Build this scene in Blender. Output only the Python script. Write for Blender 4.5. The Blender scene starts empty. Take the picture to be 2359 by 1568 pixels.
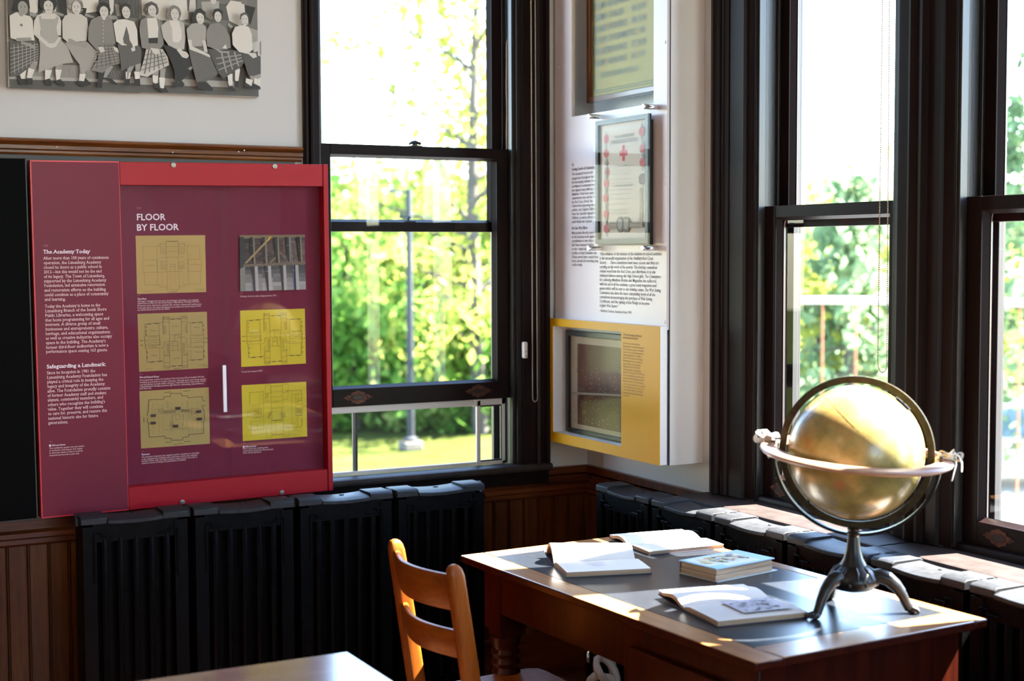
import bpy, bmesh, math, random
from mathutils import Vector, Matrix

PI = math.pi
SC = bpy.context.scene
COL = SC.collection
random.seed(7)

# ------------------------------------------------------------------ camera and the rays through the photograph's pixels
FPX, CX, CY = 3362.5, 1179.5, 784.0
CAM = Vector((0.0, 0.0, 1.575))
_y, _p, _r = math.radians(27.934), math.radians(3.4244), math.radians(0.2084)
_fw = Vector((math.sin(_y) * math.cos(_p), math.cos(_y) * math.cos(_p), -math.sin(_p)))
_rt = Vector((math.cos(_y), -math.sin(_y), 0))
_dn = _fw.cross(_rt)
RIGHT = _rt * math.cos(_r) + _dn * math.sin(_r)
DOWN = -_rt * math.sin(_r) + _dn * math.cos(_r)


def ray(px, py):
    return RIGHT * ((px - CX) / FPX) + DOWN * ((py - CY) / FPX) + _fw


def at_x(px, py, x):
    d = ray(px, py)
    return CAM + d * ((x - CAM.x) / d.x)


def at_y(px, py, y):
    d = ray(px, py)
    return CAM + d * ((y - CAM.y) / d.y)


def at_z(px, py, z):
    d = ray(px, py)
    return CAM + d * ((z - CAM.z) / d.z)


def out(px, dist, z=-2.5):
    """a place outside: DIST metres away in the direction of image column PX"""
    d = ray(px, 590)
    k = dist / math.hypot(d.x, d.y)
    return Vector((d.x * k, d.y * k, z))


YL, XR = 4.68, 2.80            # plane of the left wall (y) and of the right wall (x)


class Frame:
    """a flat place in the room: origin, right, up, outward normal"""

    def __init__(s, o, u, v):
        s.o, s.u, s.v = Vector(o), Vector(u).normalized(), Vector(v).normalized()
        s.n = s.u.cross(s.v)

    def mat(s):
        m = Matrix((s.u, s.v, s.n)).transposed().to_4x4()
        m.translation = s.o
        return m

    def loc(s, px, py, z=0.0):
        d = ray(px, py)
        o = s.o + s.n * z
        t = (o - CAM).dot(s.n) / d.dot(s.n)
        q = CAM + d * t - s.o
        return Vector((q.dot(s.u), q.dot(s.v), z))


# ------------------------------------------------------------------ colour and materials
def lin(c):
    c = c / 255.0
    return c / 12.92 if c <= 0.04045 else ((c + 0.055) / 1.055) ** 2.4


def S(r, g, b, k=1.0):
    return (min(1, lin(r) * k), min(1, lin(g) * k), min(1, lin(b) * k), 1.0)


def new_mat(name):
    m = bpy.data.materials.new(name)
    m.use_nodes = True
    nt = m.node_tree
    b = nt.nodes['Principled BSDF']
    return m, nt, b


def coords(nt, scale=(1, 1, 1), kind='Object'):
    tc = nt.nodes.new('ShaderNodeTexCoord')
    mp = nt.nodes.new('ShaderNodeMapping')
    mp.inputs['Scale'].default_value = scale
    nt.links.new(tc.outputs[kind], mp.inputs['Vector'])
    return mp.outputs['Vector']


def noise(nt, vec, scale, detail=4, rough=0.55):
    n = nt.nodes.new('ShaderNodeTexNoise')
    n.inputs['Scale'].default_value = scale
    n.inputs['Detail'].default_value = detail
    n.inputs['Roughness'].default_value = rough
    nt.links.new(vec, n.inputs['Vector'])
    return n.outputs['Fac']


def ramp(nt, fac, stops):
    r = nt.nodes.new('ShaderNodeValToRGB')
    el = r.color_ramp.elements
    while len(el) < len(stops):
        el.new(0.5)
    for e, (p, c) in zip(el, stops):
        e.position = p
        e.color = c
    nt.links.new(fac, r.inputs['Fac'])
    return r.outputs['Color']


def bump(nt, b, fac, strength, dist=0.002):
    n = nt.nodes.new('ShaderNodeBump')
    n.inputs['Strength'].default_value = strength
    n.inputs['Distance'].default_value = dist
    nt.links.new(fac, n.inputs['Height'])
    nt.links.new(n.outputs['Normal'], b.inputs['Normal'])


def simple(name, col, rough=0.5, metal=0.0, spec=0.5, coat=0.0, var=None, bmp=None):
    """plain surface; var = (scale, amount, stretch) mottles the colour, bmp = (scale, strength, distance)"""
    m, nt, b = new_mat(name)
    b.inputs['Base Color'].default_value = col
    b.inputs['Roughness'].default_value = rough
    b.inputs['Metallic'].default_value = metal
    b.inputs['Specular IOR Level'].default_value = spec
    b.inputs['Coat Weight'].default_value = coat
    b.inputs['Coat Roughness'].default_value = 0.12
    if var:
        sc, am, st = var
        f = noise(nt, coords(nt, st), sc)
        lo = tuple(c * (1 - am) for c in col[:3]) + (1,)
        hi = tuple(min(1, c * (1 + am)) for c in col[:3]) + (1,)
        nt.links.new(ramp(nt, f, [(0.3, lo), (0.7, hi)]), b.inputs['Base Color'])
    if bmp:
        bump(nt, b, noise(nt, coords(nt), bmp[0]), bmp[1], bmp[2])
    return m


def wood(name, dark, light, stretch, rough=0.35, coat=0.3, scale=9.0, bstr=0.15, spec=0.5):
    m, nt, b = new_mat(name)
    v = coords(nt, stretch)
    f1 = noise(nt, v, scale, 6, 0.6)
    v2 = coords(nt, tuple(s * 3.1 for s in stretch))
    f2 = noise(nt, v2, scale * 2.3, 3, 0.5)
    mx = nt.nodes.new('ShaderNodeMath')
    mx.operation = 'MULTIPLY_ADD'
    nt.links.new(f2, mx.inputs[0])
    mx.inputs[1].default_value = 0.35
    nt.links.new(f1, mx.inputs[2])
    mid = tuple((a + c) / 2 for a, c in zip(dark, light))
    nt.links.new(ramp(nt, mx.outputs[0], [(0.45, dark), (0.68, mid), (0.9, light)]), b.inputs['Base Color'])
    b.inputs['Roughness'].default_value = rough
    b.inputs['Coat Weight'].default_value = coat
    b.inputs['Coat Roughness'].default_value = 0.15
    b.inputs['Specular IOR Level'].default_value = spec
    bump(nt, b, mx.outputs[0], bstr, 0.001)
    return m


def thin_glass(name, tint=(1, 1, 1, 1), refl=1.0, rough=0.0):
    """a flat pane: lets light straight through and mirrors a little by its Fresnel angle"""
    m = bpy.data.materials.new(name)
    m.use_nodes = True
    nt = m.node_tree
    nt.nodes.clear()
    o = nt.nodes.new('ShaderNodeOutputMaterial')
    t = nt.nodes.new('ShaderNodeBsdfTransparent')
    t.inputs['Color'].default_value = tint
    g = nt.nodes.new('ShaderNodeBsdfGlossy')
    g.inputs['Roughness'].default_value = rough
    # mirror share = 0.04 + 0.96 (1 - |cos|)^5, the same from either side of the pane
    ge = nt.nodes.new('ShaderNodeNewGeometry')
    dt = nt.nodes.new('ShaderNodeVectorMath')
    dt.operation = 'DOT_PRODUCT'
    nt.links.new(ge.outputs['Normal'], dt.inputs[0])
    nt.links.new(ge.outputs['Incoming'], dt.inputs[1])

    def mth(op, x, y=None, z=None):
        n = nt.nodes.new('ShaderNodeMath')
        n.operation = op
        for i, v in enumerate((x, y, z)):
            if v is None:
                continue
            if isinstance(v, (int, float)):
                n.inputs[i].default_value = v
            else:
                nt.links.new(v, n.inputs[i])
        return n
    ab = mth('ABSOLUTE', dt.outputs['Value'])
    om = mth('SUBTRACT', 1.0, ab.outputs[0])
    pw = mth('POWER', om.outputs[0], 5.0)
    sc = mth('MULTIPLY_ADD', pw.outputs[0], 0.92, 0.08)
    mu = mth('MULTIPLY', sc.outputs[0], refl)
    mx = nt.nodes.new('ShaderNodeMixShader')
    nt.links.new(mu.outputs[0], mx.inputs[0])
    nt.links.new(t.outputs[0], mx.inputs[1])
    nt.links.new(g.outputs[0], mx.inputs[2])
    nt.links.new(mx.outputs[0], o.inputs['Surface'])
    return m


def leaf_mat(name, c1, c2, c3):
    m = bpy.data.materials.new(name)
    m.use_nodes = True
    nt = m.node_tree
    nt.nodes.clear()
    o = nt.nodes.new('ShaderNodeOutputMaterial')
    d = nt.nodes.new('ShaderNodeBsdfDiffuse')
    t = nt.nodes.new('ShaderNodeBsdfTranslucent')
    mx = nt.nodes.new('ShaderNodeMixShader')
    mx.inputs[0].default_value = 0.5
    f = noise(nt, coords(nt), 1.6, 5, 0.7)
    c = ramp(nt, f, [(0.32, c1), (0.5, c2), (0.68, c3)])
    nt.links.new(c, d.inputs['Color'])
    nt.links.new(c, t.inputs['Color'])
    nt.links.new(d.outputs[0], mx.inputs[1])
    nt.links.new(t.outputs[0], mx.inputs[2])
    nt.links.new(mx.outputs[0], o.inputs['Surface'])
    return m


def print_mat(name, rough=0.55, spec=0.4):
    m, nt, b = new_mat(name)
    a = nt.nodes.new('ShaderNodeAttribute')
    a.attribute_name = 'ink'
    nt.links.new(a.outputs['Color'], b.inputs['Base Color'])
    b.inputs['Roughness'].default_value = rough
    b.inputs['Specular IOR Level'].default_value = spec
    return m


# ------------------------------------------------------------------ objects
def link(o, parent=None):
    COL.objects.link(o)
    if parent is not None:
        o.parent = parent
    return o


def thing(name, label, cat, loc=(0, 0, 0), group=None, matrix=None):
    o = bpy.data.objects.new(name, None)
    o.empty_display_size = 0.05
    link(o)
    if matrix is not None:
        o.matrix_world = matrix
    else:
        o.location = loc
    o['label'] = label
    o['category'] = cat
    if group:
        o['group'] = group
    return o


def tag(o, label, cat, group=None):
    o['label'] = label
    o['category'] = cat
    if group:
        o['group'] = group
    return o


def struct_root(name, matrix=None):
    o = bpy.data.objects.new(name, None)
    link(o)
    if matrix is not None:
        o.matrix_world = matrix
    o['kind'] = 'structure'
    return o


class MB:
    """collects shapes; build() links them as ONE mesh object"""

    def __init__(s):
        s.bm = bmesh.new()

    def face(s, pts):
        vs = [s.bm.verts.new(p) for p in pts]
        return s.bm.faces.new(vs)

    def box(s, x0, x1, y0, y1, z0, z1):
        v = [s.bm.verts.new((x, y, z)) for x in (x0, x1) for y in (y0, y1) for z in (z0, z1)]
        for f in ((0, 1, 3, 2), (4, 6, 7, 5), (0, 4, 5, 1), (2, 3, 7, 6), (0, 2, 6, 4), (1, 5, 7, 3)):
            s.bm.faces.new([v[i] for i in f])
        return s

    def prism(s, pts, ext, cap=True, closed=True):
        """pts: 3D outline, ext: vector"""
        e = Vector(ext)
        a = [s.bm.verts.new(p) for p in pts]
        b = [s.bm.verts.new(Vector(p) + e) for p in pts]
        n = len(pts)
        for i in range(n if closed else n - 1):
            j = (i + 1) % n
            s.bm.faces.new((a[i], a[j], b[j], b[i]))
        if cap and closed:
            s.bm.faces.new(list(reversed(a)))
            s.bm.faces.new(b)
        return s

    def loft(s, rings, closed=True, cap=True):
        R = [[s.bm.verts.new(p) for p in r] for r in rings]
        for a, b in zip(R, R[1:]):
            n = len(a)
            for i in range(n if closed else n - 1):
                j = (i + 1) % n
                s.bm.faces.new((a[i], a[j], b[j], b[i]))
        if cap and closed:
            s.bm.faces.new(list(reversed(R[0])))
            s.bm.faces.new(R[-1])
        return s

    def lathe(s, prof, o=(0, 0, 0), n=32, ax=Vector((0, 0, 1)), cap=True):
        ax = Vector(ax).normalized()
        a = ax.orthogonal().normalized()
        b = ax.cross(a)
        o = Vector(o)
        rings = [[o + ax * z + (a * math.cos(2 * PI * i / n) + b * math.sin(2 * PI * i / n)) * max(r, 1e-5) for i in range(n)] for r, z in prof]
        return s.loft(rings, True, cap)

    def tube(s, path, rad, n=10, closed=False, cap=True, flat=1.0, up=None):
        P = [Vector(p) for p in path]
        m = len(P)
        rs = rad if isinstance(rad, (list, tuple)) else [rad] * m
        rings = []
        prev = None
        for i in range(m):
            t = (P[(i + 1) % m] - P[i - 1]) if closed else (P[min(i + 1, m - 1)] - P[max(i - 1, 0)])
            t.normalize()
            if prev is None:
                a = (Vector(up) if up else t.orthogonal())
                a = (a - t * a.dot(t)).normalized()
            else:
                a = (prev - t * prev.dot(t)).normalized()
            prev = a
            b = t.cross(a)
            rings.append([P[i] + (a * math.cos(2 * PI * k / n) * flat + b * math.sin(2 * PI * k / n)) * rs[i] for k in range(n)])
        if closed:
            rings.append(rings[0])
            R = [[s.bm.verts.new(p) for p in r] for r in rings[:-1]]
            R.append(R[0])
            for a, b in zip(R, R[1:]):
                for k in range(n):
                    j = (k + 1) % n
                    s.bm.faces.new((a[k], a[j], b[j], b[k]))
            return s
        return s.loft(rings, True, cap)

    def ball(s, c, r, nu=12, nv=8, sc=(1, 1, 1)):
        c = Vector(c)
        rings = []
        for j in range(nv + 1):
            th = PI * j / nv
            rr = max(math.sin(th), 1e-4)
            rings.append([c + Vector((math.cos(2 * PI * i / nu) * rr * r * sc[0], math.sin(2 * PI * i / nu) * rr * r * sc[1], math.cos(th) * r * sc[2])) for i in range(nu)])
        return s.loft(rings, True, False)

    def sweep_ring(s, c, e1, e2, e3, ro, ri, t, n=96, a0=0.0, a1=2 * PI, n_round=False):
        """flat ring or arc: radius ri..ro in the plane e1,e2; thickness t along e3"""
        c = Vector(c)
        full = abs(a1 - a0 - 2 * PI) < 1e-6
        cnt = n if full else n + 1
        rings = []
        for i in range(cnt):
            a = a0 + (a1 - a0) * i / n
            d = e1 * math.cos(a) + e2 * math.sin(a)
            rings.append([c + d * ro + e3 * t / 2, c + d * ro - e3 * t / 2, c + d * ri - e3 * t / 2, c + d * ri + e3 * t / 2])
        R = [[s.bm.verts.new(p) for p in r] for r in rings]
        for i in range(n):
            a, b = R[i], R[(i + 1) % cnt]
            for k in range(4):
                j = (k + 1) % 4
                s.bm.faces.new((a[k], a[j], b[j], b[k]))
        if not full:
            s.bm.faces.new(list(reversed(R[0])))
            s.bm.faces.new(R[-1])
        return s

    def build(s, name, mat, parent=None, smooth=35, bevel=0.0, segs=2):
        bmesh.ops.recalc_face_normals(s.bm, faces=s.bm.faces[:])
        me = bpy.data.meshes.new(name)
        s.bm.to_mesh(me)
        s.bm.free()
        if isinstance(mat, (list, tuple)):
            for m in mat:
                me.materials.append(m)
        else:
            me.materials.append(mat)
        if smooth:
            me.polygons.foreach_set('use_smooth', [True] * len(me.polygons))
            me.set_sharp_from_angle(angle=math.radians(smooth))
        o = bpy.data.objects.new(name, me)
        link(o, parent)
        if bevel:
            b = o.modifiers.new('bevel', 'BEVEL')
            b.width = bevel
            b.segments = segs
            b.limit_method = 'ANGLE'
            b.angle_limit = math.radians(40)
        return o


def structure(o):
    o['kind'] = 'structure'
    return o


# ------------------------------------------------------------------ flat printed matter: polygons of ink, each a hair above the last
class Canvas:
    def __init__(s, step=0.00006):
        s.bm = bmesh.new()
        s.cl = s.bm.loops.layers.float_color.new('ink')
        s.z = 0.0
        s.step = step
        s.k = 1.0

    def poly(s, pts, col):
        s.z += s.step
        f = s.bm.faces.new([s.bm.verts.new((p[0], p[1], s.z)) for p in pts])
        f.normal_update()
        if f.normal.z < 0:
            f.normal_flip()
        for l in f.loops:
            l[s.cl] = (min(1, col[0] * s.k), min(1, col[1] * s.k), min(1, col[2] * s.k), 1)
        return f

    def line(s, pts, w, col):
        for a, b in zip(pts, pts[1:]):
            a, b = Vector(a[:2]), Vector(b[:2])
            d = b - a
            if d.length < 1e-7:
                continue
            d.normalize()
            n = Vector((-d.y, d.x)) * w / 2
            a2, b2 = a - d * w * 0.3, b + d * w * 0.3
            s.poly([a2 - n, b2 - n, b2 + n, a2 + n], col)

    def ell(s, c, rx, ry, col, rot=0.0, n=18):
        pts = []
        for i in range(n):
            a = 2 * PI * i / n
            x, y = math.cos(a) * rx, math.sin(a) * ry
            pts.append((c[0] + x * math.cos(rot) - y * math.sin(rot), c[1] + x * math.sin(rot) + y * math.cos(rot)))
        s.poly(pts, col)

    def build(s, name, mat, parent, z=0.0):
        for v in s.bm.verts:
            v.co.z += z
        me = bpy.data.meshes.new(name)
        s.bm.to_mesh(me)
        s.bm.free()
        me.materials.append(mat)
        o = bpy.data.objects.new(name, me)
        return link(o, parent)


# ------------------------------------------------------------------ lettering from the built-in font, with slab serifs where wanted
_G = {}


def _raw(body, offset):
    cu = bpy.data.curves.new('tmp', 'FONT')
    cu.body = body
    cu.size = 1.0
    cu.resolution_u = 2
    cu.offset = offset
    ob = bpy.data.objects.new('tmp', cu)
    COL.objects.link(ob)
    dg = bpy.context.evaluated_depsgraph_get()
    me = bpy.data.meshes.new_from_object(ob.evaluated_get(dg))
    vs = [tuple(v.co[:2]) for v in me.vertices]
    fs = [tuple(p.vertices) for p in me.polygons]
    bpy.data.objects.remove(ob)
    bpy.data.curves.remove(cu)
    bpy.data.meshes.remove(me)
    return vs, fs


def _wid(body):
    vs, _ = _raw(body, 0)
    xs = [v[0] for v in vs]
    return max(xs) - min(xs)


def glyph(ch, offset):
    k = (ch, offset)
    if k not in _G:
        if '_ll' not in _G:
            _G['_ll'] = _wid('||')
        adv = _wid('|' + ch + '|') - _G['_ll']
        vs, fs = _raw(ch, offset) if ch != ' ' else ([], [])
        _G[k] = (vs, fs, adv)
    return _G[k]


# serif feet of a slab letter: where its stems stand (fraction of its width) at baseline b, x-height x, cap or ascender height t
SERIF = {
    'A': 'b0 b1', 'B': 'b.14 t.14', 'D': 'b.14 t.14', 'E': 'b.14 t.14', 'F': 'b.14 t.14', 'H': 'b.1 b.9 t.1 t.9', 'I': 'b.5 t.5', 'K': 'b.1 b.95 t.1 t.9', 'L': 'b.14 t.14',
    'M': 'b.08 b.92 t.06 t.94', 'N': 'b.08 t.06 t.94', 'P': 'b.14 t.14', 'R': 'b.14 b.95 t.14', 'T': 'b.5', 'U': 't.1 t.9', 'W': 't0 t1', 'Y': 'b.5 t.05 t.95',
    'a': 'b.95', 'b': 't.1', 'd': 't.9 b.95', 'f': 'b.45', 'h': 'b.1 b.9 t.1', 'i': 'b.5 x.3', 'j': 'x.4', 'k': 'b.1 b.95 t.1 x.9', 'l': 'b.5 t.3', 'm': 'b.07 b.5 b.93 x.03', 'n': 'b.1 b.9 x.05',
    'p': 'x.05 d.1', 'q': 'd.9', 'r': 'b.2 x.1', 'u': 'x.05 x.85 b.95', 'v': 'x.02 x.98', 'w': 'x0 x1', 'x': 'b.05 b.95 x.05 x.95', 'y': 'x.02 x.98', '1': 'b.6',
}


class Text:
    """lines of lettering on a Frame; everything added goes into one mesh"""

    def __init__(s, fr, z):
        s.fr, s.z, s.v, s.f = fr, z, [], []

    def layout(s, body, offset, serif):
        x = 0.0
        items = []
        for ch in body:
            vs, fs, adv = glyph(ch, offset)
            items.append((x, ch, vs, fs))
            x += adv * (1.04 if serif else 1.0)
        return items, x

    def put(s, body, o, d, sx, sy, bold=False, serif=False, slant=0.0):
        """o: start of the baseline, d: unit direction (2D), sx, sy: size along and across"""
        offset = 0.02 if bold else 0.004
        items, tot = s.layout(body, offset, serif)
        up = Vector((-d[1], d[0]))
        d = Vector((d[0], d[1]))

        def add(pts):
            b = len(s.v)
            for x, y in pts:
                p = Vector(o[:2]) + d * (x + y * slant) * sx + up * y * sy
                s.v.append((p.x, p.y, s.z))
            return b
        for x0, ch, vs, fs in items:
            if not vs:
                continue
            b = add([(x0 + x, y) for x, y in vs])
            s.f += [tuple(b + i for i in f) for f in fs]
            if serif and ch in SERIF:
                xs = [v[0] for v in vs]
                ys = [v[1] for v in vs]
                a, w = min(xs), max(xs) - min(xs)
                h = 0.10 if not bold else 0.14
                th = 0.045 if not bold else 0.07
                for it in SERIF[ch].split():
                    k, fr = it[0], float(it[1:])
                    yy = {'b': 0.0, 'x': 0.5, 't': max(ys), 'd': min(ys)}[k]
                    y0, y1 = (yy, yy + th) if k in 'bd' else (yy - th, yy)
                    cx = x0 + a + w * fr
                    b = add([(cx - h, y0), (cx + h, y0), (cx + h, y1), (cx - h, y1)])
                    s.f.append((b, b + 1, b + 2, b + 3))
        return tot

    def fit(s, body, p0, p1, size_px, **kw):
        """baseline from pixel p0 to pixel p1; size_px: letter size in pixels"""
        a, b = s.fr.loc(*p0, s.z), s.fr.loc(*p1, s.z)
        d = (b - a)
        L = d.length
        d.normalize()
        _, tot = s.layout(body, 0.004, kw.get('serif', False))
        q = s.fr.loc(p0[0], p0[1] - size_px, s.z)
        s.put(body, a, (d.x, d.y), L / tot, (q - a).length, **kw)

    def dot(s, c, r, n=16):
        b = len(s.v)
        for i in range(n):
            s.v.append((c[0] + r * math.cos(2 * PI * i / n), c[1] + r * math.sin(2 * PI * i / n), s.z))
        s.f.append(tuple(range(b, b + n)))

    def flush(s, name, mat, parent):
        s.build(name, mat, parent)
        s.v, s.f = [], []

    def build(s, name, mat, parent):
        if not s.v:
            return None
        me = bpy.data.meshes.new(name)
        me.from_pydata(s.v, [], s.f)
        me.materials.append(mat)
        o = bpy.data.objects.new(name, me)
        return link(o, parent)

SKY, SUNE, LAMP, EXPO = 2.0, 125.0, 18.0, 0.14

# ================================================================== materials of the room
m_wall = simple('white_plaster', S(203, 200, 197, 0.95), 0.6, spec=0.25, bmp=(60, 0.05, 0.001))
m_ceil = simple('ceiling_paint', (0.7, 0.7, 0.68, 1), 0.8)
m_brown = simple('brown_gloss_paint', (0.0095, 0.0048, 0.0046, 1), 0.40, spec=0.10, var=(14, 0.25, (1, 1, 0.25)), bmp=(90, 0.12, 0.0006))
m_brown_worn = wood('worn_brown_paint', (0.007, 0.006, 0.006, 1), (0.026, 0.021, 0.021, 1), (40, 40, 1.5), 0.34, 0.1, 3.0, 0.5)
m_stain = wood('stained_fir', (0.028, 0.005, 0.0015, 1), (0.13, 0.033, 0.008, 1), (9, 9, 0.9), 0.32, 0.35, 3.0)
m_stain_h = wood('stained_fir_rail', (0.035, 0.006, 0.0018, 1), (0.15, 0.038, 0.008, 1), (0.8, 9, 9), 0.34, 0.12, 3.0, spec=0.3)
m_bead = wood('beadboard_fir', (0.034, 0.007, 0.0012, 1), (0.125, 0.040, 0.007, 1), (14, 14, 0.8), 0.42, 0.05, 3.0, spec=0.22)
m_rail = wood('varnished_rail', (0.075, 0.018, 0.004, 1), (0.30, 0.095, 0.018, 1), (0.8, 9, 9), 0.34, 0.12, 3.0, spec=0.3)
m_stool = simple('dusty_brown_paint', (0.030, 0.022, 0.020, 1), 0.55, spec=0.15, var=(20, 0.3, (1, 1, 1)))
m_floor = wood('floor_boards', (0.05, 0.02, 0.008, 1), (0.13, 0.05, 0.02, 1), (1, 9, 1), 0.4, 0.2, 3.0)
m_glass = thin_glass('window_glass', (0.97, 0.98, 0.97, 1), 0.5)
m_case_glass = thin_glass('case_glass', (0.97, 0.97, 0.97, 1), 0.14)
m_cab_glass = thin_glass('cabinet_glass', (0.97, 0.97, 0.97, 1), 0.10)
m_alu = simple('white_aluminium', S(205, 198, 190, 1.0), 0.45, spec=0.4)
m_brass_old = simple('old_copper', (0.075, 0.026, 0.015, 1), 0.5, metal=0.6, var=(60, 0.5, (1, 1, 1)))
m_black = simple('black_metal', (0.008, 0.008, 0.009, 1), 0.4)
m_bead_metal = simple('bead_chain_metal', (0.62, 0.50, 0.38, 1), 0.4, metal=0.6)
m_cord = simple('cotton_cord', S(190, 150, 120, 0.7), 0.9)
m_plastic = simple('white_plastic', S(225, 215, 205, 0.85), 0.45)

# ================================================================== room shell
WT = 0.16                       # wall thickness
ZC = 3.6                        # ceiling height
W1 = (1.742, 2.496)             # window in the left wall, x from..to
Z1 = (0.785, 3.05)
W2 = (3.043, 3.663)             # windows in the right wall, y from..to
W3 = (2.199, 2.819)
W4 = (1.355, 1.975)
X0, Y0 = -3.2, -3.4             # the far side of the room and the wall behind the camera

b = MB()
G_ = 0.03                       # room for the jamb lining
b.box(X0, W1[0] - G_, YL, YL + WT, 0, ZC)
b.box(W1[1] + G_, XR + WT, YL, YL + WT, 0, ZC)
b.box(W1[0] - G_, W1[1] + G_, YL, YL + WT, 0, Z1[0] - 0.12)
b.box(W1[0] - G_, W1[1] + G_, YL, YL + WT, Z1[1] + G_, ZC)
structure(b.build('wall_left', m_wall, smooth=0))
b = MB()
ys = [YL, W2[1], W2[0], W3[1], W3[0], W4[1], W4[0], Y0]
for a, c in ((YL, W2[1] + G_), (W2[0] - G_, W3[1] + G_), (W3[0] - G_, W4[1] + G_), (W4[0] - G_, Y0)):
    b.box(XR, XR + WT, c, a, 0, ZC)
for w in (W2, W3, W4):
    b.box(XR, XR + WT, w[0] - G_, w[1] + G_, 0, Z1[0] - 0.12)
    b.box(XR, XR + WT, w[0] - G_, w[1] + G_, Z1[1] + G_, ZC)
structure(b.build('wall_right', m_wall, smooth=0))
structure(MB().box(X0 - WT, X0, Y0, YL, 0, ZC).build('wall_opposite', m_wall, smooth=0))
ADDED_RW = [(0.35, 2.65)]         # unseen window added behind the camera, widened to light the cabinet side
b = MB()
xs = [X0] + [v for r in ADDED_RW for v in r] + [XR]
for i in range(0, len(xs), 2):
    b.box(xs[i], xs[i + 1], Y0 - WT, Y0, 0, ZC)
for r in ADDED_RW:
    b.box(r[0], r[1], Y0 - WT, Y0, 0, 0.85)
    b.box(r[0], r[1], Y0 - WT, Y0, 3.1, ZC)
structure(b.build('wall_rear', m_wall, smooth=0))
for i, r in enumerate(ADDED_RW):
    t = struct_root('window_%d' % (5 + i))  # added rear window, a daylight source out of view
    b = MB()
    for a, c, d, e in ((r[0], r[0] + .06, .85, 3.1), (r[1] - .06, r[1], .85, 3.1), (r[0] + .06, r[1] - .06, .85, .92), (r[0] + .06, r[1] - .06, 3.04, 3.1), (r[0] + .06, r[1] - .06, 1.93, 1.98)):
        b.box(a, c, Y0 - 0.10, Y0 - 0.05, d, e)
    b.build('sash', m_brown, t, bevel=0.003)
    b = MB()
    b.face([(r[0] + .06, Y0 - .075, .92), (r[1] - .06, Y0 - .075, .92), (r[1] - .06, Y0 - .075, 3.04), (r[0] + .06, Y0 - .075, 3.04)])
    b.build('glass', m_glass, t, smooth=0)
    b = MB()
    for a, c, d, e in ((r[0] - .1, r[0], .8, 3.2), (r[1], r[1] + .1, .8, 3.2), (r[0], r[1], 3.1, 3.2), (r[0], r[1], .8, .85)):
        b.box(a, c, Y0, Y0 + 0.025, d, e)
    b.build('casing', m_brown, t, bevel=0.003)
structure(MB().box(X0 - WT, XR + WT, Y0 - WT, YL + WT, -0.2, 0).build('floor', m_floor, smooth=0))
structure(MB().box(X0 - WT, XR + WT, Y0 - WT, YL + WT, ZC, ZC + 0.2).build('ceiling', m_ceil, smooth=0))


def beadboard(b, x0, x1, z0, z1, put, d=0.012, pitch=0.0625, phase=0.0):
    """tongue-and-groove boards with a bead: an open profile extruded upwards; put(u, out, z) -> point"""
    pts = [(x0, d)]
    k0 = math.ceil((x0 - phase) / pitch)
    u = phase + k0 * pitch
    while u < x1 - 0.012:
        if u > x0 + 0.004:
            pts += [(u, d), (u + .0006, d - .009), (u + .0036, d - .009), (u + .0042, d - .002), (u + .0062, d), (u + .0082, d - .002), (u + .0088, d - .009), (u + .0118, d - .009), (u + .0124, d)]
        u += pitch
    pts.append((x1, d))
    a = [b.bm.verts.new(put(p[0], p[1], z0)) for p in pts]
    c = [b.bm.verts.new(put(p[0], p[1], z1)) for p in pts]
    for i in range(len(pts) - 1):
        b.bm.faces.new((a[i], a[i + 1], c[i + 1], c[i]))


put_l = lambda u, o, z: (u, YL - o, z)
put_r = lambda u, o, z: (XR - o, u, z)

# wainscot: boards, cap rail of three mouldings, baseboard
CAPZ = 0.784
cap_prof = [(0.0, 0.0), (0.012, 0.0), (0.012, -0.032), (0.018, -0.034), (0.030, -0.040), (0.030, -0.054), (0.022, -0.060), (0.022, -0.074), (0.013, -0.082), (0.0, -0.082)]


def moulding(b, prof, put, u0, u1, z):
    pts = [Vector(put(u0, o, z + dz)) for o, dz in prof]
    e = Vector(put(u1, 0, 0)) - Vector(put(u0, 0, 0))
    b.prism(pts, e)


t = struct_root('trim_1')
b = MB()
beadboard(b, X0, XR, 0.16, CAPZ - 0.06, put_l, phase=0.0145)
b.build('boards', m_bead, t, smooth=50)
b = MB()
moulding(b, cap_prof, put_l, X0, W1[0] - 0.06, CAPZ - 0.028)
moulding(b, cap_prof, put_l, W1[1] - 0.3, XR - 0.001, CAPZ - 0.028)
b.box(X0, W1[0] - 0.06, YL - 0.03, YL, CAPZ - 0.03, CAPZ - 0.018)
b.build('cap_rail', m_stain_h, t, smooth=30)
b = MB()
b.box(W1[1] + 0.12, XR, YL - 0.012, YL, CAPZ - 0.035, CAPZ - 0.004)
b.box(W1[1] + 0.12, XR, YL - 0.02, YL, CAPZ - 0.006, CAPZ)
b.build('cap_strip', m_stain_h, t, bevel=0.002)
t = struct_root('trim_2')
b = MB()
beadboard(b, Y0, YL - 0.012, 0.16, CAPZ - 0.06, put_r)
b.build('boards', m_bead, t, smooth=50)
b = MB()
moulding(b, cap_prof, put_r, Y0, YL - 0.03, CAPZ - 0.028)
b.box(XR - 0.012, XR, W2[1] + 0.2, YL - 0.002, CAPZ - 0.035, CAPZ - 0.004)
b.box(XR - 0.02, XR, W2[1] + 0.2, YL - 0.002, CAPZ - 0.006, CAPZ)
b.build('cap_rail', m_stain_h, t, smooth=30)
structure(MB().box(X0, XR, YL - 0.022, YL, 0, 0.17).build('baseboard_left', m_stain_h, bevel=0.004))
structure(MB().box(XR - 0.022, XR, Y0, YL - 0.022, 0, 0.17).build('baseboard_right', m_stain_h, bevel=0.004))

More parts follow.
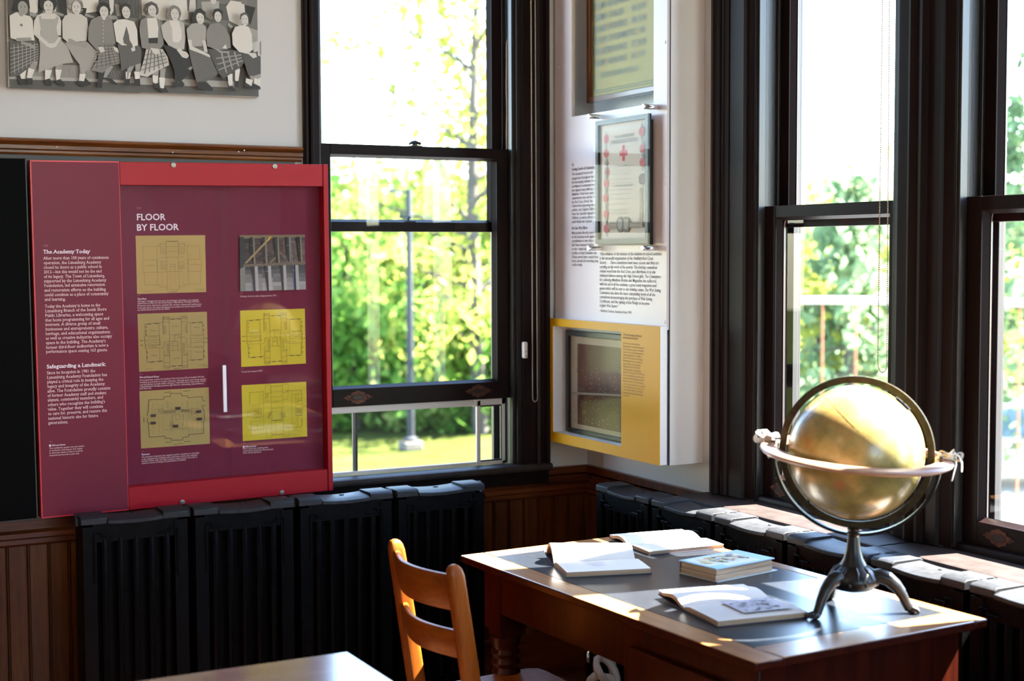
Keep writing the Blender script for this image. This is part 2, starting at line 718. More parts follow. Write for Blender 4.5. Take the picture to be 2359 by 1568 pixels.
# the picture rail above the panel: a moulded chair rail on the left wall, worn top
rail_prof = [(0.0, 0.0), (0.016, 0.0), (0.026, -0.005), (0.028, -0.010), (0.020, -0.016), (0.016, -0.018), (0.024, -0.022), (0.024, -0.033), (0.014, -0.037), (0.014, -0.044), (0.008, -0.050), (0.0, -0.050)]
t = struct_root('trim_3')
b = MB()
moulding(b, rail_prof, put_l, X0, W1[0] - 0.06, 1.932)
b.build('chair_rail', m_rail, t, smooth=30)
b = MB()
for px, py in ((398, 351), (550, 349), (563, 346), (131, 338), (306, 331)):
    p = at_y(px, py, YL - 0.026)
    b.ball((p.x, YL - 0.0245, p.z), 0.003, 8, 5, (1, 0.5, 1))
b.build('nail', simple('nail_steel', (0.4, 0.38, 0.36, 1), 0.35, metal=0.8), t)
t = MB()
t.box(X0, 1.66, YL - 0.004, YL, 0.77, 1.885)
structure(t.build('trim_4', simple('grey_board', (0.09, 0.085, 0.08, 1), 0.6), smooth=0))


# ================================================================== windows
def window(n, mtx, w, zs, lower_z, cas_l, cas_r, stool_z, stool_out, step, lifts, lock, cord, thick=WT):
    """sash window in local axes: x right, y out through the wall, z up. lower_z: bottom of the lower sash"""
    t = struct_root('window_%d' % n, mtx)
    zh = Z1[1]
    # jamb lining with stop bead, parting bead and blind stop, each side
    for side, nm in ((0, 'jamb'), (1, 'jamb')):
        b = MB()
        f = (lambda x: x) if side == 0 else (lambda x: w - x)

        def bx(x0, x1, y0, y1, z0, z1):
            a, c = f(x0), f(x1)
            b.box(min(a, c), max(a, c), y0, y1, z0, z1)
        bx(-0.03, 0.0, 0.0, WT + 0.02, zs - 0.02, zh)
        bx(0.0, 0.012, 0.002, 0.028, zs, zh)
        bx(0.0, 0.012, 0.076, 0.086, zs, zh)
        bx(0.0, 0.024, 0.130, 0.150, zs - 0.02, zh)
        bx(-0.03, 0.006, 0.150, WT + 0.005, zs - 0.02, zh)
        b.build(nm, m_brown_worn, t, bevel=0.0015)
    b = MB()
    b.box(-0.03, w + 0.03, 0.0, WT + 0.02, zh, zh + 0.03)
    b.build('head', m_brown, t)
    # outer sill, sloping
    b = MB()
    b.prism([(-0.03, 0.003, zs + 0.0), (-0.03, 0.03, zs + 0.0), (-0.03, WT + 0.06, zs - 0.05), (-0.03, WT + 0.06, zs - 0.09), (-0.03, 0.003, zs - 0.14)], (w + 0.06, 0, 0))
    b.build('outer_sill', m_brown, t)
    # casings
    for prof, x0, sg in ((cas_l, 0.0, -1), (cas_r, w, 1)):
        if not prof:
            continue
        b = MB()
        pts = [(x0, 0.0)] + [(x0 + sg * u, -o) for u, o in prof] + [(x0 + sg * prof[-1][0], 0.0)]
        b.prism([(x, y, zs if sg else zs) for x, y in pts], (0, 0, zh + 0.12 - zs))
        b.build('casing', m_brown, t, smooth=30)
    # stool and apron
    xl = cas_l[-1][0] if cas_l else 0.0
    xr = cas_r[-1][0] if cas_r else 0.0
    b = MB()
    so = stool_out
    x0, x1 = -xl - 0.01, w + xr + 0.0
    prof = [(0.034, 0.0), (-so + 0.010, 0.0), (-so + 0.003, -0.003), (-so, -0.010), (-so, -0.016), (-so + 0.003, -0.023), (-so + 0.010, -0.026), (0.034, -0.026)]
    b.prism([(x0, y, stool_z + z) for y, z in prof], (x1 - x0, 0, 0))
    b.build('stool', m_stool, t, smooth=40)
    if so < 0.1:
        b = MB()
        b.box(-xl, w + xr, -0.02, 0.0, stool_z - 0.075, stool_z - 0.026)
        b.build('apron', m_brown, t, bevel=0.004)
    if step:
        b = MB()
        b.prism([(0.0, 0.006, stool_z), (0.0, 0.006, stool_z + step - 0.006), (0.0, 0.010, stool_z + step), (0.0, 0.034, stool_z + step), (0.0, 0.034, stool_z)], (w, 0, 0))
        b.build('sill_bead', m_brown, t, bevel=0.003)

    def sash(nm, z0, z1, y0, y1, stile, top, bot, dusty):
        r = MB()
        # stiles and rails with a sloping glazing bevel towards the room
        x0, x1 = 0.002, w - 0.002
        r.box(x0, x0 + stile, y0, y1, z0, z1)
        r.box(x1 - stile, x1, y0, y1, z0, z1)
        r.box(x0 + stile, x1 - stile, y0, y1, z1 - top, z1)
        r.box(x0 + stile, x1 - stile, y0, y1, z0, z0 + bot)
        ym = y0 + 0.022
        bz = 0.009
        gx0, gx1, gz0, gz1 = x0 + stile, x1 - stile, z0 + bot, z1 - top
        for (a, c, d, e) in (((gx0, gz0), (gx0, gz1), (gx0 + bz, gz1 - bz), (gx0 + bz, gz0 + bz)), ((gx1, gz1), (gx1, gz0), (gx1 - bz, gz0 + bz), (gx1 - bz, gz1 - bz)),
                             ((gx0, gz1), (gx1, gz1), (gx1 - bz, gz1 - bz), (gx0 + bz, gz1 - bz)), ((gx1, gz0), (gx0, gz0), (gx0 + bz, gz0 + bz), (gx1 - bz, gz0 + bz))):
            r.face([(a[0], y0 + 0.004, a[1]), (c[0], y0 + 0.004, c[1]), (d[0], ym, d[1]), (e[0], ym, e[1])])
            r.face([(a[0], y1 - 0.002, a[1]), (c[0], y1 - 0.002, c[1]), (d[0], ym + 0.004, d[1]), (e[0], ym + 0.004, e[1])])
        s = r.build(nm, m_brown, t, bevel=0.0015)
        g = MB()
        g.face([(gx0, ym + 0.002, gz0), (gx1, ym + 0.002, gz0), (gx1, ym + 0.002, gz1), (gx0, ym + 0.002, gz1)])
        g.build('glass', m_glass, s, smooth=0)
        return s

    H = 0.905
    sash('upper_sash', 1.652, zh, 0.088, 0.128, 0.046, 0.05, 0.034, False)
    low = sash('lower_sash', lower_z, lower_z + H, 0.032, 0.074, 0.056, 0.036, 0.062, True)
    # ornate pressed-metal sash lifts
    for lx in lifts:
        cz = lower_z + 0.031
        b = MB()
        out_ = []
        for i in range(48):
            a = 2 * PI * i / 48
            r = 1 + 0.10 * math.cos(4 * a) + 0.07 * math.cos(12 * a)
            out_.append((lx + math.cos(a) * 0.047 * r, 0.030, cz + math.sin(a) * 0.0165 * r * (1 - 0.25 * math.cos(2 * a))))
        b.prism(out_, (0, 0.003, 0))
        for sx in (-1, 1):
            b.ball((lx + sx * 0.035, 0.0295, cz), 0.006, 10, 6, (1, 0.4, 1))
            b.ball((lx + sx * 0.026, 0.0295, cz + 0.009), 0.003, 8, 5, (1, 0.5, 1))
            b.ball((lx + sx * 0.026, 0.0295, cz - 0.009), 0.003, 8, 5, (1, 0.5, 1))
        b.tube([(lx + math.cos(2 * PI * i / 28) * 0.022, 0.029, cz + math.sin(2 * PI * i / 28) * 0.0095) for i in range(28)], 0.0016, 6, closed=True)
        lf = b.build('sash_lift', m_brass_old, low, smooth=30)
        b = MB()
        b.lathe([(0.0, -0.0002), (0.0205, -0.0002), (0.019, 0.0015), (0.0, 0.0035)], (0, 0, 0), 28, (0, 1, 0))
        for v in b.bm.verts:
            v.co.z *= 0.44
            v.co = v.co + Vector((lx, 0.0290, cz))
        b.build('finger_cup', simple('dark_cup', (0.02, 0.016, 0.013, 1), 0.4, metal=0.5), lf)
    if lock:
        lx = lock
        b = MB()
        zt = lower_z + H
        b.box(lx - 0.020, lx + 0.022, 0.036, 0.070, zt, zt + 0.003)
        b.lathe([(0.009, 0), (0.009, 0.006), (0.006, 0.009)], (lx, 0.053, zt + 0.003), 14)
        b.tube([(lx - 0.022, 0.053, zt + 0.007), (lx - 0.012, 0.053, zt + 0.013), (lx + 0.004, 0.053, zt + 0.016), (lx + 0.013, 0.053, zt + 0.013), (lx + 0.018, 0.053, zt + 0.010)], [0.003, 0.006, 0.007, 0.005, 0.003], 10)
        b.ball((lx + 0.020, 0.053, zt + 0.011), 0.006, 10, 7)
        b.build('sash_lock', m_black, low)
        b = MB()
        z2 = 1.652 + 0.034
        b.box(lx - 0.022, lx + 0.020, 0.092, 0.120, z2, z2 + 0.004)
        b.tube([(lx - 0.004, 0.104, z2 + 0.003), (lx - 0.005, 0.104, z2 + 0.014), (lx + 0.000, 0.104, z2 + 0.020), (lx + 0.006, 0.104, z2 + 0.015)], [0.006, 0.005, 0.004, 0.002], 8)
        b.build('lock_keeper', m_black, t)
    if cord:
        b = MB()
        x = w - 0.010
        b.tube([(x, 0.042, lower_z + H - 0.005)] + [(x - 0.001 * math.sin(i), 0.042, lower_z + H + 0.03 * i) for i in range(1, 13)] + [(x + 0.004, 0.046, lower_z + H + 0.385), (x + 0.011, 0.05, lower_z + H + 0.40)], 0.0028, 8)
        b.build('sash_cord', m_cord, t)
    return t


# casing profiles: (distance from the opening, how far it stands out)
cas_narrow = [(0.0, 0.02), (0.018, 0.02), (0.019, 0.024), (0.026, 0.026), (0.032, 0.024), (0.033, 0.014), (0.038, 0.010), (0.040, 0.024), (0.048, 0.024), (0.053, 0.020)]
cas_wide_r = [(0.0, 0.016), (0.012, 0.018), (0.018, 0.026), (0.030, 0.026), (0.032, 0.020), (0.072, 0.020), (0.074, 0.030), (0.084, 0.034), (0.094, 0.030), (0.096, 0.022), (0.106, 0.022), (0.112, 0.034), (0.126, 0.034), (0.128, 0.02)]
cas_big = [(0.0, 0.006), (0.008, 0.010), (0.030, 0.014), (0.034, 0.024), (0.110, 0.024), (0.114, 0.034), (0.122, 0.037), (0.130, 0.030), (0.146, 0.030), (0.152, 0.042), (0.166, 0.046), (0.180, 0.040), (0.184, 0.028), (0.200, 0.028), (0.205, 0.02)]
mull = [(0.0, 0.006), (0.008, 0.010), (0.030, 0.014), (0.034, 0.024), (0.078, 0.024), (0.080, 0.034), (0.090, 0.038), (0.100, 0.032), (0.1115, 0.028), (0.112, 0.026)]

M1 = Matrix.Translation((W1[0], YL, 0))
w1 = window(1, M1, W1[1] - W1[0], 0.80, 1.046, cas_narrow, cas_wide_r, 0.805, 0.05, 0, (0.150, 0.618), 0.382, True)


def mright(y):
    return Matrix(((0, 1, 0, XR), (-1, 0, 0, y), (0, 0, 1, 0), (0, 0, 0, 1)))


w2 = window(2, mright(W2[1]), 0.62, 0.80, 0.812, cas_big, mull, 0.795, 0.147, 0.019, (0.092, 0.50), 0, False)
w3 = window(3, mright(W3[1]), 0.62, 0.80, 0.812, mull, mull, 0.795, 0.147, 0.019, (0.134, 0.49), 0, False)
w4 = window(4, mright(W4[1]), 0.62, 0.80, 0.812, mull, cas_big, 0.795, 0.147, 0.019, (0.11, 0.50), 0, False)


# bead chains of the roller blinds
def bead_chain(name, label, pts, step=0.0050, r=0.0023):
    b = MB()
    P = [Vector(p) for p in pts]
    acc = 0.0
    for a, c in zip(P, P[1:]):
        d = (c - a)
        L = d.length
        while acc < L:
            q = a + d * (acc / L)
            b.ball(q, r, 6, 4)
            acc += step
        acc -= L
    b.tube(P, 0.0006, 5)
    o = b.build(name, m_bead_metal, None, smooth=60)
    tag(o, label, 'blind chain', 'roller blind chains')
    return o


yc = YL - 0.045
l = [at_y(1224, 300, yc), at_y(1227, 915, yc)]
r_ = [at_y(1233, 300, yc), at_y(1238, 915, yc)]
l[0].z = r_[0].z = 2.75
cc = (l[1] + r_[1]) / 2
hw = (r_[1].x - l[1].x) / 2
arc = [Vector((cc.x - hw * math.cos(a), yc, cc.z - hw * 1.6 * math.sin(a))) for a in [PI * i / 10 for i in range(1, 10)]]
bead_chain('bead_chain', 'brass bead chain loop hanging on the dark casing left of the white corner cabinet', [l[0], l[1]] + arc + [r_[1], r_[0]])
xc = XR - 0.05
a0, a1 = at_x(2034, 0, xc), at_x(2022, 830, xc)
b0, b1 = at_x(2047, 0, xc), at_x(2043, 840, xc)
a0.z = b0.z = 2.75
cc = (a1 + b1) / 2
hw = (a1.y - b1.y) / 2
arc = [Vector((xc, cc.y + hw * math.cos(a), cc.z - hw * 1.5 * math.sin(a))) for a in [PI * i / 10 for i in range(1, 10)]]
bead_chain('bead_chain', 'dark bead chain loop hanging in front of the window glass above the globe', [a0, a1] + arc + [b1, b0], 0.0058, 0.0023)

# window contact sensor
t = thing('contact_sensor', 'small white plastic alarm sensor screwed to the dark window casing beside the bead chain', 'sensor', at_y(1209, 806, YL - 0.03))
b = MB()
b.box(-0.008, 0.008, -0.010, 0.012, -0.030, 0.030)
b.build('body', m_plastic, t, bevel=0.005, segs=3)
b = MB()
b.ball((0.001, -0.010, -0.006), 0.0022, 8, 5)
b.ball((0.001, -0.010, -0.021), 0.0022, 8, 5)
b.build('screw', m_black, t)

# adjustable insect screen standing in the raised window
t = thing('window_screen', 'white aluminium sliding insect screen wedged under the raised sash', 'window screen', (0, 0, 0))
yS = YL + 0.04
xa, xb = W1[0] + 0.004, W1[1] - 0.022
z0, z1 = 0.804, 1.0465
b = MB()
b.box(xa, xb, yS, yS + 0.012, z1 - 0.024, z1)
b.box(xa, xb, yS, yS + 0.012, z0, z0 + 0.014)
b.box(xb - 0.016, xb, yS, yS + 0.012, z0, z1)
b.box(xa, xa + 0.016, yS, yS + 0.012, z0, z1)
b.build('outer_frame', m_alu, t, bevel=0.002)
b = MB()
p1 = at_y(819, 960, yS).x
p2 = at_y(1102, 930, yS).x
b.box(p2 - 0.009, p2 + 0.006, yS - 0.006, yS + 0.006, z0, z1 - 0.004)
b.box(p2 - 0.022, p2 + 0.006, yS - 0.006, yS + 0.004, z1 - 0.026, z1 + 0.001)
b.build('slide_bar', m_alu, t, bevel=0.0015)
b = MB()
b.box(p1 - 0.006, p1 + 0.006, yS + 0.010, yS + 0.020, z0, z1)
b.build('inner_bar', simple('grey_aluminium', (0.13, 0.12, 0.12, 1), 0.4), t, bevel=0.001)
b = MB()
b.box(p1 + 0.006, p1 + 0.010, yS + 0.008, yS + 0.018, z0, z1)
b.build('spline', m_black, t)
b = MB()
for xx, zz, xe, ze in ((p2 + 0.006, z0 + 0.014, xb - 0.016, z0 + 0.019), (p2 + 0.006, z1 - 0.029, xb - 0.016, z1 - 0.024)):
    b.box(xx, xe, yS - 0.001, yS + 0.006, zz, ze)
b.box(xb - 0.020, xb - 0.016, yS - 0.001, yS + 0.006, z0 + 0.014, z1 - 0.024)
b.build('spline', m_black, t)
m_mesh, nt, bs = new_mat('insect_mesh')
nt.nodes.remove(bs)
tr = nt.nodes.new('ShaderNodeBsdfTransparent')
df = nt.nodes.new('ShaderNodeBsdfDiffuse')
df.inputs['Color'].default_value = (0.12, 0.12, 0.12, 1)
mx = nt.nodes.new('ShaderNodeMixShader')
mx.inputs[0].default_value = 0.24
nt.links.new(tr.outputs[0], mx.inputs[1])
nt.links.new(df.outputs[0], mx.inputs[2])
nt.links.new(mx.outputs[0], nt.nodes['Material Output'].inputs['Surface'])
b = MB()
b.face([(p1, yS + 0.009, z0 + .01), (p2, yS + 0.009, z0 + .01), (p2, yS + 0.009, z1 - .02), (p1, yS + 0.009, z1 - .02)])
b.build('mesh', m_mesh, t, smooth=0)


# ================================================================== cast-iron radiators
m_iron = simple('black_cast_iron', (0.002, 0.002, 0.0023, 1), 0.40, spec=0.06, var=(40, 0.6, (1, 1, 1)), bmp=(160, 0.5, 0.0015))
m_iron_top = simple('dusty_cast_iron', (0.016, 0.017, 0.020, 1), 0.50, spec=0.25, var=(50, 0.4, (1, 1, 1)), bmp=(220, 0.35, 0.001))
PITCH, RZ, RD = 0.338, 0.800, 0.105


def rad_section(parent):
    """one cast section, x 0..PITCH, y 0 (front) .. RD, z 0..RZ"""
    b = MB()
    e = 0.012
    # end stiles with a gap between sections, stepped shoulders, header, footer
    for x0, x1 in ((e, e + 0.040), (PITCH - e - 0.040, PITCH - e)):
        b.box(x0, x1, 0.0, RD, 0.10, RZ - 0.030)
        b.box(x0 + 0.004, x1 - 0.004, 0.01, RD - 0.01, 0.0, 0.10)
    b.box(e + 0.03, PITCH - e - 0.03, 0.004, RD - 0.004, RZ - 0.078, RZ - 0.022)
    b.box(e + 0.03, PITCH - e - 0.03, 0.004, RD - 0.004, 0.10, 0.165)
    b.box(e + 0.03, PITCH - e - 0.03, 0.045, RD - 0.045, 0.165, RZ - 0.078)
    n = 5
    for i in range(n):
        x = e + 0.040 + (PITCH - 2 * e - 0.080) * (i + 0.5) / n
        b.tube([(x, 0.016, 0.12), (x, 0.012, RZ - 0.09), (x, 0.016, RZ - 0.05)], [0.011, 0.012, 0.010], 8)
        b.tube([(x, RD - 0.016, 0.12), (x, RD - 0.016, RZ - 0.06)], 0.011, 6)
    # raised ornament lines on shoulders
    for sx in (1, -1):
        c = PITCH / 2 + sx * (PITCH / 2 - e - 0.02)
        b.tube([(c - sx * 0.012, -0.001, RZ - 0.20), (c - sx * 0.012, -0.001, RZ - 0.075), (c - sx * 0.012, -0.001, RZ - 0.052), (c - sx * 0.034, -0.001, RZ - 0.052), (c - sx * 0.034, -0.001, RZ - 0.064), (c - sx * 0.07, -0.001, RZ - 0.064)], 0.0028, 6)
    b.build('section', m_iron, parent, smooth=40, bevel=0.004)
    # cast cap: two raised end pads, a sunk waist between them with a lug hole
    b = MB()
    w = 0.078
    for x0, s in ((e - 0.004, 1), (PITCH - e + 0.004, -1)):
        x1 = x0 + s * w
        xa_, xb_ = min(x0, x1), max(x0, x1)
        b.prism([(xa_, 0.000, RZ - 0.024), (xa_, 0.000, RZ - 0.006), (xa_, 0.010, RZ), (xa_, RD - 0.012, RZ), (xa_, RD, RZ - 0.006), (xa_, RD, RZ - 0.024)], (xb_ - xa_, 0, 0))
        b.prism([(x0, 0.028, RZ - 0.03), (x0, 0.034, RZ - 0.006), (x0, 0.050, RZ + 0.001), (x0, RD - 0.050, RZ + 0.001), (x0, RD - 0.034, RZ - 0.006), (x0, RD - 0.028, RZ - 0.03)], (-s * 0.010, 0, 0))
    x0, x1 = e - 0.004 + w, PITCH - e + 0.004 - w
    rings = []
    for i in range(9):
        u = i / 8
        x = x0 + (x1 - x0) * u
        dz = -0.010 - 0.004 * math.sin(PI * u)
        rings.append([(x, -0.004, RZ + dz - 0.014), (x, -0.004, RZ + dz - 0.003), (x, 0.02, RZ + dz + 0.002), (x, RD - 0.012, RZ + dz + 0.004), (x, RD, RZ + dz - 0.002), (x, RD, RZ + dz - 0.014)])
    b.loft(rings)
    xm = (x0 + x1) / 2 + 0.012
    b.lathe([(0.009, 0), (0.009, 0.004), (0.0055, 0.0045)], (xm, RD - 0.03, RZ - 0.0125), 12)
    b.build('section_cap', m_iron_top, parent, smooth=40, bevel=0.002)


def copy_parts(src, dst, dx):
    for ch in list(src.children):
        c = ch.copy()
        COL.objects.link(c)
        c.parent = dst
        c.location = ch.location + Vector((dx, 0, 0))


rl = thing('radiator', 'black cast iron radiator under the red panel and left window', 'radiator', matrix=Matrix.Translation((0.865, 4.365, 0)), group='cast iron radiators')
rad_section(rl)
first = list(rl.children)
rr = thing('radiator', 'black cast iron radiator under the right windows, its top in sun', 'radiator', matrix=Matrix(((0, 1, 0, 2.535), (-1, 0, 0, 4.19), (0, 0, 1, 0), (0, 0, 0, 1))), group='cast iron radiators')
for k in range(8):
    for ch in first:
        if k < 4 and k > 0:
            c = ch.copy()
            COL.objects.link(c)
            c.parent = rl
            c.location.x = k * PITCH
        c = ch.copy()
        COL.objects.link(c)
        c.parent = rr
        c.location.x = k * PITCH
b = MB()
b.lathe([(0.0, 0), (0.020, 0.0), (0.022, 0.012), (0.014, 0.02), (0.0, 0.02)], (4 * PITCH - 0.008, RD / 2, RZ - 0.055), 16, (1, 0, 0))
b.build('end_plug', m_iron, rl)

# ================================================================== the red exhibit case
m_red = simple('red_lacquer', S(166, 18, 34, 0.9), 0.36, spec=0.25)
m_red_edge = simple('red_edge', S(205, 40, 52, 1.0), 0.35)
m_plum = simple('plum_panel', S(112, 34, 52, 1.0), 0.36, spec=0.18)
m_plum_back = simple('plum_back', S(112, 36, 58, 1.0), 0.55, spec=0.12)
m_ink_pink = simple('pale_lettering', S(236, 200, 196, 1.0), 0.6)
m_ink_white = simple('white_lettering', S(240, 222, 228, 1.0), 0.6)
m_ink_dim = simple('dim_lettering', S(168, 92, 100, 1.0), 0.6)
m_print = print_mat('printed_sheet')
m_print_gloss = print_mat('glossy_print', 0.35, 0.45)
m_steel = simple('brushed_steel', (0.45, 0.40, 0.34, 1), 0.35, metal=0.85, var=(80, 0.3, (1, 1, 1)))

# its front is a rectangle 0.951 x 1.092 m, hung a touch askew and leaning a degree
_b, _rr = 0.0170, -0.0123
U = Vector((1, 0, 0)) * math.cos(_rr) + Vector((0, math.sin(_b), -math.cos(_b))) * math.sin(_rr)
DN = -Vector((1, 0, 0)) * math.sin(_rr) + Vector((0, math.sin(_b), -math.cos(_b))) * math.cos(_rr)
PF = Frame((0.7887, 4.58, 1.8594), U, -DN)
PW, PH = 0.9512, 1.0923
t = thing('display_case', 'red wall case with plum panels, floor plans and lettering behind sliding glass', 'display case', matrix=PF.mat())
xs_ = PF.loc(274.5, 373).x           # seam between the lettered side panel and the glazed bay
xe = PF.loc(743.5, 378).x            # inner edge of the right side plate
yt = PF.loc(420, 427).y              # lower edge of the top rail
yb_ = PF.loc(520, 1102).y            # upper edge of the bottom rail
DEPTH = 0.042
b = MB()
b.box(0.004, xs_ - 0.002, -PH + 0.004, -0.004, -DEPTH, 0.0)
sp = b.build('side_panel', m_plum, t)
b = MB()
b.box(0.0, xs_, -PH, -PH + 0.004, -DEPTH, -0.0006)
b.box(0.0, xs_, -0.004, 0.0, -DEPTH, -0.0006)
b.box(0.0, 0.004, -PH, 0.0, -DEPTH, -0.0006)
b.box(xs_ - 0.003, xs_, -PH, 0.0, -DEPTH, -0.0006)
b.build('edge_band', m_red_edge, sp)
b = MB()
b.box(xs_ + 0.001, xe - 0.001, yt, -0.001, -DEPTH, 0.0)
b.build('top_rail', m_red, t, bevel=0.0012)
b = MB()
b.box(xs_ + 0.001, xe - 0.001, -PH, yb_, -DEPTH, 0.0)
b.build('bottom_rail', m_red, t, bevel=0.0012)
b = MB()
b.box(xe, PW, -PH, 0.0, -DEPTH - 0.008, 0.002)
b.build('side_plate', m_red, t, bevel=0.002)
b = MB()
b.box(xs_, xe, -PH, 0.0, -DEPTH - 0.008, -DEPTH)
bp = b.build('back_panel', m_plum_back, t)
for px, py in ((399, 380), (633, 383), (420, 1156), (649, 1134)):
    p = PF.loc(px, py)
    b = MB()
    b.lathe([(0.0, 0.004), (0.0045, 0.0042), (0.0075, 0.0035), (0.0082, 0.001), (0.0082, -0.001)], (p.x, p.y, 0.0), 20)
    o = b.build('bolt', m_steel, t)
    b = MB()
    b.tube([(p.x + 0.0055 * math.cos(2 * PI * i / 20), p.y + 0.0055 * math.sin(2 * PI * i / 20), 0.0042) for i in range(20)], 0.0007, 5, closed=True)
    b.lathe([(0.0, 0.0048), (0.0022, 0.0047), (0.0022, 0.0035)], (p.x, p.y, 0.0), 6)
    b.build('bolt_socket', m_black, o)

# sliding panes and the white finger pull
ZG1, ZG2 = -0.014, -0.022
xo = PF.loc(527, 700, ZG2).x
b = MB()
x1 = PF.loc(526, 700, ZG1).x
b.box(xs_ + 0.002, x1, yb_ - 0.004, yt + 0.004, ZG1 - 0.004, ZG1)
b.build('sliding_pane', m_case_glass, t, smooth=0)
b = MB()
b.box(PF.loc(513, 700, ZG2).x, xe - 0.002, yb_ - 0.004, yt + 0.004, ZG2 - 0.004, ZG2)
b.build('sliding_pane', m_case_glass, t, smooth=0)
b = MB()
pa, pb = PF.loc(511, 841, ZG1), PF.loc(522.5, 948, ZG1)
b.box(pa.x + 0.0005, pa.x + 0.0125, pb.y, pa.y, ZG1 + 0.0005, ZG1 + 0.007)
b.build('finger_pull', simple('white_pull', S(232, 232, 236, 0.95), 0.4), t, bevel=0.001)


def L(ox, oy, sx, sy=None):
    sy = sy or sx
    return lambda x, y: (ox + x * sx, oy + y * sy)


# lettering of the side panel
T1 = Text(PF, 0.0006)
T2 = Text(PF, 0.0006)
T3 = Text(PF, 0.0006)
z = L(80, 550, .09565)
T3.fit('A26', z(207, 187), z(330, 185), 7.6)
T2.fit('The Academy Today', z(205, 352), z(1325, 342), 12.2, bold=True, serif=True)
for s, a, c, d, e in (('After more than 100 years of continuous', 210, 500, 1785, 478), ('operation, the Lunenburg Academy', 213, 612, 1600, 592), ('closed its doors as a public school in', 215, 722, 1620, 697),
                      ('2012\u2014but this would not be the end', 220, 832, 1615, 808), ('of its legacy. The Town of Lunenburg,', 222, 942, 1695, 918), ('supported by the Lunenburg Academy', 222, 1050, 1722, 1024),
                      ('Foundation, led extensive renovation', 230, 1160, 1695, 1130), ('and restoration efforts so the building', 232, 1272, 1712, 1245), ('could continue as a place of community', 235, 1382, 1775, 1350), ('and learning.', 240, 1492, 750, 1483)):
    T1.fit(s, z(a, c), z(d, e), 10.2, serif=True)
T1.flush('body_lettering', m_ink_pink, sp)
T2.flush('heading_lettering', m_ink_white, sp)
T3.flush('number_lettering', m_ink_dim, sp)
z = L(80, 690, .08929)
for s, a, c, d, e in (('Today the Academy is home to the', 262, 212, 1697, 172), ('Lunenburg Branch of the South Shore', 268, 330, 1855, 278), ('Public Libraries, a welcoming space', 268, 448, 1770, 400), ('that hosts programming for all ages and', 272, 566, 1925, 512),
                      ('interests. A diverse group of small', 275, 680, 1695, 637), ('businesses and entrepreneurs; culture,', 278, 798, 1900, 748), ('heritage, and educational organizations;', 283, 915, 1955, 862), ('as well as creative industries also occupy', 287, 1032, 1990, 975),
                      ("space in the building. The Academy's", 290, 1150, 1835, 1095), ('former third-floor auditorium is now a', 293, 1272, 1900, 1205), ('performance space seating 163 guests.', 295, 1378, 1885, 1325)):
    T1.fit(s, z(a, c), z(d, e), 10.2, serif=True)
T1.flush('body_lettering', m_ink_pink, sp)
z = L(80, 820, .1084)
T2.fit('Safeguarding a Landmark', z(255, 262), z(1495, 207), 12.2, bold=True, serif=True)
for s, a, c, d, e in (('Since its inception in 1981 the', 258, 388, 1290, 338), ('Lunenburg Academy Foundation has', 262, 485, 1540, 420), ('played a critical role in keeping the', 265, 580, 1462, 520), ('legacy and integrity of the Academy', 268, 676, 1490, 615),
                      ('alive. The Foundation proudly consists', 270, 775, 1610, 705), ('of former Academy staff and student', 272, 870, 1522, 805), ('alumni, community members, and', 275, 965, 1455, 898), ("others who recognize the building's", 278, 1065, 1495, 990),
                      ('value. Together they will continue', 282, 1160, 1455, 1092), ('to care for, preserve, and restore this', 287, 1255, 1540, 1180), ('national historic site for future', 290, 1355, 1350, 1290), ('generations.', 290, 1448, 715, 1425)):
    T1.fit(s, z(a, c), z(d, e), 10.2, serif=True)
T1.flush('body_lettering', m_ink_pink, sp)
T2.flush('heading_lettering', m_ink_white, sp)
z = L(90, 1000, .06783)
T3.fit('A27', z(350, 280), z(455, 276), 4.6)
T2.fit('Did you know', z(440, 400), z(895, 370), 5.2, bold=True)
c = PF.loc(*z(375, 382), 0.0006)
T2.dot(c, 0.0036)
for s, a, c, d, e in (('The ventilation system was also linked', 345, 500, 1530, 418), ('to sanitation, directing air into toilets', 345, 578, 1475, 500), ('to desiccate waste so that it could be', 345, 662, 1490, 578), ('removed and burned at year end.', 345, 745, 1370, 668)):
    T1.fit(s, z(a, c), z(d, e), 5.0)
T1.build('body_lettering', m_ink_pink, sp)
T2.build('heading_lettering', m_ink_white, sp)
T3.build('number_lettering', m_ink_dim, sp)
T4 = Text(PF, 0.0009)
c = PF.loc(*z(375, 398), 0.0009)
T4.put('?', (c.x - 0.0012, c.y), (1, 0), 0.0052, 0.0058, bold=True)
T4.build('question_mark', m_plum, sp)

# lettering of the back panel
ZB = -DEPTH + 0.0008
T1 = Text(PF, ZB)
T2 = Text(PF, ZB)
T3 = Text(PF, ZB)
T2.fit('FLOOR', (314.5, 507), (381, 506.5), 21, bold=True)
T2.fit('BY FLOOR', (314.5, 531), (411.5, 529.5), 21, bold=True)
T2.flush('heading_lettering', m_ink_white, bp)
z = L(50, 350, .30945)
T3.fit('A28', z(853, 423), z(888, 422), 6)
T3.flush('number_lettering', m_ink_dim, bp)
T3.fit('A29', z(862, 1074), z(884, 1073), 5)
T2.fit('Third Floor', z(862, 1100), z(930, 1097), 5.4, bold=True)
for s, a, c, d, e in (('Although it changed over the years, the Academy\u2019s third floor once included', 862, 1117, 1316, 1105), ('classrooms, an office for the vice-principal, a Mechanical Training and Home', 862, 1132, 1322, 1118),
                      ('Economics room, laboratory, assembly hall, and later a library and reading room.', 862, 1149, 1342, 1136), ('In the attic above, the names of adventurous students from as far back as 1914', 862, 1166, 1332, 1152), ('can still be found carved into the rafters.', 862, 1182, 1105, 1172)):
    T1.fit(s, z(a, c), z(d, e), 5.4)
T1.flush('body_lettering', m_ink_pink, bp)
T2.flush('heading_lettering', m_ink_white, bp)
